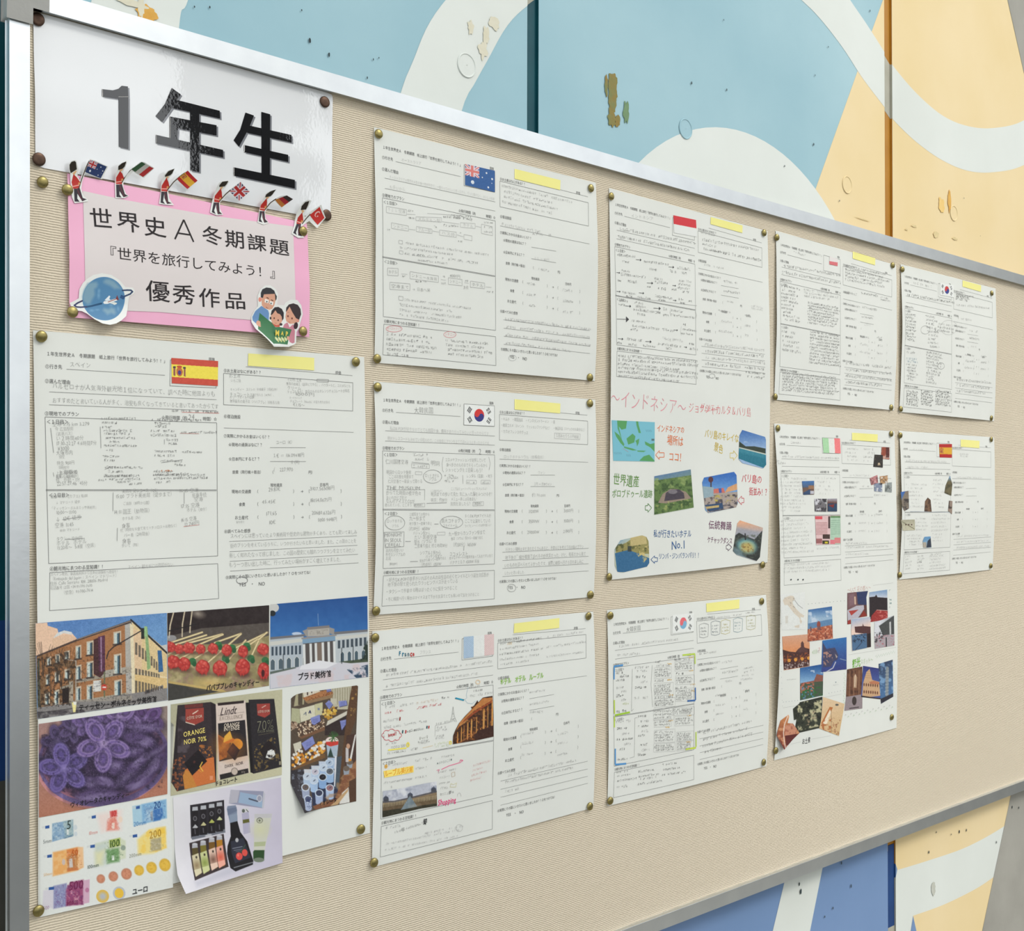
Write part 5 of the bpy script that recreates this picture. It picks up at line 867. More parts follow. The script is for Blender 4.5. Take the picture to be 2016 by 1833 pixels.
for P in ([(185, 118), (275, 122), (275, 185), (185, 178)], [(375, 148), (615, 185), (615, 240), (375, 208)], [(698, 200), (815, 215), (815, 268), (698, 255)], [(885, 228), (1005, 245), (1005, 292), (885, 280)], [(205, 238), (375, 252), (375, 308), (205, 298)], [(280, 355), (316, 360), (316, 392), (280, 388)]): k.Ln(.4, G1, *P, close=True)
for st, x0, y0, x1, y1 in (('ホテル', 192, 150, 268, 154), ('シドニー水族館', 385, 180, 605, 215), ('シドニー', 708, 228, 806, 242), ('ホテル', 895, 252, 995, 272), ('空港まで', 215, 268, 368, 282), ('→ 日本へ帰', 392, 295, 545, 308), ('3000円', 635, 246, 678, 250), ('3点', 825, 280, 870, 285), ('4000円', 710, 180, 800, 190)): k.H(st, x0, y0, x1, y1, G2, size=5.5)
for x, y, n in ((310, 148, 30), (310, 188, 30), (420, 230, 100), (640, 188, 30), (840, 225, 28), (1025, 318, 50)): k.Sc(x, y, x + n, y + 4, 20, G2, .3)
for a, b in (((300, 168), (352, 172)), ((635, 215), (678, 222)), ((835, 242), (870, 248)), ((1015, 278), (1062, 282))): k.Ln(.35, G1, a, b)
for i, (n, x) in enumerate(((560, 325), (455, 285), (520, 285), (410, 285))): k.Sc(x, 385 + i * 42, x + n, 385 + i * 42 + n * .13, 24, G1)
RD = (222, 120, 128)
k.Ell(240, 632, 68, 26, .4, RD); k.H('オーストラリア', 180, 628, 300, 634, RD, size=5); k.Ell(712, 680, 52, 26, .4, RD); k.H('シドニー', 668, 675, 756, 684, RD, size=5)
for i, n in enumerate((390, 400, 430, 390, 200)): k.Sc(175, 675 + i * 42, 175 + n, 675 + i * 42 + n * .08, 28, G2, .33)
for i, n in enumerate((360, 340, 400, 320)): k.Sc(675, 728 + i * 38, 675 + n, 728 + i * 38 + n * .08, 26, G2, .33)
for i, n in enumerate((720, 715, 720, 560)): k.Sc(1180, 545 + i * 68, 1180 + n, 545 + i * 68 + n * .125, 26, G1, .32)
for i, y in enumerate((248, 340, 430)): k.Sc(1360, y, 1440, y + 10, 24, G1); k.Sc(1665, y + 55, 1750, y + 65, 24, G1)
k.H('Aドル　1$', 1405, -178 + 5, 1570, -160, G1, size=5); k.H('１＄ ＝ 80円', 1420, 35, 1550, 50, G1, size=5); k.Sc(1460, 125, 1550, 140, 24, G1); k.Ell(1240, 878, 32, 24, .4, G1); crop(*C1); k.Sc(1150, 862, 1490, 935, 26, G1)
k.build('handwriting', r)

# Korea
sh = SH['korea']; C1 = (720, 740, 4.289); C2 = (720, 970, 4.289); crop(*C1)
r, k = worksheet('korea', 'worksheet with a red and dark blue Korean flag, second from the top of its column', 'korea', [(1258, 197), (1644, 234), (1642, 317), (1258, 284)], C1)
flagpart(sh, r, 'korea', [(832, 240), (1086, 256), (1086, 424), (830, 413)], cell=.5)
k.H('大韓民国', 408, 290, 572, 292, G2)
for st, x0, y0, x1, y1 in (('私はK-POPが好きなのでとても韓国や食、興味があり行ってみたいと思ったからです。', 205, 440, 1060, 490), ('絶対ドレスコードも決めている程なので、この機会にプランを立てて調べようと思ったからです。', 185, 525, 1060, 570), ('仁川国際空港', 168, 722, 360, 728), ('明洞', 550, 735, 625, 742), ('コスメやファッションが充実していて', 670, 708, 1015, 712), ('食べ歩きのものまでそろっているから', 680, 750, 1030, 756), ('ショッピングを１日楽しもう！', 672, 792, 1000, 798), ('明洞からロッテ免税', 175, 812, 385, 815), ('ここはお金を両替まで', 195, 850, 405, 852), ('仁川空港で一度戻って降りる', 188, 890, 480, 890), ('ロッテ ホテル', 500, 840, 620, 842), ('ソウル', 530, 868, 600, 870), ('レンタル（電車）・地下', 850, 845, 1070, 848), ('THE MUSEUM', 175, 942, 460, 948), ('からでた時間の壁が色々', 172, 985, 470, 990), ('明洞までの歩いて見た 気に入った服をみつけるぞ！', 550, 1000, 1080, 998), ('ここは歩きながら', 545, 970, 650, 970), ('ここではミュージックショップにもよるよ！', 720, 955, 1035, 950)): k.H(st, x0, y0, x1, y1, G2 if y0 > 590 else G1, size=7)
for P in ([(388, 740), (538, 748), (538, 782), (388, 775)], [(420, 808), (475, 810), (475, 835), (420, 832)], [(850, 880), (935, 882), (935, 912), (850, 910)], [(975, 880), (1052, 882), (1052, 912), (975, 912)], [(1595, 482), (1812, 490), (1808, 538), (1595, 528)]): k.Ln(.35, G1, *P, close=True)
k.Sc(395, 665, 535, 668, 24, G1); k.Sc(420, 705, 525, 707, 26, G1); k.Sc(400, 762, 530, 766, 24, G1); k.Sc(855, 898, 925, 900, 22, G1); k.Sc(985, 898, 1045, 900, 22, G1); k.Sc(665, 838, 750, 840, 22, G2); k.Sc(690, 862, 780, 862, 22, G2); k.Sc(668, 888, 740, 888, 22, G2)
k.Ln(.4, G2, (390, 728), (535, 742)); k.Ln(.4, G2, (820, 838), (822, 912)); k.Ell(565, 850, 78, 56, .45, G2); k.Ln(.35, G2, (655, 685), (645, 740), (650, 800), (660, 812)); k.Ln(.35, G2, (1040, 685), (1052, 740), (1042, 795)); k.Ln(.35, G2, (175, 960), (330, 962), (500, 960), (498, 1050))
for i, (st, x1) in enumerate((('・キムチ　・韓国海苔　・インスタントラーメン　・茶', 1600), ('・韓国コスメ（ティント　クッションファンデなど）　・食品製品（スナックのお菓子など）', 1862), ('・カカオフレンズのグッズ', 1372))): k.H(st, 1140, 362 + i * 52, x1, 362 + i * 52 + (x1 - 1140) * .06, G2, size=7)
k.H('１回あたり５０円程度', 1605, 502, 1800, 516, G2, size=6); k.H('ロッテホテルソウル（旅券会館）', 1165, 682, 1518, 688, G1, size=6); k.H('ウォン', 1455, 815, 1515, 820, G1); k.H('１円 ＝ 約10ウォン', 1420, 912, 1570, 916, G2, size=6); k.H('約 70,000', 1405, 1005, 1520, 1008, G1, size=6); k.H('2', 955, 634, 978, 635, G2)
crop(*C2)
for st, x0, y0, x1, y1 in (('まいれびとされて', 172, 40, 350, 44), ('なんのアイスとCGが', 172, 72, 415, 74), ('飾られている、としまう（8000W）', 162, 105, 495, 102), ('明洞：約30分', 550, 62, 690, 60), ('メニュー表には日本語も！', 720, 55, 950, 52), ('質問を渡したら？（300W）', 715, 95, 995, 90), ('ロッテホテル', 178, 238, 310, 236), ('ソウル', 220, 278, 280, 278), ('三成駅までの駅から', 368, 182, 540, 182), ('九ー駅まで', 368, 218, 505, 218), ('地下鉄で一度乗り換え', 368, 262, 560, 260), ('（約30分）1450W', 350, 302, 545, 302), ('南大コチョク', 640, 238, 800, 232), ('スカイドーム', 650, 280, 775, 276), ('多くのK-POPアイドルが', 835, 198, 1060, 192), ('ここで公演をしている', 835, 240, 1055, 236), ('ライブビューイングは絶対楽しい！', 835, 282, 1070, 270), ('MIDNIGHT', 160, 355, 310, 352), ('IN SEOUL', 162, 400, 305, 398), ('CEREAL', 165, 440, 300, 438), ('パジャン駅から', 400, 342, 545, 340), ('だい 医療空港', 410, 375, 600, 373), ('聖水（ソウル）駅', 410, 415, 600, 410), ('二度乗り換え 約１時間30分', 412, 450, 690, 445), ('九一駅からカンファン駅まで', 700, 350, 1010, 332), ('蚕室（ソウル）駅から一度乗り換え', 720, 388, 990, 378), ('（約50分）1450W', 722, 440, 935, 435), ('店内も可愛いい', 170, 488, 320, 486), ('色々なシリアルの', 168, 522, 335, 520), ('お店', 168, 555, 215, 555), ('（8000W）', 188, 602, 280, 600), ('シリアル１駅から', 455, 508, 635, 505), ('パッケン駅まで', 505, 538, 645, 536), ('聖水から乗って一度乗り換え', 455, 575, 680, 552), ('（約15分）1350W', 455, 608, 640, 602), ('ココメレスト', 705, 520, 865, 515), ('様々なデザートの種類があって人気ですよ見て', 705, 552, 1075, 530), ('バナナミルク 4500W 前後', 710, 590, 960, 578),
                       ('・好きなK-POPの歌手がいればその人の誕生日の近くセンイルという誕生日広告が', 170, 738, 1040, 690), ('地下鉄の駅で見られたりラッピングバスが走っている', 185, 778, 780, 745), ('・タクシーで移動する時はぼったくりに気をつけること', 168, 838, 775, 800), ('・冬に韓国へ行く場合はマイナスまで下がる気温でとても寒いので気をつけること', 165, 900, 960, 856),
                       ('行きたい場所はまだまだたくさんあると、予算などを考えての計画のプラン', 1180, 482, 1840, 454), ('地下鉄の路線が複雑で調べるのが大変だった。けど、有名だから見て', 1178, 548, 1860, 515), ('いたものを調べられてよかったです。実際に韓国へ行ける日を楽しみに', 1170, 615, 1840, 580), ('したいと思いました。', 1170, 680, 1355, 670), ('31200W', 1375, 155, 1462, 155), ('3150円', 1672, 152, 1755, 150), ('3500W', 1375, 240, 1468, 238), ('3500円', 1672, 236, 1752, 234), ('20000W', 1365, 332, 1468, 330), ('2190円', 1668, 325, 1748, 323)): k.H(st, x0, y0, x1, y1, G2, size=7)
k.Ell(247, 255, 84, 60, .45, G2); k.Ell(725, 250, 96, 52, .45, G2); k.Ell(1232, 805, 36, 32, .45, G2); k.Ln(.4, G2, (155, 335), (325, 330), (322, 455), (165, 465), close=True)
for a, b in (((580, 265), (615, 265)), ((335, 412), (380, 412)), ((440, 580), (375, 582)), ((830, 450), (828, 490)), ((685, 85), (515, 90))): k.Ln(.5, G2, a, b)
for P in ([(415, 95), (500, 88), (500, 118), (415, 122)], [(905, 80), (995, 75), (995, 108), (905, 112)], [(605, 335), (670, 332), (670, 358), (605, 358)]): k.Ln(.35, G1, *P, close=True)
k.build('handwriting', r)

# France
sh = SH['france']; C1 = (720, 1200, 4.289); C2 = (720, 1440, 4.289); crop(*C1)
r, k = worksheet('france', 'worksheet with a hatched French flag and palace photos, lowest in its column', 'france', [(1255, 118), (1636, 72), (1634, 155), (1250, 200)], C1)
flagpart(sh, r, 'france', [(828, 232), (1083, 206), (1083, 380), (828, 414)], cell=.6)
for ch, x, c in (('F', 280, (28, 120, 150)), ('r', 308, (28, 120, 150)), ('a', 328, (90, 120, 130)), ('n', 352, (90, 120, 130)), ('c', 376, (190, 50, 50)), ('e', 396, (190, 50, 50))): k.H(ch, x, 372, x + 18, 370, c, size=9, off=.03)
GR_ = (148, 196, 84); OR_ = (232, 180, 60); RD = (206, 90, 96); PK = (232, 110, 150)
k.H('フランス', 455, 362, 552, 355, G1)
for x0, y0, x1, y1 in ((170, 555, 1060, 440), (170, 645, 945, 540)): k.Sc(x0, y0, x1, y1, 26, G1, .32)
k.H('ホテル　オテル　ルーブル', 1135, 612, 1502, 552, GR_, size=9, off=.02)
for a, b, n in ((1135, 290, 350), (1535, 230, 310), (1135, 335, 320), (1525, 318, 330), (1130, 380, 380), (1130, 425, 330), (1525, 400, 320), (1135, 465, 260)): k.Sc(a, b, a + n, b - n * .14, 22, G1 if n < 340 else G2, .3)
k.H('１日目', 1190, 290, 1235, 284, OR_)
k.Sc(1385, 700, 1520, 680, 22, G1); k.Sc(1385, 800, 1550, 775, 24, G1); k.Sc(1385, 865, 1500, 860, 30, G1)
for x, y, n, c in ((165, 828, 90, G1), (290, 810, 120, G1), (430, 790, 190, (222, 206, 190)), (640, 750, 60, G2), (160, 875, 60, RD), (245, 862, 80, RD), (430, 832, 95, RD), (540, 812, 105, RD), (150, 945, 130, G1), (150, 1000, 250, G1), (400, 960, 110, G1), (345, 1030, 150, G3), (595, 965, 110, G1), (600, 1000, 80, G1), (870, 660, 90, G1), (895, 690, 85, G2), (880, 730, 190, G1), (600, 1070, 70, G1)): k.Sc(x, y, x + n, y - n * .16, 24, c, .35)
for x, c in ((311, (30, 80, 90)), (337, (190, 50, 50)), (516, (30, 80, 90)), (532, (190, 50, 50)), (288, (150, 50, 46))): k.Ln(1.6, c, (x, 1046 if x < 400 and x > 300 else 1005 if x > 400 else 938), (x + 3, 1018 if x < 400 and x > 300 else 982 if x > 400 else 908))
P = [(145 + 75 + 78 * math.cos(t) + 6 * math.cos(t * 9), 1062 + 46 * math.sin(t) + 7 * math.sin(t * 9)) for t in np.linspace(0, 6.283, 50)]; k.Ln(.6, RD, *P); k.H('hotel！', 190, 1060, 275, 1044, (186, 40, 44), size=8, off=.03); k.H('ル', 145, 1070, 165, 1068, G2)
k.Ln(1.8, (50, 150, 180), (758, 748), (830, 766)); k.Ln(1.0, (26, 70, 90), (755, 750), (830, 762)); k.Ln(.35, (150, 180, 200), (865, 655), (850, 720), (855, 745), (835, 760), (860, 790), (900, 795), (930, 770))
k.Ln(.4, G2, (712, 952), (728, 900), (738, 820), (748, 900), (768, 948)); k.Ln(.35, G2, (722, 925), (756, 922)); k.Ln(.35, G2, (730, 880), (746, 878)); k.Ln(.35, G2, (720, 950), (738, 925), (756, 948)); [k.Ln(.3, G1, (725 + i * 3, 945 - i * 18), (752 - i * 2, 935 - i * 18)) for i in range(5)]
k.Ln(.35, G1, (585, 1075), (588, 980), (700, 955)); k.Sc(560 + 600 - 570, 1025, 690, 1010, 20, G1)
k.Ell(948, 612, 18, 16, 1.2, (232, 210, 180))
crop(*C2)
k.Ln(1.6, (240, 228, 110), (190, 158), (345, 140)); k.Ell(357, 112, 10, 16, 1.8, (240, 222, 90)); k.H('TOTO 500', 215, 140, 335, 115, G2, size=6); k.H('♀ hotel ♀', 450, 60, 525, 45, (120, 120, 110), size=8); k.Ln(.4, (226, 200, 150), (480, 140), (568, 120)); k.Sc(580, 110, 700, 92, 20, (206, 214, 176)); k.Sc(590, 130, 700, 118, 18, (186, 200, 160)); k.Ell(715, 95, 9, 12, 1.2, (240, 220, 90))
for x, y, n, c in ((182, 188, 150, G2), (380, 155, 60, G2), (450, 100, 90, G1), (170, 108, 90, G1), (590, 60, 90, G1), (440, 90, 90, G1), (190, 290, 170, G1), (415, 250, 150, G1), (640, 215, 110, G1), (420, 315, 100, G1), (160, 435, 250, G1), (360, 405, 30, G1), (420, 390, 90, G1), (165, 475, 60, G1), (610, 345, 155, G1), (615, 440, 100, G1), (620, 485, 90, G1), (625, 535, 90, G1)): k.Sc(x, y, x + n, y - n * .16, 22, c, .3)
k.Pg((250, 226, 120), (150, 335), (405, 288), (405, 345), (158, 392)); k.h = .38
k.H('ルーブル美術館', 155, 362, 400, 315, (232, 158, 30), size=9, off=.015); k.Ell(172, 296, 9, 10, 1.6, (238, 180, 70)); k.H('★メトロのこと★', 600, 272, 732, 236, (70, 90, 90), size=6); k.Ln(.8, PK, (640, 322), (700, 292), (800, 262), (822, 245), (800, 240), (795, 256)); k.Ln(.6, PK, (600, 330), (622, 322), (612, 345))
k.H('チョコレート', 622, 392, 712, 375, G2, size=6); k.Ln(.6, (206, 190, 170), (725, 350), (752, 342), (755, 375), (728, 385), close=True); k.Ln(.4, (214, 206, 150), (712, 470), (720, 440), (740, 450), (768, 435), (760, 470), close=True); k.H('マカロン ♥ 44', 625, 535, 745, 508, G2, size=5)
for i, (n, st) in enumerate(((150, 'カップは食べたりしない'), (100, 'これしてあげよう。'), (130, 'お茶に添って食べよう'), (100, '食べちゃダメよ！'))): k.H(st, (905, 898, 892, 882)[i], 290 + i * 42, (905, 898, 892, 882)[i] + n, 290 + i * 42 - n * .3, RD, size=5)
k.H('Shopping', 612, 600, 765, 575, (232, 60, 130), size=9, off=.012); k.Ell(790, 550, 16, 30, .35, G1, a0=180, a1=360)
k.Sc(170, 815, 290, 795, 24, G1); k.Sc(245, 852, 480, 775, 26, G1, .33); k.H('甲', 300, 835, 330, 828, G3); k.H('却', 485, 770, 520, 758, (60, 60, 60), size=9, off=.03); k.Ell(790, 815, 28, 30, .35, G1)
for x, y, n in ((170, 950, 620), (160, 1000, 620), (500, 860, 330)): k.Sc(x, y, x + n, y - n * .19, 22, (196, 196, 194), .3, .8)
for x, y, n in ((1180, 375, 600), (1178, 430, 590), (1175, 510, 120)): k.Sc(x, y, x + n, y - n * .22, 26, G1, .35)
for y in (30, 110, 205): k.Sc(1315, y - 5, 1420, y - 20, 22, (190, 190, 188)); k.Sc(1620, y - 5, 1700, y - 20, 22, (190, 190, 188))
crop(*C1); k.build('handwriting', r)
crop(740, 1320, 8.064)
p = Photo(sh, [(1222, 1170), (1228, 1040), (1262, 950), (1320, 840), (1420, 720), (1530, 610), (1510, 580), (1560, 560), (1615, 470), (1625, 510), (1700, 430), (1852, 402), (1866, 700), (1868, 1050), (1600, 1110)], .7, .5)
p.fill((74, 40, 22)); p.tint(60, (40, 24, 18), .8, 2, .5); p.poly([(1270, 960), (1400, 790), (1560, 640), (1852, 470), (1852, 430), (1700, 440), (1530, 610), (1330, 830)], (190, 120, 60)); p.poly([(1300, 930), (1420, 800), (1560, 690), (1852, 500), (1852, 470), (1560, 650), (1400, 790)], (150, 66, 32))
for x, y0, y1, w in ((1300, 980, 1150, 16), (1360, 900, 1130, 18), (1400, 880, 1090, 8), (1460, 830, 1080, 22), (1520, 780, 1060, 26), (1600, 740, 1000, 14), (1715, 620, 940, 34), (1780, 560, 960, 12), (1850, 500, 880, 30)): p.line([(x, y0), (x - 6, y1)], w, (196, 126, 56), .8); p.line([(x + 3, y0 + 20), (x - 3, y1)], w * .35, (242, 196, 110), .8)
p.tint(26, (214, 130, 60), .8, 7, .62); p.poly([(1560, 1040), (1620, 960), (1868, 870), (1868, 1050), (1600, 1110)], (62, 34, 26)); p.line([(1290, 1170), (1580, 990)], 22, (190, 120, 66), .6); p.line([(1340, 870), (1450, 790)], 24, (214, 150, 80), .7); p.noise(24, 14, 3); p.build('glued_photo', r, 'cut out photo of a lit stone opera front')
crop(740, 1480, 8.064)
p = Photo(sh, [(112, 625), (300, 600), (500, 560), (800, 500), (965, 470), (972, 860), (700, 905), (105, 1045)], .7, .5)
p.fill((186, 190, 202)); p.tint(150, (222, 224, 228), .9, 4, .45); p.tint(100, (146, 152, 172), .7, 9, .55, [(110, 620), (965, 480), (965, 640), (110, 740)])
p.poly([(105, 800), (300, 780), (500, 740), (700, 700), (968, 640), (972, 800), (105, 980)], (136, 116, 88)); p.poly([(105, 850), (972, 740), (972, 840), (105, 960)], (104, 86, 62)); p.line([(105, 800), (300, 790), (500, 745), (968, 630)], 26, (92, 88, 92)); p.poly([(105, 940), (972, 820), (972, 862), (105, 1045)], (52, 50, 36))
for q in range(34): x = 120 + q * 25; y = 845 - (x - 110) * .15; p.rect(x, y - 26, x + 9, y + 40, (206, 190, 150), .75); p.rect(x + 9, y - 14, x + 18, y + 46, (70, 56, 44), .6)
for x, y, w in ((160, 745, 42), (545, 690, 40), (918, 600, 40)): p.ell(x, y, w, w * .9, (70, 76, 92)); p.rect(x - w, y, x + w, y + 45, (72, 74, 82)); p.line([(x, y - 50), (x, y)], 8, (66, 70, 84))
p.poly([(540, 700), (655, 870), (395, 925)], (122, 138, 146)); p.poly([(540, 700), (655, 870), (560, 890)], (108, 124, 134), .8); p.ell(620, 860, 50, 14, (190, 180, 160), .6, -8, 10); p.noise(26, 12, 5); p.build('glued_photo', r, 'photo of a palace and glass pyramid')

# Indonesia, long sheet
sh = SH['indo']; C1 = (1180, 360, 4.582); crop(*C1)
r, k = worksheet('indo', 'long worksheet with a red and white flag, colourful island pictures and captions', 'indonesia', [(1005, 308), (1292, 385), (1290, 452), (1003, 372)], C1, lower=.503)
flagpart(sh, r, 'indonesia', [(668, 292), (872, 335), (880, 487), (674, 450)], cell=.6, pencil=False)
k.H('インドネシア', 285, 292, 488, 325, G1, size=7)
for x0, y0, x1, y1 in ((168, 410, 865, 545), (165, 482, 800, 605)): k.Sc(x0, y0, x1, y1, 30, G2, .36, .97)
for x, y, n, h in ((158, 645, 165, 28), (385, 705, 240, 26), (690, 765, 135, 26), (205, 708, 70, 22), (445, 775, 70, 26), (635, 795, 50, 26), (740, 808, 50, 26), (200, 790, 70, 24), (195, 822, 230, 28), (500, 862, 80, 26), (500, 892, 145, 28), (720, 880, 120, 22), (710, 910, 110, 22), (705, 945, 105, 22), (258, 885, 78, 26), (530, 950, 70, 26), (745, 980, 60, 24), (205, 985, 130, 26), (240, 1022, 60, 24), (345, 1030, 120, 22), (500, 1020, 160, 26), (715, 1045, 40, 24), (805, 1065, 25, 28), (530, 1055, 60, 22), (725, 1080, 50, 22), (180, 1060, 70, 24), (175, 1095, 50, 24), (315, 1078, 80, 22), (330, 1110, 90, 22), (310, 1140, 240, 28), (575, 1135, 45, 30), (650, 1150, 110, 22), (645, 1190, 210, 22), (340, 1180, 70, 26), (575, 1190, 55, 22), (290, 1240, 120, 26), (300, 1288, 380, 28), (280, 1320, 60, 26), (755, 1275, 25, 26), (755, 1320, 120, 20), (735, 1355, 110, 20), (240, 1405, 140, 28), (265, 1455, 70, 24), (395, 1465, 110, 24), (525, 1450, 220, 26), (585, 1490, 70, 24), (810, 1450, 35, 24), (815, 1495, 70, 26), (160, 1440, 40, 18), (165, 880, 30, 18), (430, 935, 35, 18), (655, 960, 40, 18)):
    k.Sc(x, y, x + n, y + n * .13, h, G2 if n > 60 else G3, .36, .97)
AR = (66, 66, 68)
for x, y, L_ in ((330, 692, 50), (625, 758, 50), (155, 808, 32), (430, 902, 55), (660, 925, 32), (155, 978, 36), (358, 992, 46), (665, 1058, 30), (235, 1110, 52), (488, 1130, 66), (158, 1228, 110), (670, 1326, 38), (168, 1405, 48), (415, 1430, 56), (765, 1480, 26)):
    s_ = max(9, L_ * .24); k.Ln(.5, AR, (x, y), (x + L_ - s_, y + 3)); k.Pg(AR, (x + L_ - s_, y - s_ + 3), (x + L_, y + 4), (x + L_ - s_, y + s_ + 3))
k.Ln(.5, G1, (158, 1018), (880, 1108)); k.Ln(.35, G2, (865, 1160), (878, 1195), (868, 1228)); k.Ln(.35, G2, (645, 1130), (638, 1170), (648, 1205)); k.Ln(.35, G1, (740, 1295), (732, 1340), (742, 1375))
for i in range(6): k.Sc(170, 1558 + i * 36, 170 + (720 if i % 3 != 2 else 560), 1558 + i * 36 + 55, 28, G2, .38, .97)
k.Sc(918, 445, 1050, 472, 24, G1, .32); k.Sc(925, 510, 1440, 605, 28, G2, .34, .97); k.Sc(930, 550, 1050, 575, 26, G2); k.Sc(935, 590, 1455, 700, 28, G3, .36, .97); k.Sc(930, 735, 1115, 770, 24, G1)
k.Sc(1120, 885, 1245, 905, 24, G1); k.Sc(1122, 975, 1265, 995, 24, G2); k.Sc(1150, 1065, 1215, 1078, 22, G1)
for y in (1160, 1250, 1340): k.Sc(1075, y - 8, 1200, y + 10, 22, G1); k.Sc(1310, y + 30, 1370, y + 45, 26, G1)
for i in range(4): k.Sc(955, 1460 + i * 57, 1490, 1510 + i * 57, 30, G2 if i % 2 else G1, .38, .97)
k.Sc(1320, 1705, 1490, 1725, 24, G3); k.Sc(1318, 1742, 1485, 1760, 24, G3); k.Ell(1018, 1742, 26, 20, .5, G2)
k.Bk(1370, 1095, 1480, 1120, 1480, 1160, 1370, 1140, 2, 20, (206, 206, 204)); k.Bk(570, 1390, 780, 1420, 780, 1440, 570, 1410, 2, 26, (200, 200, 198))
C2 = (1180, 750, 4.583); crop(*C2)
T1, T2, T3 = (224, 148, 158), (226, 100, 110), (214, 120, 140)
k.H('〜インドネシア〜', 100, 150, 785, 240, T1, size=30, jit=.05); k.H('ジョグジャカルタ＆バリ島', 805, 235, 1370, 285, T2, size=18, jit=.06)
k.h = .38; k.Sc(910, 240, 1080, 255, 60, T2, .5)
for st, x0, y0, x1, y1, c, sz in (('インドネシアの', 520, 425, 768, 445, (226, 120, 66), 13), ('場所は', 612, 530, 758, 550, (226, 120, 66), 15), ('ココ！', 625, 680, 770, 695, (226, 120, 66), 14), ('バリ島のキレイな', 950, 470, 1258, 520, (206, 180, 70), 14), ('景色', 1035, 590, 1118, 618, (206, 180, 70), 17), ('世界遺産', 125, 885, 362, 910, (110, 150, 82), 17), ('ボロブドゥール遺跡', 115, 1015, 478, 1020, (110, 150, 82), 13), ('バリ島の', 1282, 875, 1468, 890, (206, 80, 90), 14), ('街並み！？', 1352, 995, 1530, 1005, (206, 80, 90), 13), ('伝統舞踊', 985, 1295, 1195, 1312, (112, 66, 96), 14), ('ケチャックダンス', 975, 1430, 1200, 1445, (112, 66, 96), 13), ('私が行きたいホテル', 488, 1378, 832, 1378, (62, 100, 150), 12), ('No.1', 650, 1480, 772, 1470, (62, 100, 150), 16), ('リンバ・ジンバランバリ！！', 535, 1582, 915, 1570, (62, 100, 150), 11)): k.H(st, x0, y0, x1, y1, c, size=sz, off=.004, jit=.05)
def arrow(x0, x1, y, c, w=24):
    s_ = 1 if x1 > x0 else -1; hx = x1 - s_ * 34; k.Ln(.9, c, (x0, y - w * .5), (hx, y - w * .5), (hx, y - w), (x1, y), (hx, y + w), (hx, y + w * .5), (x0, y + w * .5), close=True)
arrow(585, 508, 668, (226, 120, 66), 40); arrow(1180, 1245, 672, (220, 200, 90), 44); arrow(415, 472, 1145, (96, 140, 80), 40); arrow(1305, 1250, 1078, (206, 80, 90), 40); arrow(1145, 1195, 1500, (90, 70, 90), 34); arrow(525, 465, 1612, (62, 100, 150), 34)
k.build('handwriting', r)
crop(*C2)
p = Photo(sh, [(112, 354), (500, 372), (498, 728), (126, 720)], .6, .5); p.fill((118, 190, 208)); g = (84, 160, 92)
for P in ([(160, 356), (250, 360), (240, 430), (200, 440), (175, 410), (205, 540), (190, 500), (165, 430)], [(135, 455), (180, 490), (225, 570), (220, 590), (190, 560), (150, 500)], [(245, 520), (300, 475), (325, 500), (315, 555), (260, 575)], [(220, 590), (300, 610), (340, 625), (300, 628), (225, 605)], [(330, 358), (350, 362), (355, 400), (375, 470), (355, 470), (335, 400)], [(325, 540), (360, 520), (355, 560), (340, 590), (335, 560)], [(410, 545), (460, 570), (498, 560), (498, 640), (460, 600), (415, 575)], [(360, 720), (400, 680), (450, 665), (498, 720), (498, 728)], [(340, 628), (420, 630), (400, 642), (345, 638)]): p.poly(P, g)
for x, y, n in ((420, 450, 60), (135, 652, 75), (245, 672, 50)): [p.line([(x + i * 14, y - 8), (x + i * 14 + 8, y + 8)], 4, (90, 140, 160), .8) for i in range(n // 14)]
p.line([(215, 610), (260, 640)], 3, (206, 90, 90), .7); p.rect(470, 522, 496, 540, (70, 90, 90), .8); p.build('glued_map', r, 'printed blue and green sea map')
def pic(out, paint, label=None, cell=.6, name='glued_photo', h=.5):
    global p
    p = Photo(sh, out, cell, h); paint(p); p.noise(12, 9, 3); p.build(name, r, label)
def f1(p): p.grad((1300, 450), (1300, 620), (62, 110, 180), (150, 180, 216)); p.tint(60, (190, 208, 228), .5, 3, .5, [(1255, 540), (1500, 560), (1500, 620), (1255, 600)]); p.poly([(1255, 540), (1320, 590), (1400, 590), (1500, 610), (1500, 660), (1260, 610)], (50, 62, 50)); p.line([(1262, 603), (1500, 662)], 12, (216, 214, 196)); p.poly([(1255, 606), (1500, 668), (1508, 795), (1255, 700)], (32, 116, 138)); p.poly([(1255, 606), (1500, 668), (1500, 700), (1255, 640)], (60, 140, 160), .7, 8)
pic([(1290, 442), (1495, 505), (1503, 530), (1506, 755), (1478, 790), (1290, 742), (1256, 705), (1265, 490)], f1, 'cut out photo of a beach bay')
def f2(p): p.grad((600, 830), (650, 1000), (90, 126, 166), (132, 156, 110)); p.poly([(495, 900), (830, 850), (850, 1140), (495, 1205)], (96, 124, 66)); p.tint(26, (58, 84, 44), .9, 4, .5, [(495, 900), (830, 850), (850, 1140), (495, 1205)]); p.tint(40, (150, 170, 100), .7, 7, .55, [(495, 880), (830, 850), (830, 950), (495, 980)]); p.poly([(530, 1100), (570, 1020), (640, 975), (700, 975), (780, 1000), (830, 1060), (780, 1070), (600, 1105)], (150, 132, 116)); p.poly([(585, 1085), (600, 1010), (650, 980), (720, 978), (760, 1010), (770, 1060)], (74, 66, 76)); p.ell(662, 1000, 42, 20, (120, 114, 120)); [p.line([(600, 1030 + i * 14), (765, 1015 + i * 14)], 3, (40, 38, 50), .7) for i in range(4)]; p.tint(24, (168, 174, 100), .7, 9, .6, [(495, 1100), (850, 1060), (850, 1140), (495, 1205)])
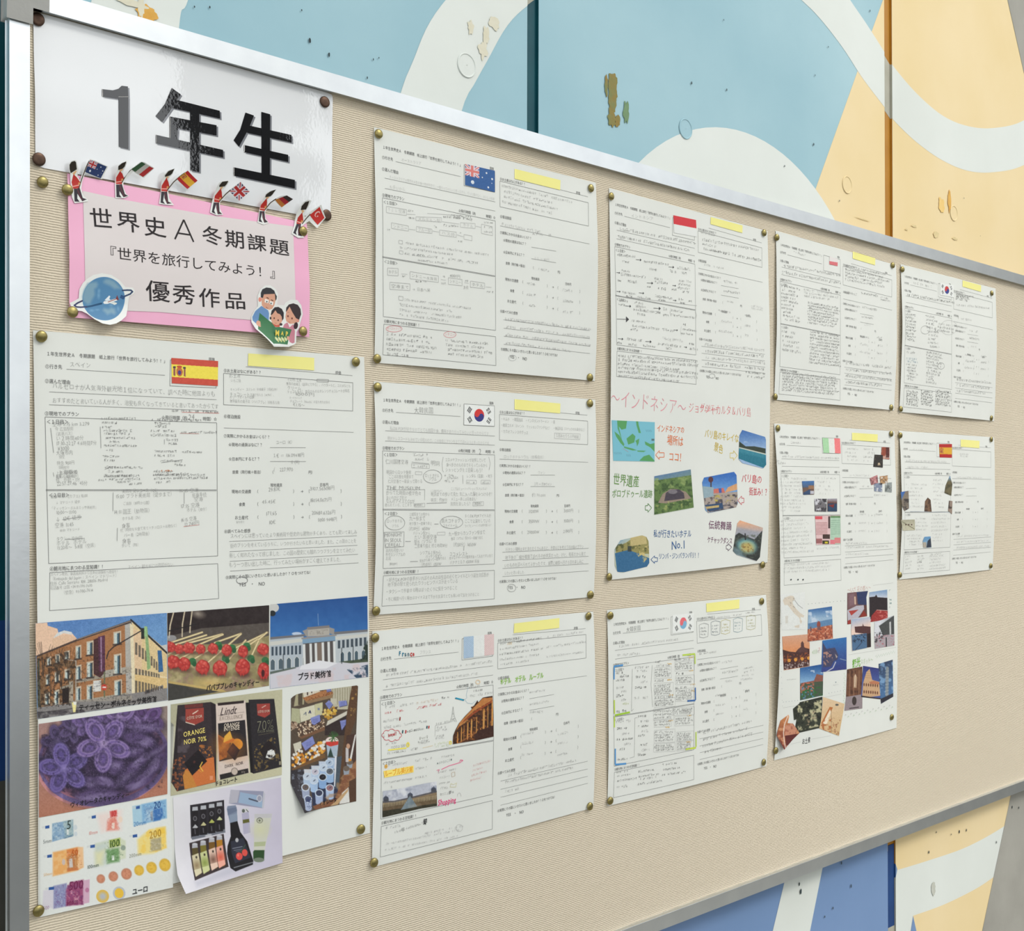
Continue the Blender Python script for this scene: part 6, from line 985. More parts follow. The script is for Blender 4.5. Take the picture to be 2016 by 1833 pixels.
pic([(496, 860), (825, 798), (852, 1143), (496, 1208)], f2, 'photo of a temple hill in forest')
def f3(p): p.grad((1100, 840), (1100, 1000), (46, 102, 186), (110, 160, 214)); p.line([(1008, 870), (1005, 1120)], 12, (70, 60, 60)); p.ell(1005, 890, 22, 26, (90, 50, 56)); p.poly([(1160, 960), (1240, 925), (1250, 980), (1130, 1010)], (216, 160, 110)); p.poly([(1030, 975), (1120, 965), (1150, 1050), (1030, 1030)], (206, 110, 96)); p.poly([(1075, 970), (1100, 966), (1105, 1010), (1080, 1010)], (60, 90, 170)); p.poly([(940, 1020), (1250, 1000), (1245, 1140), (980, 1190), (945, 1120)], (170, 156, 146)); p.tint(22, (70, 66, 74), .9, 6, .5, [(940, 1040), (1250, 1020), (1245, 1140), (980, 1190)]); p.tint(20, (196, 176, 60), .8, 3, .6, [(1040, 1030), (1250, 1020), (1240, 1090), (1040, 1100)]); p.poly([(950, 1120), (1110, 1100), (1120, 1150), (990, 1180)], (46, 74, 110)); p.poly([(930, 950), (1030, 960), (1030, 1040), (940, 1060)], (146, 170, 180)); p.poly([(960, 1135), (1080, 1120), (1080, 1140), (970, 1155)], (196, 170, 110))
pic([(945, 872), (1215, 820), (1238, 850), (1250, 1100), (1235, 1140), (985, 1192), (955, 1165), (928, 915)], f3, 'cut out photo of a town street')
def f4(p): p.grad((1300, 1270), (1300, 1380), (232, 170, 130), (170, 168, 176)); p.poly([(1240, 1320), (1475, 1370), (1470, 1440), (1225, 1400)], (158, 160, 170), .9, 10); p.poly([(1215, 1400), (1260, 1370), (1320, 1400), (1400, 1430), (1470, 1350), (1450, 1600), (1420, 1625), (1205, 1550)], (50, 54, 52)); p.tint(20, (90, 96, 84), .7, 5, .5, [(1215, 1400), (1470, 1380), (1450, 1620), (1205, 1550)]); p.ell(1330, 1490, 85, 60, (112, 176, 184), 1, 15, 14); p.ell(1335, 1500, 60, 46, (190, 170, 100), 1, 10, 14); p.tint(14, (140, 110, 60), .9, 3, .5, [(1280, 1460), (1390, 1470), (1390, 1545), (1280, 1545)]); p.line([(1315, 1380), (1318, 1430)], 12, (40, 40, 44)); p.poly([(1210, 1500), (1260, 1520), (1330, 1600), (1205, 1560)], (120, 150, 160), .7, 8)
pic([(1268, 1258), (1476, 1325), (1470, 1380), (1448, 1590), (1418, 1626), (1240, 1570), (1205, 1535), (1245, 1285)], f4, 'cut out photo of a dance circle at dusk')
def f5(p): p.grad((200, 1420), (250, 1480), (140, 170, 190), (190, 196, 170)); p.poly([(145, 1500), (240, 1460), (300, 1420), (440, 1400), (450, 1560), (150, 1560)], (150, 142, 84)); p.tint(30, (80, 84, 44), .9, 4, .5, [(145, 1480), (440, 1420), (450, 1560), (150, 1560)]); p.poly([(280, 1400), (420, 1395), (430, 1470), (280, 1490)], (196, 178, 120)); p.poly([(140, 1555), (260, 1525), (360, 1560), (450, 1600), (450, 1670), (300, 1725), (160, 1725)], (50, 104, 146)); p.tint(22, (206, 186, 120), .95, 8, .45, [(320, 1500), (440, 1480), (450, 1580), (400, 1640), (340, 1570)]); p.rect(255, 1490, 290, 1540, (50, 60, 60), .9)
pic([(190, 1438), (385, 1392), (425, 1408), (445, 1450), (452, 1640), (430, 1675), (215, 1728), (165, 1722), (140, 1670), (138, 1520)], f5, 'cut out photo of a hotel pool')

# Korea, pale flag
sh = SH['korea2']; C1 = (1180, 1150, 4.074); crop(*C1)
r, k = worksheet('korea2', 'worksheet with a pale blue and red Korean flag and crayon framed timetable', 'korea', [(858, 155), (1124, 122), (1122, 195), (860, 225)], C1)
flagpart(sh, r, 'korea_pale', [(588, 248), (758, 232), (758, 378), (588, 396)], cell=.5)
k.H('大韓民国', 215, 365, 332, 350, G3, size=8); k.Sc(145, 500, 640, 440, 24, G1); k.Sc(145, 570, 320, 555, 24, G1)
BLU = (86, 150, 206); GRN = (190, 214, 90)
for x, y, n, c in ((135, 712, 65, G3), (160, 740, 75, G3), (132, 770, 70, G3), (135, 832, 65, G1), (175, 860, 50, G1), (135, 898, 55, G3), (175, 930, 40, G2), (185, 960, 60, (190, 200, 140)), (138, 1022, 80, G3), (288, 670, 110, G1), (290, 745, 80, G3), (285, 830, 105, G3), (278, 915, 120, G1), (300, 700, 80, G1), (330, 785, 50, G1), (450, 625, 45, G3), (455, 655, 110, G1), (602, 605, 60, G3), (600, 610, 130, G1), (445, 775, 75, G3), (440, 912, 150, G3), (615, 720, 75, G3), (610, 832, 100, G3), (138, 1105, 120, G1), (140, 1160, 85, G3), (140, 1245, 130, G3), (145, 1325, 55, G3), (140, 1405, 90, G2), (310, 1060, 65, G3), (310, 1140, 80, G3), (310, 1215, 50, G2), (315, 1290, 65, G3), (305, 1370, 75, G3), (330, 1100, 60, G1), (340, 1180, 55, G1), (345, 1330, 50, G1), (185, 1200, 55, G1), (200, 1285, 50, G1)): k.Sc(x, y, x + n, y - n * .06, 24, c, .4)
for (x0, y0, x1, y1, n) in ((445, 680, 570, 750, 4), (610, 632, 755, 690, 3), (445, 805, 585, 890, 5), (615, 745, 755, 800, 3), (445, 928, 600, 980, 3), (615, 850, 755, 935, 5), (440, 1010, 590, 1085, 3), (590, 1000, 755, 1045, 3), (445, 1095, 570, 1140, 2), (610, 1070, 750, 1130, 3), (445, 1180, 600, 1265, 4), (625, 1195, 750, 1255, 4), (440, 1290, 600, 1340, 3), (625, 1265, 750, 1330, 4)): k.Bk(x0, y0, x1, y0 - 8, x1, y1 - 8, x0, y1, n, 20, G2, .95, .15, .36); k.Ln(.3, G1, (x0 - 5, y0 - 8), (x1 + 8, y0 - 18), (x1 + 8, y1), (x0 - 5, y1 + 8), close=True)
for x, y in ((545, 640), (545, 768), (720, 588), (720, 695), (735, 805), (560, 890), (740, 858), (705, 1055), (530, 1150), (700, 1268), (555, 1098)): k.Sc(x, y, x + 32, y - 2, 12, (238, 200, 130), .7)
for P, c in (([(118, 660), (190, 650)], BLU), ([(120, 655), (118, 765)], BLU), ([(770, 830), (772, 930)], (66, 110, 170)), ([(706, 938), (770, 932)], (66, 110, 170)), ([(668, 570), (768, 560)], GRN), ([(766, 562), (768, 640)], GRN), ([(120, 930), (122, 1040)], GRN), ([(125, 1052), (245, 1028)], (160, 200, 60)), ([(122, 1060), (120, 1150)], GRN), ([(776, 1185), (776, 1305)], GRN), ([(692, 1325), (775, 1312)], (196, 214, 70)), ([(128, 1320), (128, 1445)], BLU), ([(126, 1448), (215, 1440)], BLU)): k.Ln(2.4, c, *P)
k.Ln(.4, G2, (265, 680), (258, 1020), (275, 1000)); k.Ln(.4, G2, (425, 650), (415, 800), (428, 985)); k.Ln(.4, G2, (245, 1395), (280, 1385), (285, 1075), (305, 1070))
for i, c in enumerate(((150, 150, 150), (110, 120, 130), (190, 180, 110), (120, 150, 160), (180, 176, 120))):
    x = (838, 932, 1012, 1112, 1216)[i]; y = (375, 355, 345, 330, 310)[i]; k.Ln(.5, c, (x - 36, y - 48), (x, y - 62), (x + 38, y - 52), (x + 34, y + 44), (x, y + 56), (x - 34, y + 50), close=True); k.Bk(x - 28, y - 32, x + 28, y - 38, x + 28, y + 38, x - 28, y + 42, 3, 16, c); k.Sc(x - 40, y - 80, x + 35, y - 88, 14, G1)
k.Sc(800, 560, 945, 540, 22, G2); k.Sc(985, 632, 1068, 615, 22, G1); k.Sc(985, 712, 1110, 695, 22, G2); k.Sc(1010, 780, 1060, 775, 18, G1); k.Bk(1165, 665, 1248, 640, 1248, 770, 1130, 780, 4, 18, G1)
for y in (895, 975, 1045): k.Sc(930, y, 1010, y - 15, 20, G1); k.Sc(1155, y - 40, 1195, y - 45, 20, G1)
for i, n in enumerate((400, 355, 400, 160)): k.Sc(830, 1195 + i * 52, 830 + n, 1195 + i * 52 - n * .25, 24, G2, .36)
for x, y, n in ((140, 1510, 90), (140, 1540, 105), (140, 1580, 160), (140, 1630, 90), (312, 1505, 130), (312, 1545, 165), (325, 1565, 130), (310, 1605, 190), (505, 1450, 120), (505, 1490, 160), (505, 1530, 200)): k.Sc(x, y, x + n, y - n * .14, 20, G2, .36)
k.build('handwriting', r)

# far worksheets at the top right
sh = SH['seven']; C1 = (1500, 440, 4.2); crop(*C1)
r, k = worksheet('seven', 'worksheet with a tiny red and white flag in a box, fourth sheet along the rail', 'singapore', [(752, 232), (938, 288), (936, 345), (752, 290)], C1)
p = Photo(sh, [(560, 272), (628, 292), (626, 352), (558, 338)], .6, .42).fill((226, 226, 222)); flag(p, 'indonesia', [(560, 350), (628, 360), (626, 285), (558, 272)]); p.col = p.col * .6 + np.array((226, 210, 208)) * .4; p.build('flag_drawing', r)
k.Sc(262, 232, 360, 265, 22, G1); k.Sc(165, 345, 655, 430, 26, G2, .4, .97); k.Sc(165, 400, 655, 495, 26, G2, .4, .97)
k.Bk(160, 500, 330, 530, 330, 830, 165, 800, 10, 22, G2, .8, .5, .4); k.Bk(345, 530, 640, 575, 640, 650, 350, 610, 3, 22, G1, .9, .3, .4); k.Bk(380, 640, 645, 690, 640, 870, 380, 830, 8, 20, G2, .95, .15, .42); k.Bk(165, 870, 360, 900, 340, 1090, 170, 1060, 5, 24, G2, .7, .5, .4); k.Bk(400, 880, 650, 920, 650, 1190, 390, 1160, 11, 20, G2, .95, .12, .42)
k.Bk(170, 1225, 645, 1270, 640, 1425, 165, 1385, 7, 22, G2, .97, .1, .42); k.Bk(688, 335, 1070, 420, 1060, 545, 688, 475, 5, 22, G2, .95, .25, .4); k.Sc(690, 565, 790, 590, 22, G2); k.Sc(820, 575, 960, 600, 20, G3); k.Bk(980, 600, 1072, 618, 1072, 655, 980, 635, 2, 18, G2)
k.Sc(830, 690, 960, 718, 22, G2); k.Sc(825, 770, 925, 785, 22, G2); k.Sc(850, 835, 900, 842, 20, G1)
for y in (935, 1000, 1065): k.Sc(810, y - 5, 890, y + 10, 20, G1); k.Sc(950, y + 5, 995, y + 12, 20, G2)
for i, n in enumerate((380, 375, 375, 300)): k.Sc(695, 1155 + i * 52, 695 + n, 1155 + i * 52 + n * .1, 26, G2, .42, .97)
k.build('handwriting', r)
sh = SH['eight']; crop(*C1)
r, k = worksheet('eight', 'worksheet with a small Korean flag, at the top right end of the rows', 'korea', [(1660, 470), (1813, 512), (1812, 565), (1660, 522)], C1)
flagpart(sh, r, 'korea_small', [(1474, 488), (1586, 512), (1586, 612), (1474, 590)], cell=.5)
k.Sc(1250, 490, 1405, 525, 26, G2); k.Sc(1200, 588, 1590, 655, 26, G3, .45, .97)
k.Bk(1190, 735, 1285, 750, 1285, 985, 1190, 965, 9, 22, G3, .95, .3, .42); k.Bk(1350, 745, 1450, 765, 1500, 1040, 1380, 1030, 9, 22, G2, .9, .4, .42); k.Bk(1470, 815, 1585, 835, 1585, 915, 1420, 890, 3, 22, G2, .9, .2, .4); k.Ell(1352, 880, 38, 34, .5, G2); k.Ell(1545, 860, 70, 60, .4, G1)
k.Bk(1195, 1050, 1280, 1065, 1280, 1080, 1195, 1070, 1, 22, G3); k.Bk(1195, 1100, 1290, 1110, 1290, 1160, 1195, 1150, 2, 22, (130, 160, 176)); k.Bk(1195, 1150, 1330, 1170, 1270, 1310, 1200, 1295, 6, 22, G2, .9, .4, .42); k.Bk(1360, 1050, 1510, 1080, 1460, 1340, 1360, 1320, 11, 22, G2, .9, .4, .42); k.Ell(1482, 1178, 28, 26, .5, G3)
for x0, x1 in ((1195, 1300), (1315, 1420), (1435, 1575)): k.Bk(x0, 1375, x1, 1385, x1, 1520, x0, 1500, 6, 22, G3, .97, .2, .45)
k.Bk(1605, 570, 1790, 610, 1780, 660, 1605, 630, 4, 20, G3, .9, .4, .42); k.Sc(1610, 672, 1880, 700, 20, G2); k.Sc(1620, 785, 1730, 800, 20, G1); k.Sc(1715, 885, 1780, 895, 22, G2); k.Sc(1715, 945, 1800, 960, 22, G3); k.Sc(1730, 1015, 1775, 1020, 20, G1)
for y in (1090, 1140, 1195): k.Sc(1680, y - 5, 1760, y + 5, 20, G2); k.Sc(1808, y + 5, 1855, y + 12, 20, G2)
for i, n in enumerate((280, 275, 240)): k.Sc(1612, 1290 + i * 46, 1612 + n, 1290 + i * 46 + n * .1, 26, G2, .42, .97)
k.build('handwriting', r)

# Italy, long sheet
sh = SH['italy']; C1 = (1500, 820, 4.2); crop(*C1)
r, k = worksheet('italy', 'long worksheet with a green, white and red flag and a collage of city photos', 'italy', [(746, 134), (958, 148), (956, 210), (746, 196)], C1, lower=.503)
flagpart(sh, r, 'italy', [(500, 177), (646, 182), (652, 305), (510, 300)], cell=.5)
L1 = (192, 192, 190)
k.Sc(240, 215, 315, 218, 22, L1); k.Sc(170, 330, 640, 345, 22, L1, .36, .97); k.Sc(110, 365, 150, 368, 18, G1); k.Sc(120, 388, 208, 385, 22, G1)
k.Bk(150, 500, 420, 500, 420, 800, 155, 790, 10, 20, L1, .8, .5); k.Bk(440, 490, 640, 500, 640, 660, 440, 650, 5, 20, L1, .6, .5); k.Bk(155, 850, 435, 830, 430, 1130, 160, 1140, 9, 22, L1, .9, .3); k.Sc(455, 1092, 640, 1080, 20, L1)
k.Bk(180, 1215, 640, 1190, 560, 1280, 180, 1300, 3, 22, L1, .9, .3); k.Bk(690, 250, 800, 255, 800, 380, 685, 370, 4, 20, L1, .8, .3); k.Bk(840, 250, 950, 260, 920, 385, 840, 380, 4, 22, G1, .8, .3); k.Sc(720, 485, 900, 490, 20, L1); k.Sc(830, 578, 890, 578, 20, L1); k.Sc(930, 650, 1040, 650, 18, G1)
for y in (810, 880, 945): k.Sc(800, y, 860, y - 2, 18, L1); k.Sc(940, y, 1000, y - 2, 18, L1)
k.Sc(695, 1050, 870, 1045, 20, L1, .36, .97); k.Sc(692, 1085, 1045, 1070, 20, L1, .36); k.Sc(692, 1140, 880, 1135, 22, L1)
for x in (242, 300, 342): k.Pg((70, 76, 78), (x - 7, 1345), (x + 5, 1342), (x + 4, 1354), (x - 6, 1356))
crop(1520, 1150, 7.754)
k.H('〜いざ 花の都へ〜', 1150, 92, 1510, 50, (214, 160, 150), size=10); k.Ln(.35, G1, (1165, 1080), (1890, 965)); k.Ln(.35, G1, (1540, 20), (1850, -20))
for i, y in enumerate((100, 155, 235, 290, 350)): k.Sc(1790, y, 1815, y, 40, (90, 130, 130) if i < 4 else G1, .6)
k.H('4日目', 610, 1045, 690, 1030, (150, 190, 120), size=16); k.H('？', 705, 1022, 755, 1015, (206, 70, 80), size=18); k.H('りか', 680, 1030, 720, 1025, (120, 90, 100), size=14)
k.H('観光', 1225, 1215, 1350, 1190, (120, 180, 70), size=22, off=.02); k.H('スポット〜', 1350, 1190, 1540, 1150, (160, 190, 130), size=14)
for i in range(16): x = 1580 + i * 19; y = 1110 - i * 5 + (i % 2) * 20; k.Ln(.5, (150, 180, 150), (x, y), (x + 12, y - 24))
for i in range(11): x = 550 + i * 55; k.Ln(.8, (120, 130, 130) if i % 3 else (70, 80, 90), (x, 305 - i * 5), (x + 8, 303 - i * 5))
for i in range(13): y = 800 + i * 88; k.Ln(.8, (160, 170, 170), (122 + i * 3, y), (124 + i * 3, y + 10))
k.Sc(265, 545, 400, 530, 12, (90, 90, 90), .5); 
for x, y, n in ((190, 190, 50), (370, 215, 45), (120, 330, 35), (160, 440, 55), (390, 390, 50), (130, 605, 50), (210, 630, 60)): k.Sc(x, y, x + n, y, 14, G1, .4)
crop(1520, 1300, 7.754)
for i in range(18): x = 1110 + i * 42; y = 850 - i * 9 + (i % 2) * 34; k.Ln(.6, (150, 180, 140) if i % 2 else G1, (x, y), (x + 14, y - 26), (x + 20, y - 10))
for i in range(14): y = 200 + i * 34; k.Ln(.8, (170, 206, 160), (1098 + (i % 2) * 14 - i, y), (1108 + (i % 2) * 14 - i, y + 14))
for i in range(9): y = 60 + i * 60; k.Ln(.8, (160, 196, 156), (1872, y), (1878, y + 12))
for a, b in (((165, 725), (400, 690)), ((790, 570), (1060, 515)), ((290, 1280), (440, 1245)), ((600, 1205), (900, 1150))): k.Ln(.35, G1, a, b)
k.H('お土産', 458, 1245, 588, 1210, (50, 50, 54), size=13, off=.01); k.Sc(225, 300, 370, 285, 20, L1); k.Sc(930, 380, 1010, 370, 20, L1); k.Pg((110, 130, 140), (965, 328), (982, 326), (975, 350))
for i in range(6): k.Ln(.9, (150, 160, 165), (168 + i * 44, 640 - i * 5), (176 + i * 44, 636 - i * 5)); k.Ln(.9, (150, 160, 165), (864 + i * 44, 505 - i * 9), (872 + i * 44, 500 - i * 9))
k.build('handwriting', r)
crop(1520, 1150, 7.754)
def it_map(p): p.fill((226, 228, 224)); c = (216, 204, 186); p.poly([(165, 250), (190, 210), (230, 195), (280, 175), (330, 185), (350, 240), (310, 260), (320, 310), (370, 380), (430, 440), (490, 480), (480, 510), (430, 500), (440, 540), (460, 570), (440, 610), (425, 580), (420, 520), (330, 440), (270, 360), (240, 320), (190, 320)], c); p.poly([(340, 640), (420, 620), (410, 670), (350, 660)], c); p.poly([(200, 490), (245, 480), (240, 600), (205, 600)], (212, 208, 198)); p.line([(345, 245), (400, 320), (465, 370)], 8, (150, 150, 150)); p.tint(18, (110, 100, 96), .7, 4, .66, [(180, 200), (340, 200), (370, 470), (300, 400)])
pic([(125, 160), (500, 120), (505, 690), (150, 700)], it_map, 'pale printed peninsula map', name='glued_map', cell=.7, h=.42)
def florence(p): p.grad((700, 360), (700, 520), (52, 100, 160), (150, 180, 206)); p.tint(70, (196, 210, 226), .9, 5, .45, [(550, 430), (925, 400), (925, 560), (550, 600)]); p.poly([(550, 600), (925, 530), (925, 680), (550, 690)], (92, 132, 172)); p.poly([(540, 690), (920, 620), (930, 830), (540, 880)], (176, 90, 62)); p.tint(22, (222, 160, 126), .9, 3, .5, [(540, 690), (920, 620), (930, 830), (540, 880)]); p.tint(24, (110, 56, 50), .8, 8, .58, [(540, 690), (920, 620), (930, 830), (540, 880)]); p.ell(712, 620, 28, 55, (150, 72, 60)); p.rect(580, 650, 600, 720, (120, 90, 90)); p.rect(690, 640, 740, 700, (120, 80, 80))
def rome(p): p.grad((350, 800), (350, 1080), (214, 160, 130), (226, 140, 84)); p.poly([(160, 1000), (260, 1030), (360, 1040), (400, 990), (500, 970), (570, 990), (570, 1250), (180, 1310)], (74, 44, 42)); p.poly([(380, 1040), (400, 990), (440, 960), (440, 900), (462, 870), (484, 900), (490, 960), (540, 1000), (540, 1040)], (90, 58, 56)); p.tint(24, (170, 90, 50), .8, 5, .5, [(165, 1070), (570, 1040), (570, 1180), (165, 1200)]); [p.ell(260 + i * 100, 1165 - i * 12, 26, 26, (222, 150, 60)) for i in range(4)]; p.tint(16, (196, 180, 176), .9, 9, .5, [(180, 1220), (560, 1180), (560, 1250), (180, 1310)])
def capri(p): p.grad((900, 850), (1000, 1300), (48, 112, 178), (52, 62, 130)); p.poly([(775, 890), (830, 990), (880, 980), (960, 970), (1010, 1080), (1000, 1150), (940, 1180), (900, 1260), (780, 1270)], (66, 66, 96)); p.tint(22, (190, 140, 120), .9, 4, .48, [(785, 1040), (900, 1020), (930, 1160), (830, 1240), (785, 1230)]); p.poly([(960, 1060), (1000, 1110), (980, 1130)], (176, 160, 150)); p.line([(830, 1340), (930, 1280), (970, 1190)], 14, (196, 196, 206)); p.line([(1040, 1140), (1130, 1165)], 9, (140, 160, 180))
def venice(p): p.grad((600, 1260), (600, 1420), (34, 84, 150), (110, 160, 206))
pic([(553, 392), (915, 340), (930, 830), (540, 882)], florence, 'photo of a domed city under clouds', h=.52); pic([(155, 800), (540, 766), (575, 900), (572, 1252), (180, 1316)], rome, 'photo of a domed skyline at sunset', h=.50); pic([(770, 862), (1138, 810), (1138, 1300), (752, 1345)], capri, 'photo of a cliff town over blue sea', h=.6)
def gon1(p): p.fill((96, 60, 56)); p.poly([(1150, 130), (1280, 120), (1290, 330), (1150, 380)], (140, 110, 120), .8, 20); p.poly([(1290, 120), (1465, 105), (1440, 320), (1310, 310)], (44, 56, 96)); p.line([(1265, 200), (1270, 300)], 24, (232, 200, 170), .8); p.poly([(1150, 400), (1290, 330), (1400, 320), (1405, 380), (1310, 520), (1205, 550), (1160, 620)], (184, 180, 190)); p.poly([(1170, 410), (1320, 390), (1210, 480)], (176, 62, 54)); p.poly([(1330, 520), (1400, 400), (1450, 480)], (140, 44, 34)); p.poly([(1155, 560), (1200, 540), (1200, 610), (1155, 616)], (160, 54, 48))
def gon2(p): p.grad((1600, 110), (1600, 220), (130, 160, 196), (206, 208, 218)); p.poly([(1485, 200), (1570, 190), (1590, 160), (1610, 200), (1760, 210), (1765, 500), (1490, 540)], (44, 34, 38)); p.poly([(1500, 580), (1520, 480), (1600, 390), (1765, 410), (1765, 540)], (156, 46, 44)); p.tint(24, (214, 120, 110), .8, 5, .58, [(1500, 560), (1600, 390), (1765, 410), (1765, 540)]); p.line([(1600, 395), (1762, 405)], 9, (196, 160, 150))
def gon3(p): p.grad((1300, 520), (1350, 680), (166, 180, 206), (236, 206, 190)); p.poly([(1260, 650), (1380, 640), (1385, 600), (1400, 640), (1505, 650), (1510, 960), (1440, 970), (1440, 760), (1270, 740)], (84, 50, 50)); p.poly([(1215, 780), (1445, 750), (1450, 975), (1225, 1020)], (76, 110, 146)); p.tint(20, (30, 40, 60), .9, 4, .5, [(1220, 770), (1440, 750), (1440, 880), (1225, 900)]); p.line([(1270, 1010), (1370, 890)], 10, (50, 64, 90)); p.poly([(1450, 760), (1508, 750), (1510, 960), (1452, 968)], (38, 30, 32))
def gon4(p): p.grad((1650, 560), (1850, 600), (214, 216, 222), (150, 152, 156)); p.poly([(1630, 640), (1860, 480), (1865, 930), (1700, 800)], (70, 72, 72)); p.poly([(1790, 580), (1815, 570), (1820, 830), (1795, 830)], (196, 196, 196)); p.poly([(1565, 800), (1870, 760), (1868, 935), (1570, 985)], (170, 160, 166)); p.tint(18, (180, 70, 80), .8, 3, .6, [(1565, 780), (1870, 760), (1868, 935), (1570, 985)]); p.tint(18, (60, 56, 60), .9, 7, .5, [(1565, 740), (1700, 720), (1700, 860), (1565, 900)]); p.line([(1742, 820), (1745, 950)], 18, (50, 50, 54))
pic([(1150, 135), (1465, 104), (1440, 200), (1452, 490), (1205, 530), (1205, 608), (1150, 616), (1148, 400)], gon1, 'photo of a red and white boat prow', h=.5); pic([(1488, 125), (1758, 84), (1768, 500), (1750, 545), (1495, 582), (1480, 300)], gon2, 'photo of a red boat by dark buildings', h=.5); pic([(1215, 535), (1500, 500), (1512, 958), (1222, 1024), (1208, 700)], gon3, 'photo of moored boats at dusk', h=.58); pic([(1565, 580), (1680, 545), (1862, 480), (1870, 935), (1570, 988), (1560, 780)], gon4, 'photo of a crowd by a station', h=.58)
crop(1520, 1300, 7.754)
def village(p): p.grad((600, 90), (600, 320), (36, 86, 150), (130, 172, 210)); p.tint(40, (196, 208, 222), .8, 4, .55, [(520, 150), (770, 80), (775, 200), (520, 220)]); p.poly([(435, 350), (640, 310), (680, 210), (780, 230), (775, 330), (640, 400), (435, 400)], (140, 84, 70)); p.poly([(430, 370), (640, 330), (780, 320), (775, 535), (430, 610)], (70, 84, 66)); p.tint(22, (214, 110, 84), .9, 3, .52, [(430, 340), (640, 330), (640, 480), (430, 500)]); p.tint(24, (90, 150, 190), .9, 8, .55, [(450, 400), (640, 380), (640, 560), (450, 590)]); p.tint(26, (44, 110, 50), .8, 6, .5, [(430, 470), (770, 380), (775, 540), (430, 610)])
pic([(428, 118), (765, 60), (782, 200), (775, 538), (430, 612)], village, 'photo of a seaside village', h=.55)
def statues(p): p.fill((52, 56, 44)); p.tint(60, (196, 190, 150), .95, 5, .52, [(380, 640), (760, 600), (745, 1000), (390, 1080)]); p.tint(40, (176, 150, 120), .8, 9, .55, [(520, 780), (700, 760), (700, 960), (500, 1000)]); p.tint(30, (26, 28, 26), .9, 3, .56)
def bread(p): p.grad((800, 600), (1000, 1100), (226, 196, 158), (214, 180, 130)); p.poly([(750, 960), (880, 710), (930, 720), (860, 860), (790, 1010)], (190, 110, 56)); p.poly([(770, 970), (885, 750), (900, 790), (840, 960), (780, 1000)], (238, 222, 196)); p.tint(34, (176, 96, 50), .9, 4, .5, [(800, 900), (900, 860), (900, 1110), (720, 1040)]); p.tint(24, (150, 90, 60), .8, 7, .52, [(905, 880), (1050, 880), (1020, 1150), (905, 1110)]); p.line([(905, 760), (905, 1100)], 6, (150, 120, 90)); p.ell(990, 680, 26, 16, (80, 80, 80), .9)
def ham(p): p.grad((200, 850), (150, 1300), (214, 140, 84), (110, 40, 30)); p.tint(50, (236, 180, 130), .6, 5, .55); p.line([(240, 850), (190, 980), (170, 1110), (170, 1330)], 12, (236, 214, 200)); p.poly([(195, 1010), (300, 960), (380, 1000), (370, 1140), (190, 1160)], (206, 140, 110)); p.tint(30, (170, 96, 76), .8, 7, .5, [(195, 1010), (300, 960), (380, 1000), (370, 1150), (190, 1180)]); p.poly([(190, 1150), (400, 1120), (260, 1290), (190, 1300)], (96, 36, 34))
pic([(320, 740), (415, 660), (425, 640), (770, 555), (742, 1030), (380, 1115), (345, 1070), (375, 900), (335, 915)], statues, 'photo of crowded white masks', h=.5); pic([(780, 560), (1108, 665), (1022, 1155), (720, 1040), (745, 930)], bread, 'photo of a baked sandwich', h=.56)
curl = lambda X, Y: 7.0 * np.clip((Y - 1000) / 350, 0, 1) ** 2 * np.clip((330 - X) / 250, 0, 1)
p = Photo(sh, [(250, 830), (262, 860), (235, 960), (320, 965), (420, 1110), (250, 1275), (140, 1360), (75, 1180), (60, 1150), (130, 920)], .6, .6, curl); ham(p); p.noise(14, 10, 2); p.build('glued_photo', r, 'curled photo of sliced ham')
def statue(p): p.fill((112, 72, 52)); p.tint(60, (74, 46, 36), .8, 3, .5); [p.line([(x, 160), (x - 5, 540)], 18, (150, 108, 80), .7) for x in (1190, 1250, 1330)]; p.poly([(1245, 250), (1275, 210), (1300, 260), (1290, 420), (1245, 420)], (184, 150, 120)); p.line([(1270, 220), (1262, 400)], 9, (226, 206, 180)); p.poly([(1115, 560), (1375, 520), (1378, 735), (1105, 772)], (150, 136, 140)); p.ell(1255, 620, 34, 66, (60, 50, 48)); p.line([(1185, 735), (1320, 715)], 14, (60, 50, 52))
def colos(p): p.grad((1500, 90), (1500, 330), (46, 52, 120), (70, 90, 156)); p.poly([(1375, 540), (1390, 350), (1440, 180), (1490, 130), (1530, 300), (1640, 330), (1655, 540), (1500, 560)], (204, 164, 124)); p.poly([(1480, 330), (1560, 310), (1640, 340), (1640, 370), (1500, 360)], (190, 120, 86)); [[p.ell(1405 + i * 34, y + i * 3, 10, 24, (110, 66, 50)) for i in range(7)] for y in (370, 480)]; p.poly([(1360, 540), (1660, 580), (1655, 600), (1360, 560)], (50, 34, 32)); [p.line([(1410 + i * 14, 260 - i * 30), (1510, 270 - i * 34)], 5, (150, 110, 80), .7) for i in range(4)]
def pisa(p): p.grad((1640, 60), (1850, 400), (48, 62, 90), (70, 110, 156)); p.tint(60, (120, 160, 200), .9, 4, .5); p.line([(1760, 120), (1752, 530)], 46, (130, 140, 146)); [p.line([(1728, 170 + i * 50), (1782, 162 + i * 50)], 6, (180, 184, 186), .9) for i in range(8)]; p.poly([(1655, 590), (1850, 500), (1852, 555), (1665, 662)], (46, 44, 54))
pic([(1145, 140), (1378, 95), (1378, 735), (1105, 772), (1130, 560)], statue, 'photo of a carved statue hall', h=.5); pic([(1390, 85), (1640, 125), (1655, 595), (1358, 560)], colos, 'photo of a round stone arena', h=.52); pic([(1628, 55), (1842, -10), (1852, 555), (1665, 664), (1640, 400)], pisa, 'photo of a leaning tower', h=.6)
crop(*C1)
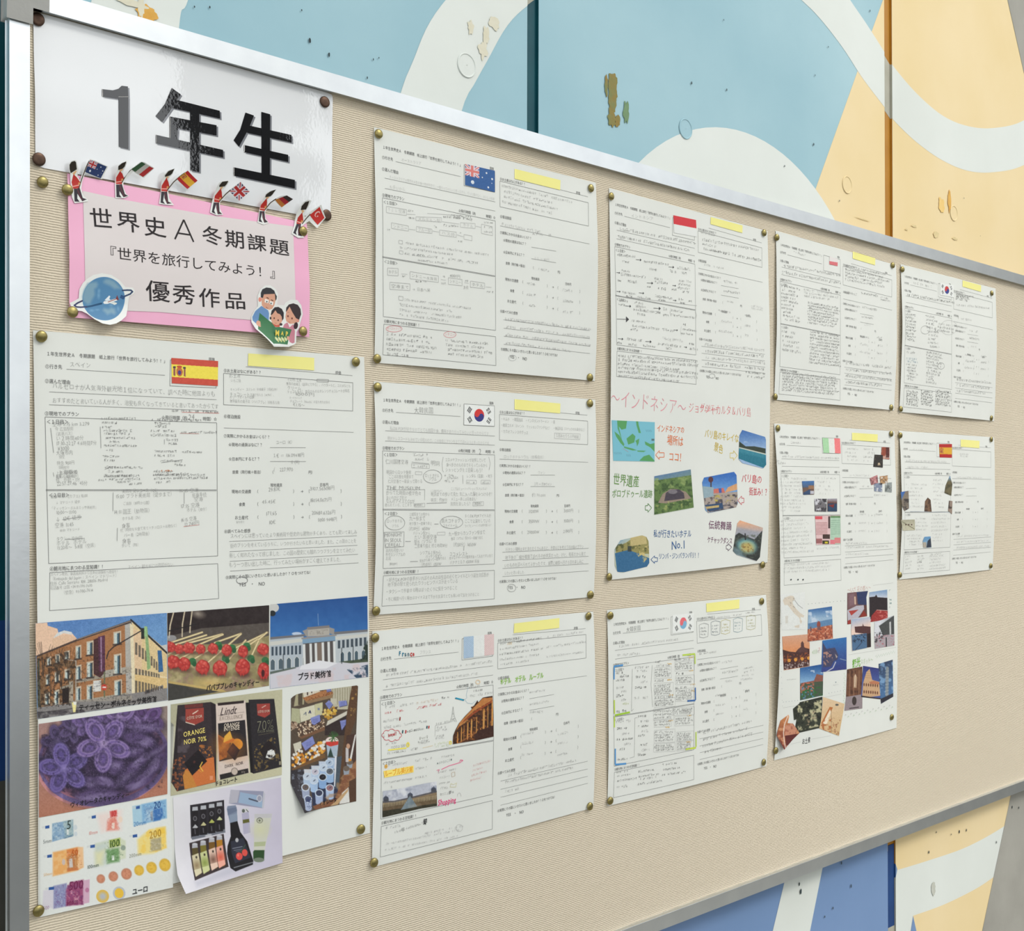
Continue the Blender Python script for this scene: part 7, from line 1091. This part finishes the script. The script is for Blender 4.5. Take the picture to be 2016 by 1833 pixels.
def s1(p): p.grad((1380 - 1000, 540), (380, 640), (60, 110, 170), (90, 70, 60)); p.poly([(335, 590), (432, 580), (432, 645), (342, 645)], (110, 84, 70)); p.rect(385, 570, 430, 600, (150, 110, 80)); p.rect(395, 615, 430, 640, (190, 190, 200)); p.poly([(342, 630), (400, 600), (400, 645), (342, 648)], (50, 74, 110))
def s2(p): p.fill((110, 106, 110)); p.tint(24, (214, 214, 220), .9, 3, .5); p.tint(18, (40, 38, 44), .9, 6, .55)
def s3(p): p.grad((580, 680), (580, 720), (170, 170, 180), (90, 50, 44)); p.poly([(545, 720), (622, 720), (622, 785), (545, 785)], (40, 66, 96)); p.poly([(550, 735), (600, 725), (590, 755)], (130, 40, 34))
def s4(p): p.fill((226, 190, 190)); p.poly([(565, 830), (650, 830), (650, 1055), (565, 1055)], (176, 206, 182)); p.rect(440, 825, 500, 850, (220, 80, 90)); p.rect(548, 825, 565, 925, (80, 60, 60)); p.rect(567, 822, 650, 838, (96, 140, 90)); [p.line([(447, 880 + i * 12), (540, 878 + i * 12)], 4, (150, 80, 80), .8) for i in range(9)]; [p.line([(572, 860 + i * 16), (645, 858 + i * 16)], 4, (110, 150, 120), .7) for i in range(8)]; p.rect(503, 975, 562, 1012, (70, 50, 44)); p.rect(500, 1025, 555, 1055, (60, 54, 34)); p.rect(520, 1035, 545, 1050, (206, 190, 40)); p.rect(565, 1020, 605, 1055, (226, 120, 130)); p.rect(600, 1002, 650, 1048, (220, 130, 130)); p.rect(448, 1010, 498, 1050, (130, 60, 60), .7)
def s5(p): p.fill((150, 70, 50)); p.tint(24, (216, 190, 176), .8, 3, .5); p.rect(1025, 255, 1052, 340, (70, 30, 30), .8)
def s6(p): p.fill((46, 42, 38)); p.tint(22, (222, 196, 160), .9, 4, .5, [(935, 330), (990, 330), (990, 405), (935, 405)])
def money(c): return lambda p: (p.fill(c), p.tint(18, tuple(v * .6 for v in c), .8, 3, .55), p.tint(18, (226, 224, 224), .8, 6, .58))
pic([(332, 535), (432, 532), (432, 645), (342, 648)], s1, None, .5); pic([(435, 680), (536, 680), (535, 788), (438, 785)], s2, None, .5); pic([(542, 680), (622, 678), (622, 786), (542, 786)], s3, None, .5); pic([(440, 822), (650, 818), (650, 1054), (450, 1062)], s4, 'red and green cut advertisement', .5)
pic([(990, 252), (1055, 255), (1055, 355), (985, 350)], s5, None, .5, h=.5); pic([(932, 315), (1000, 318), (1000, 422), (922, 416)], s6, None, .5, h=.58)
for q, c in (([(892, 510), (955, 483), (962, 548), (905, 568)], (190, 130, 130)), ([(975, 495), (1040, 486), (1042, 545), (980, 562)], (190, 150, 110)), ([(928, 550), (995, 550), (996, 624), (930, 618)], (130, 140, 160)), ([(1022, 548), (1075, 544), (1074, 628), (1018, 622)], (150, 156, 154))): pic(q, money(c), None, .5, 'glued_note_picture', h=.5 + .03 * (c[0] % 5))

# Spain, small far sheet
sh = SH['spain2']; crop(*C1)
r, k = worksheet('spain2', 'worksheet with a red and yellow Spanish flag at the far right end', 'spain', [(1645, 190), (1800, 202), (1798, 262), (1645, 250)], C1)
flagpart(sh, r, 'spain', [(1466, 228), (1572, 228), (1571, 341), (1470, 338)], cell=.5, pencil=False)
k.Sc(1245, 272, 1330, 275, 20, L1); k.Sc(1195, 365, 1520, 375, 22, L1, .36, .97); k.Sc(1195, 418, 1370, 420, 20, L1); k.Bk(1190, 545, 1400, 550, 1340, 760, 1220, 760, 7, 18, L1, .7, .5); k.Bk(1410, 510, 1500, 510, 1530, 770, 1420, 760, 8, 18, L1, .8, .4); k.Bk(1270, 830, 1380, 830, 1380, 950, 1270, 950, 4, 18, L1); k.Bk(1400, 800, 1560, 800, 1550, 950, 1400, 960, 5, 18, L1); k.Bk(1195, 975, 1330, 970, 1320, 1070, 1220, 1070, 4, 18, L1); k.Bk(1410, 960, 1500, 960, 1500, 1040, 1410, 1040, 3, 18, L1)
for x0, x1 in ((1185, 1240), (1285, 1360), (1385, 1530)): k.Bk(x0, 1145, x1, 1135, x1, 1260, x0, 1275, 5, 18, L1, .9, .4)
k.Sc(1390, 1140, 1485, 1135, 22, G1); k.Sc(1285, 1200, 1320, 1198, 22, G3); k.Bk(1635, 300, 1720, 305, 1720, 340, 1635, 335, 2, 18, L1); k.Sc(1610, 505, 1820, 505, 18, L1)
for i in range(3): k.Sc(1610, 990 + i * 48, 1880, 980 + i * 46, 20, L1)
k.Ln(.6, (176, 186, 196), (1225, 785), (1560, 792)); k.build('handwriting', r)
def t1(p): p.grad((1180, 620), (1180, 780), (50, 100, 176), (150, 150, 150)); p.poly([(1185, 620), (1215, 615), (1215, 780), (1170, 780), (1150, 700)], (130, 118, 104)); p.tint(16, (60, 54, 54), .9, 4, .5, [(1150, 680), (1220, 680), (1215, 780), (1160, 770)])
def t2(p): p.fill((120, 90, 66)); p.tint(20, (70, 50, 40), .8, 3, .5)
def t3(p): p.grad((1550, 500), (1550, 540), (120, 160, 200), (106, 96, 66)); p.tint(22, (70, 66, 46), .8, 4, .5)
def t4(p): p.fill((150, 130, 116)); p.tint(18, (60, 50, 44), .8, 4, .5)
def t5(p): p.grad((1160, 860), (1160, 940), (176, 172, 148), (200, 196, 170)); p.line([(1160, 870), (1260, 930)], 6, (130, 126, 100)); [p.ell(1190 + i * 24, 895, 6, 5, (80, 50, 50)) for i in range(3)]
def t6(p): p.grad((1360, 1000), (1360, 1080), (96, 150, 196), (150, 176, 190)); p.poly([(1370, 1030), (1400, 1000), (1402, 1080), (1360, 1084)], (50, 60, 76)); p.poly([(1330, 1040), (1360, 1040), (1360, 1084), (1330, 1084)], (176, 166, 150))
pic([(1148, 625), (1212, 614), (1218, 760), (1180, 782), (1160, 745)], t1, None, .5); pic([(1345, 785), (1350, 700), (1372, 670), (1395, 690), (1404, 788)], t2, 'photo of a many spired church', .5); pic([(1555, 490), (1575, 560), (1566, 655), (1510, 632), (1520, 570)], t3, None, .5); pic([(1548, 695), (1576, 700), (1572, 808), (1540, 780)], t4, None, .5); pic([(1150, 855), (1264, 852), (1267, 940), (1165, 944)], t5, None, .5); pic([(1345, 995), (1395, 992), (1402, 1083), (1335, 1086), (1330, 1030)], t6, None, .5)

# ------------------------------------------------------------------ laminated year banner
bn = Sheet([(65, 22), (655, 185), (650, 434), (70, 328)], 325, 135, (1.2, .3, 1.2, .5, .6), 4)
c = bn.C.mean(0); r = empty('laminated_banner', (c[0], -.001, c[1])); tag(r, 'glossy laminated white banner with three big black characters at top left', 'banner')
bn.paper('laminate_sheet', r, MAT_LAM, corner=4)
crop(0, 0, 2.88)
def glyph_polys(name, polys):
    fo = None
    for j, P in enumerate(polys):
        f = Photo(bn, P, 1.6, .40 + .03 * j); o = f.build(name if fo is None else 'stroke', fo or r, None, lam_ink('glossy_black_print', (16, 17, 22)))
        fo = fo or o
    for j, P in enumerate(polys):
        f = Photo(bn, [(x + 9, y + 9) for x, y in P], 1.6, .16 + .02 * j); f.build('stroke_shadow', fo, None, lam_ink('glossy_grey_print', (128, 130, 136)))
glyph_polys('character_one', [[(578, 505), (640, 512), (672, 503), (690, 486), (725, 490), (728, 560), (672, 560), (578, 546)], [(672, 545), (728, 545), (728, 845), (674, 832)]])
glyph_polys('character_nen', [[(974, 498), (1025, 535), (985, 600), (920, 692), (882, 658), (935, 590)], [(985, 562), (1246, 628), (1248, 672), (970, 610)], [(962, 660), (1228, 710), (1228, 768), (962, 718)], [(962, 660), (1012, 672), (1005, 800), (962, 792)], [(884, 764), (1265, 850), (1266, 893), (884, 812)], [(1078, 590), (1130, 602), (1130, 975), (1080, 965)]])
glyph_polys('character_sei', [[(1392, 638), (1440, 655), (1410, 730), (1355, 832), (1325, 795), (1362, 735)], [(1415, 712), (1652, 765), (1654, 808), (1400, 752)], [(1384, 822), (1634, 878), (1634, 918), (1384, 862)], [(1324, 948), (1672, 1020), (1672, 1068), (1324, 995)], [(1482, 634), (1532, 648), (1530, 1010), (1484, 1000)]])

# ------------------------------------------------------------------ pink title sign with its cut-out figures
ps = Sheet([(131, 342), (602, 440), (607, 664), (135, 625)], 262, 125, (1.5, 2.0, 2.5, 1.0, 2.2), 7); ps_h = 1.6
c = ps.C.mean(0); r = empty('title_sign', (c[0], -.002, c[1])); tag(r, 'pink card title sign with cut-out guards, a globe and a reading family', 'sign')
ps.paper('pink_card', r, MAT_PINK, h=ps_h)
crop(0, 300, 2.88)
tp = Photo(ps, [(470, 218), (700, 268), (1200, 358), (1662, 420), (1672, 700), (1680, 972), (1300, 940), (900, 905), (486, 890), (480, 560)], 3, ps_h + .35); tp.build('title_paper', r, 'pale inner paper', MAT_SIGNPAPER)
k = Ink(ps, ps_h + .5); BKT = (40, 34, 36)
for st, x0, y0, x1, y1, sz in (('世', 505, 368, 640, 380, 17.5), ('界', 658, 388, 795, 402, 17.5), ('史', 812, 415, 945, 430, 17.5), ('冬', 1142, 462, 1262, 480, 17), ('期', 1272, 485, 1390, 500, 17), ('課', 1400, 505, 1512, 520, 16), ('題', 1525, 530, 1642, 545, 16)): k.T(st, x0, y0, x1, y1, BKT, size=sz * 1.12, off=.006)
k.Ln(1.7, BKT, (992, 492), (1042, 382), (1098, 508)); k.Ln(1.5, BKT, (1012, 458), (1080, 468))
k.T('『世界を旅行してみよう！』', 575, 560, 1600, 692, BKT, size=12.5, off=0)
k.T('優', 825, 782, 965, 792, BKT, size=21, off=.006); k.T('秀', 975, 800, 1110, 812, BKT, size=20, off=.006); k.T('作', 1125, 820, 1250, 830, BKT, size=20, off=.006); k.T('品', 1268, 838, 1398, 845, BKT, size=18, off=.006)
k.build('title_text', r)
def cut(name, out, paint, label, hfun=None, cell=.45, h=ps_h + .8, parent=None):
    p = Photo(ps, out, cell, h, hfun).fill((228, 230, 226)); paint(p); return p.build(name, parent or r, label)
RED, DK, LEG = (184, 44, 36), (44, 38, 30), (40, 36, 46)
def guard(ox, oy, s_, out, hat, body, belt, lega, legb, stripe, pole, flagq, kind, label, hf, neck):
    crop(ox, oy, s_)
    def pt(p):
        p.poly(neck, (222, 178, 130)); p.poly(hat, DK); p.poly(body, RED); p.line(belt, 20, (232, 170, 156)); p.poly(lega, LEG); p.poly(legb, (52, 34, 44)); p.line(stripe, 9, (120, 40, 52)); p.line(pole, 22, (66, 50, 38)); p.ell(pole[-2 if len(pole) > 2 else 0][0] if False else belt[-1][0] + 8, belt[-1][1] - 35, 22, 26, (206, 150, 90))
    g = cut('guard_cutout', out, pt, label, hf)
    p = Photo(ps, flagq, .4, ps_h + .95, hf); flag(p, kind, flagq); p.build('flag', g, None)
tip = lambda x0, y0, L, A: (lambda X, Y: A * np.clip((y0 - Y) / L, 0, 1) ** 1.6 + A * .5 * np.clip((X - x0) / L, 0, 1) ** 1.5)
guard(120, 300, 11.2, [(140, 330), (150, 240), (225, 190), (285, 205), (340, 330), (370, 400), (350, 520), (420, 620), (430, 560), (460, 460), (575, 165), (620, 170), (990, 335), (890, 600), (520, 460), (470, 640), (450, 800), (500, 960), (600, 1050), (590, 1080), (470, 1100), (300, 1120), (240, 980), (215, 700), (190, 480)],
      [(150, 290), (185, 230), (250, 212), (285, 240), (325, 385), (200, 468), (165, 380)], [(262, 485), (340, 550), (435, 670), (400, 790), (270, 805), (232, 660)], [(255, 755), (395, 722)], [(285, 800), (365, 800), (360, 1020), (412, 1090), (300, 1085)], [(350, 800), (412, 780), (480, 1005), (570, 1035), (470, 1080), (355, 900)], [(358, 810), (460, 1050)], [(560, 220), (480, 500), (400, 780)], [(590, 182), (962, 335), (862, 578), (515, 440)], 'australia', 'cut-out guard with a blue starred flag, leftmost', tip(600, 700, 500, 5), [(235, 470), (300, 410), (330, 420), (290, 500), (265, 500)])
guard(120, 300, 11.2, [(1195, 440), (1205, 310), (1290, 250), (1385, 215), (1370, 330), (1340, 430), (1360, 520), (1390, 560), (1480, 410), (1680, 235), (1740, 250), (1975, 380), (1800, 580), (1560, 440), (1420, 600), (1375, 680), (1380, 780), (1440, 920), (1500, 960), (1400, 1010), (1200, 1010), (1190, 700)],
      [(1208, 330), (1270, 270), (1360, 230), (1350, 330), (1320, 375), (1225, 408)], [(1268, 425), (1330, 480), (1385, 580), (1340, 700), (1215, 700), (1205, 560)], [(1205, 660), (1335, 640)], [(1215, 710), (1295, 710), (1290, 930), (1335, 995), (1225, 985)], [(1280, 710), (1345, 700), (1410, 920), (1480, 960), (1380, 990), (1290, 850)], [(1290, 715), (1385, 960)], [(1530, 360), (1430, 480), (1345, 660)], [(1690, 245), (1955, 385), (1780, 555), (1510, 390)], 'italy', 'cut-out guard with a green, white and red flag', tip(1500, 700, 450, 7), [(1240, 410), (1300, 380), (1330, 390), (1290, 440)])
guard(300, 320, 11.2, [(185, 430), (215, 290), (280, 200), (415, 160), (395, 280), (340, 340), (350, 450), (372, 520), (480, 370), (700, 200), (940, 420), (760, 595), (520, 400), (400, 540), (345, 620), (370, 780), (430, 880), (480, 940), (330, 935), (145, 910), (185, 640)],
      [(235, 300), (290, 215), (410, 165), (385, 260), (350, 300), (245, 332)], [(282, 345), (340, 440), (375, 540), (330, 640), (195, 630), (200, 510)], [(190, 580), (325, 582)], [(195, 640), (270, 645), (235, 850), (280, 915), (180, 885)], [(260, 645), (325, 640), (350, 860), (428, 900), (325, 915), (265, 780)], [(265, 650), (330, 880)], [(640, 250), (450, 440), (330, 610)], [(705, 208), (940, 420), (757, 590), (515, 370)], 'spain', 'cut-out guard with a red and yellow flag', tip(500, 600, 450, 7), [(255, 350), (290, 320), (330, 320), (300, 370)])
guard(300, 320, 11.2, [(1345, 700), (1365, 560), (1400, 470), (1500, 425), (1620, 430), (1560, 560), (1500, 620), (1520, 740), (1660, 620), (1850, 455), (2080, 660), (1900, 850), (1680, 660), (1560, 800), (1490, 880), (1490, 1020), (1560, 1150), (1420, 1165), (1270, 1100), (1310, 880)],
      [(1415, 520), (1460, 450), (1590, 432), (1570, 500), (1540, 545), (1420, 558)], [(1460, 585), (1500, 660), (1530, 770), (1480, 880), (1360, 870), (1360, 740)], [(1350, 800), (1480, 830)], [(1350, 880), (1420, 885), (1360, 1060), (1395, 1135), (1310, 1095)], [(1405, 885), (1470, 880), (1480, 1080), (1540, 1135), (1440, 1140), (1410, 1000)], [(1412, 890), (1455, 1110)], [(1680, 620), (1600, 700), (1480, 850)], [(1852, 460), (2075, 665), (1895, 845), (1670, 640)], 'uk', 'cut-out guard with a crossed red and blue flag', tip(1650, 900, 450, 7), [(1440, 580), (1460, 550), (1510, 555), (1480, 610)])
guard(480, 360, 11.2, [(345, 560), (380, 400), (425, 250), (490, 210), (610, 175), (560, 300), (490, 360), (505, 480), (640, 370), (740, 310), (860, 300), (1000, 385), (815, 550), (645, 410), (540, 520), (470, 640), (480, 780), (550, 880), (440, 925), (300, 870), (330, 700)],
      [(420, 280), (490, 220), (600, 180), (560, 280), (530, 315), (420, 335)], [(460, 350), (490, 440), (500, 530), (460, 620), (350, 600), (365, 490)], [(345, 560), (465, 570)], [(350, 620), (410, 625), (370, 800), (412, 875), (330, 850)], [(400, 625), (455, 620), (470, 800), (530, 865), (450, 880), (410, 760)], [(405, 630), (450, 850)], [(660, 370), (570, 440), (470, 590)], [(745, 325), (870, 308), (998, 385), (812, 545)] if False else [(860, 305), (998, 385), (812, 548), (650, 385)], 'germany', 'cut-out guard with a black, red and gold flag', tip(600, 600, 420, 9), [(430, 345), (460, 320), (510, 330), (480, 370)])
guard(480, 360, 11.2, [(1135, 700), (1180, 560), (1230, 450), (1320, 400), (1400, 420), (1370, 560), (1310, 640), (1330, 760), (1440, 640), (1630, 500), (1770, 780), (1610, 1005), (1440, 840), (1300, 940), (1265, 1000), (1300, 1120), (1330, 1210), (1200, 1215), (1050, 1120), (1110, 930)],
      [(1215, 530), (1270, 450), (1355, 425), (1350, 520), (1330, 600), (1215, 612)], [(1258, 660), (1290, 750), (1310, 840), (1240, 920), (1160, 900), (1180, 770)], [(1160, 850), (1270, 885)], [(1165, 900), (1220, 910), (1150, 1090), (1165, 1150), (1090, 1105)], [(1210, 910), (1262, 900), (1245, 1110), (1285, 1180), (1200, 1160), (1195, 1030)], [(1222, 915), (1215, 1120)], [(1440, 700), (1360, 800), (1290, 900)], [(1608, 548), (1748, 780), (1620, 930), (1435, 715)], 'turkey', 'cut-out guard with a red crescent flag, rightmost', tip(1450, 900, 500, 8), [(1225, 620), (1260, 610), (1300, 630), (1270, 680)])
crop(130, 520, 14.1)
def globe(p):
    p.ell(1045, 965, 588, 610, (80, 136, 178), 1, 12); p.ell(1045, 965, 575, 598, (78, 130, 170), 1, 12); g = (122, 158, 178)
    for P in ([(600, 540), (720, 505), (850, 500), (885, 560), (860, 640), (790, 700), (800, 850), (760, 930), (720, 1000), (680, 1090), (600, 1120), (540, 1080), (470, 1010), (455, 900), (500, 720)], [(1040, 480), (1100, 420), (1200, 415), (1330, 470), (1440, 580), (1520, 680), (1340, 690), (1220, 600), (1100, 550), (1050, 520)], [(1010, 1290), (1050, 1230), (1180, 1250), (1250, 1200), (1350, 1240), (1360, 1350), (1320, 1400), (1230, 1370), (1120, 1410)]): p.poly(P, g, 1, 14)
    for x, y, a, b in ((915, 740, 28, 40), (905, 870, 32, 70), (700, 1290, 45, 24), (860, 1270, 30, 14), (1440, 1240, 20, 40), (1250, 1140, 35, 20), (720, 1150, 50, 16)): p.ell(x, y, a, b, (128, 172, 200), .7, 0, 10)
    n_ = (44, 62, 96); p.line([(560, 1190), (720, 1160), (980, 1095)], 52, (22, 74, 112)); p.line([(450, 1020), (320, 1080), (230, 1145), (290, 1190), (400, 1198), (560, 1185)], 44, (50, 56, 96)); p.line([(1570, 730), (1700, 722), (1800, 725), (1845, 765), (1780, 830), (1610, 900)], 44, n_); p.poly([(1490, 930), (1530, 850), (1600, 880), (1640, 930), (1590, 985)], (30, 74, 122))
    p.poly([(1030, 1065), (1060, 1030), (1160, 1020), (1400, 950), (1440, 990), (1420, 1010), (1150, 1105), (1060, 1105)], (232, 234, 232)); p.poly([(1070, 1000), (1200, 870), (1230, 900), (1200, 960), (1240, 990), (1130, 1020)], (226, 232, 234)); p.poly([(1200, 1080), (1330, 1050), (1420, 1080), (1400, 1110), (1340, 1135), (1300, 1110)], (222, 224, 218)); p.poly([(1380, 960), (1420, 860), (1455, 960), (1470, 990), (1420, 1000)], (120, 50, 54)); p.line([(1170, 1050), (1380, 975)], 22, (150, 84, 80))
lb = lambda X, Y: 5 * np.clip((Y - 1100) / 600, 0, 1) ** 1.5
cut('globe_cutout', [(100, 1080), (250, 1010), (350, 950), (370, 700), (470, 520), (600, 400), (760, 300), (1000, 250), (1250, 300), (1480, 440), (1650, 640), (1850, 650), (1910, 740), (1880, 820), (1750, 900), (1730, 1050), (1700, 1250), (1640, 1450), (1480, 1580), (1330, 1660), (1150, 1700), (950, 1660), (750, 1540), (560, 1380), (430, 1310), (280, 1290), (150, 1200)], globe, 'cut-out blue globe circled by a small aeroplane', lb)
crop(485, 540, 11.45)
def fam(p):
    sk = (214, 160, 134); p.poly([(340, 712), (200, 830), (135, 960), (140, 1040), (210, 1110), (300, 1060), (505, 1030), (512, 880), (490, 810)], (104, 144, 190)); p.ell(305, 570, 34, 52, (224, 140, 124)); p.poly([(335, 520), (350, 700), (400, 760), (520, 800), (580, 780), (630, 700), (665, 560), (640, 430), (380, 440)], sk); p.poly([(325, 520), (325, 420), (360, 340), (450, 298), (550, 310), (630, 370), (655, 440), (688, 500), (680, 560), (655, 600), (650, 500), (640, 440), (395, 452), (375, 530), (355, 530)], (46, 46, 50))
    p.poly([(420, 552), (505, 580), (500, 655), (410, 630)], (238, 234, 228)); p.poly([(530, 600), (610, 625), (600, 700), (522, 670)], (238, 234, 228)); p.ell(462, 618, 16, 18, (80, 90, 86)); p.ell(557, 658, 16, 18, (80, 90, 86)); p.line([(462, 525), (500, 545)], 18, (70, 44, 36)); p.line([(565, 578), (600, 595)], 18, (70, 44, 36)); p.line([(445, 735), (470, 765), (490, 765)], 9, (140, 60, 50)); p.line([(515, 620), (508, 650)], 8, (150, 110, 90))
    p.poly([(820, 1200), (850, 1130), (910, 1090), (1060, 1130), (1095, 1280), (1085, 1540), (1030, 1560), (960, 1530), (920, 1380)], (196, 128, 142)); p.poly([(930, 1090), (1060, 1120), (970, 1200)], (232, 226, 224)); p.poly([(900, 840), (880, 960), (900, 1060), (980, 1120), (1080, 1110), (1160, 1080), (1180, 1010), (1120, 960), (1100, 800), (960, 730)], sk); p.ell(1160, 1040, 34, 44, (214, 146, 128)); p.poly([(890, 850), (900, 750), (960, 680), (1060, 655), (1160, 690), (1220, 780), (1235, 900), (1190, 1025), (1120, 990), (1040, 860), (975, 730), (910, 830)], (54, 42, 44)); p.ell(1115, 1160, 48, 78, (54, 34, 38), 1, 10); p.ell(938, 945, 17, 22, (110, 50, 44)); p.ell(1030, 995, 17, 22, (110, 50, 44)); p.line([(950, 1070), (990, 1085)], 8, (190, 80, 70)); p.line([(930, 855), (965, 860)], 8, (150, 100, 84))
    p.poly([(545, 1080), (600, 1190), (740, 1190), (760, 1140)], (196, 90, 70)); p.poly([(550, 900), (560, 1050), (600, 1120), (680, 1150), (770, 1120), (815, 1040), (830, 900), (700, 790), (600, 800)], sk); p.poly([(550, 910), (570, 820), (640, 745), (720, 735), (800, 780), (845, 870), (840, 1000), (805, 1050), (800, 960), (760, 900), (700, 880), (655, 810), (590, 900), (560, 920)], (46, 40, 44)); p.ell(545, 990, 20, 32, (54, 46, 44)); p.ell(775, 1130, 34, 30, (54, 40, 40)); p.ell(628, 990, 15, 20, (80, 40, 36)); p.ell(717, 1036, 15, 20, (80, 40, 36)); p.line([(635, 1095), (660, 1108), (680, 1102)], 8, (180, 100, 60))
    p.poly([(300, 870), (560, 1085), (640, 1195), (740, 1190), (1020, 1245), (960, 1400), (900, 1590), (700, 1575), (545, 1575), (240, 1240)], (56, 116, 74)); p.poly([(560, 1090), (640, 1195), (560, 1570), (545, 1575)], (46, 102, 66), .6, 8)
    p.ell(265, 1105, 48, 62, sk); [p.ell(290, 1075 + i * 32, 26, 16, sk) for i in range(4)]; p.ell(925, 1440, 30, 46, sk)
    for i in range(11): p.ell(625 + i * 25, 1445 + (i % 3) * 30, 22, 34, ((224, 220, 150), (232, 228, 190), (206, 204, 130))[i % 3], .85)
fo = cut('family_cutout', [(110, 960), (180, 820), (260, 720), (250, 500), (310, 350), (420, 250), (540, 245), (650, 320), (720, 440), (700, 640), (700, 690), (850, 700), (880, 640), (1000, 570), (1150, 580), (1240, 700), (1275, 900), (1220, 1080), (1180, 1230), (1130, 1300), (1120, 1560), (1040, 1600), (930, 1640), (545, 1645), (400, 1460), (190, 1240), (110, 1080)], fam, 'cut-out family of three reading a green map', lambda X, Y: 9 * np.clip((Y - 1000) / 600, 0, 1) ** 1.6 * np.clip((1100 - X) / 800, 0, 1))
k = Ink(ps, ps_h + .8 + 3.6); k.H('M', 652, 1310, 748, 1325, (232, 206, 90), size=9, off=.03, jit=0); k.H('A', 785, 1320, 850, 1335, (232, 206, 90), size=9, off=.03, jit=0); k.H('P', 885, 1335, 945, 1345, (232, 206, 90), size=9, off=.03, jit=0); k.build('map_title', fo)

# ------------------------------------------------------------------ thumbtacks
def tack_mesh(name, R_, dome, m, flat=False):
    n = 28; prof = [(.0004, .0058), (.00045, 0), (R_ * .97, -.0002), (R_, -.0006), (R_ * .99, -.0011)]
    prof += [(R_ * math.cos(a), -.0011 - dome * math.sin(a)) for a in ([.3, .6, .9, 1.2, 1.45] if not flat else [.4, .9, 1.3])] + [(.00001, -.0011 - dome)]
    V = [(rr * math.cos(2 * math.pi * k / n), yy, rr * math.sin(2 * math.pi * k / n)) for rr, yy in prof for k in range(n)]
    F = [(j * n + k, (j + 1) * n + k, (j + 1) * n + (k + 1) % n, j * n + (k + 1) % n) for j in range(len(prof) - 1) for k in range(n)]
    me = bpy.data.meshes.new(name); me.from_pydata(V, [], F); me.materials.append(m); me.materials.append(MAT_STEEL)
    for p_ in me.polygons: p_.use_smooth = True; p_.material_index = 1 if p_.index < n else 0
    return me
TB, TF = tack_mesh('thumbtack', .0052, .0022, MAT_BRASS), tack_mesh('thumbtack', .0060, .0008, MAT_BROWNPIN, True)
def tack(px, py, label, me=TB, grp='brass thumbtacks', y=-.0022):
    q = hit(px, py, y - .002); o = bpy.data.objects.new('thumbtack', me); COL.objects.link(o)
    o.location = (q[0], y, q[2]); o.rotation_euler = (random.uniform(-.12, .12), random.uniform(0, 6.28), random.uniform(-.12, .12)); tag(o, label, 'thumbtack', grp)
for (px, py), w in zip(((76, 37), (78, 313), (641, 200), (645, 423)), ('top left', 'bottom left', 'top right', 'bottom right')): tack(px, py, 'dark brown flat thumbtack at the %s corner of the laminated banner' % w, TF, 'brown thumbtacks', -.0018)
for (px, py), w in zip(((134, 373), (598, 455), (144, 614), (598, 652)), ('top left', 'top right', 'bottom left', 'bottom right')): tack(px, py, 'brass thumbtack at the %s corner of the pink sign' % w, y=-.0034)
tack(85, 358, 'brass thumbtack alone in the fabric below the banner, left of the pink sign', y=-.0012)
for key, nm, P in (('spain', 'the long Spanish worksheet', ((83, 662), (702, 712), (77, 1794), (712, 1633))), ('aus', 'the blue starred flag worksheet', ((747, 263), (1165, 370), (744, 706), (1163, 743))), ('korea', 'the worksheet with the bold Korean flag', ((745, 762), (1163, 794), (742, 1203), (1164, 1171))), ('france', 'the French worksheet', ((740, 1256), (1160, 1213), (738, 1699), (1163, 1588))),
                   ('indo', 'the long Indonesian worksheet', ((1205, 386), (1506, 458), (1201, 1136), (1503, 1112))), ('korea2', 'the pale Korean flag worksheet', ((1203, 1212), (1501, 1184), (1203, 1577), (1505, 1501))), ('seven', 'the worksheet with the tiny boxed flag', ((1531, 467), (1759, 522), (1528, 781), (1756, 802))), ('eight', 'the small Korean sheet at the top right', ((1778, 530), (1954, 577), (1775, 805), (1953, 823))),
                   ('italy', 'the long Italian worksheet', ((1533, 843), (1756, 854), (1529, 1478), (1757, 1412))), ('spain2', 'the far right Spanish worksheet', ((1774, 857), (1953, 865), (1773, 1132), (1952, 1114)))):
    for (px, py), w in zip(P, ('top left', 'top right', 'bottom left', 'bottom right')): tack(px, py, 'brass thumbtack at the %s of %s' % (w, nm))
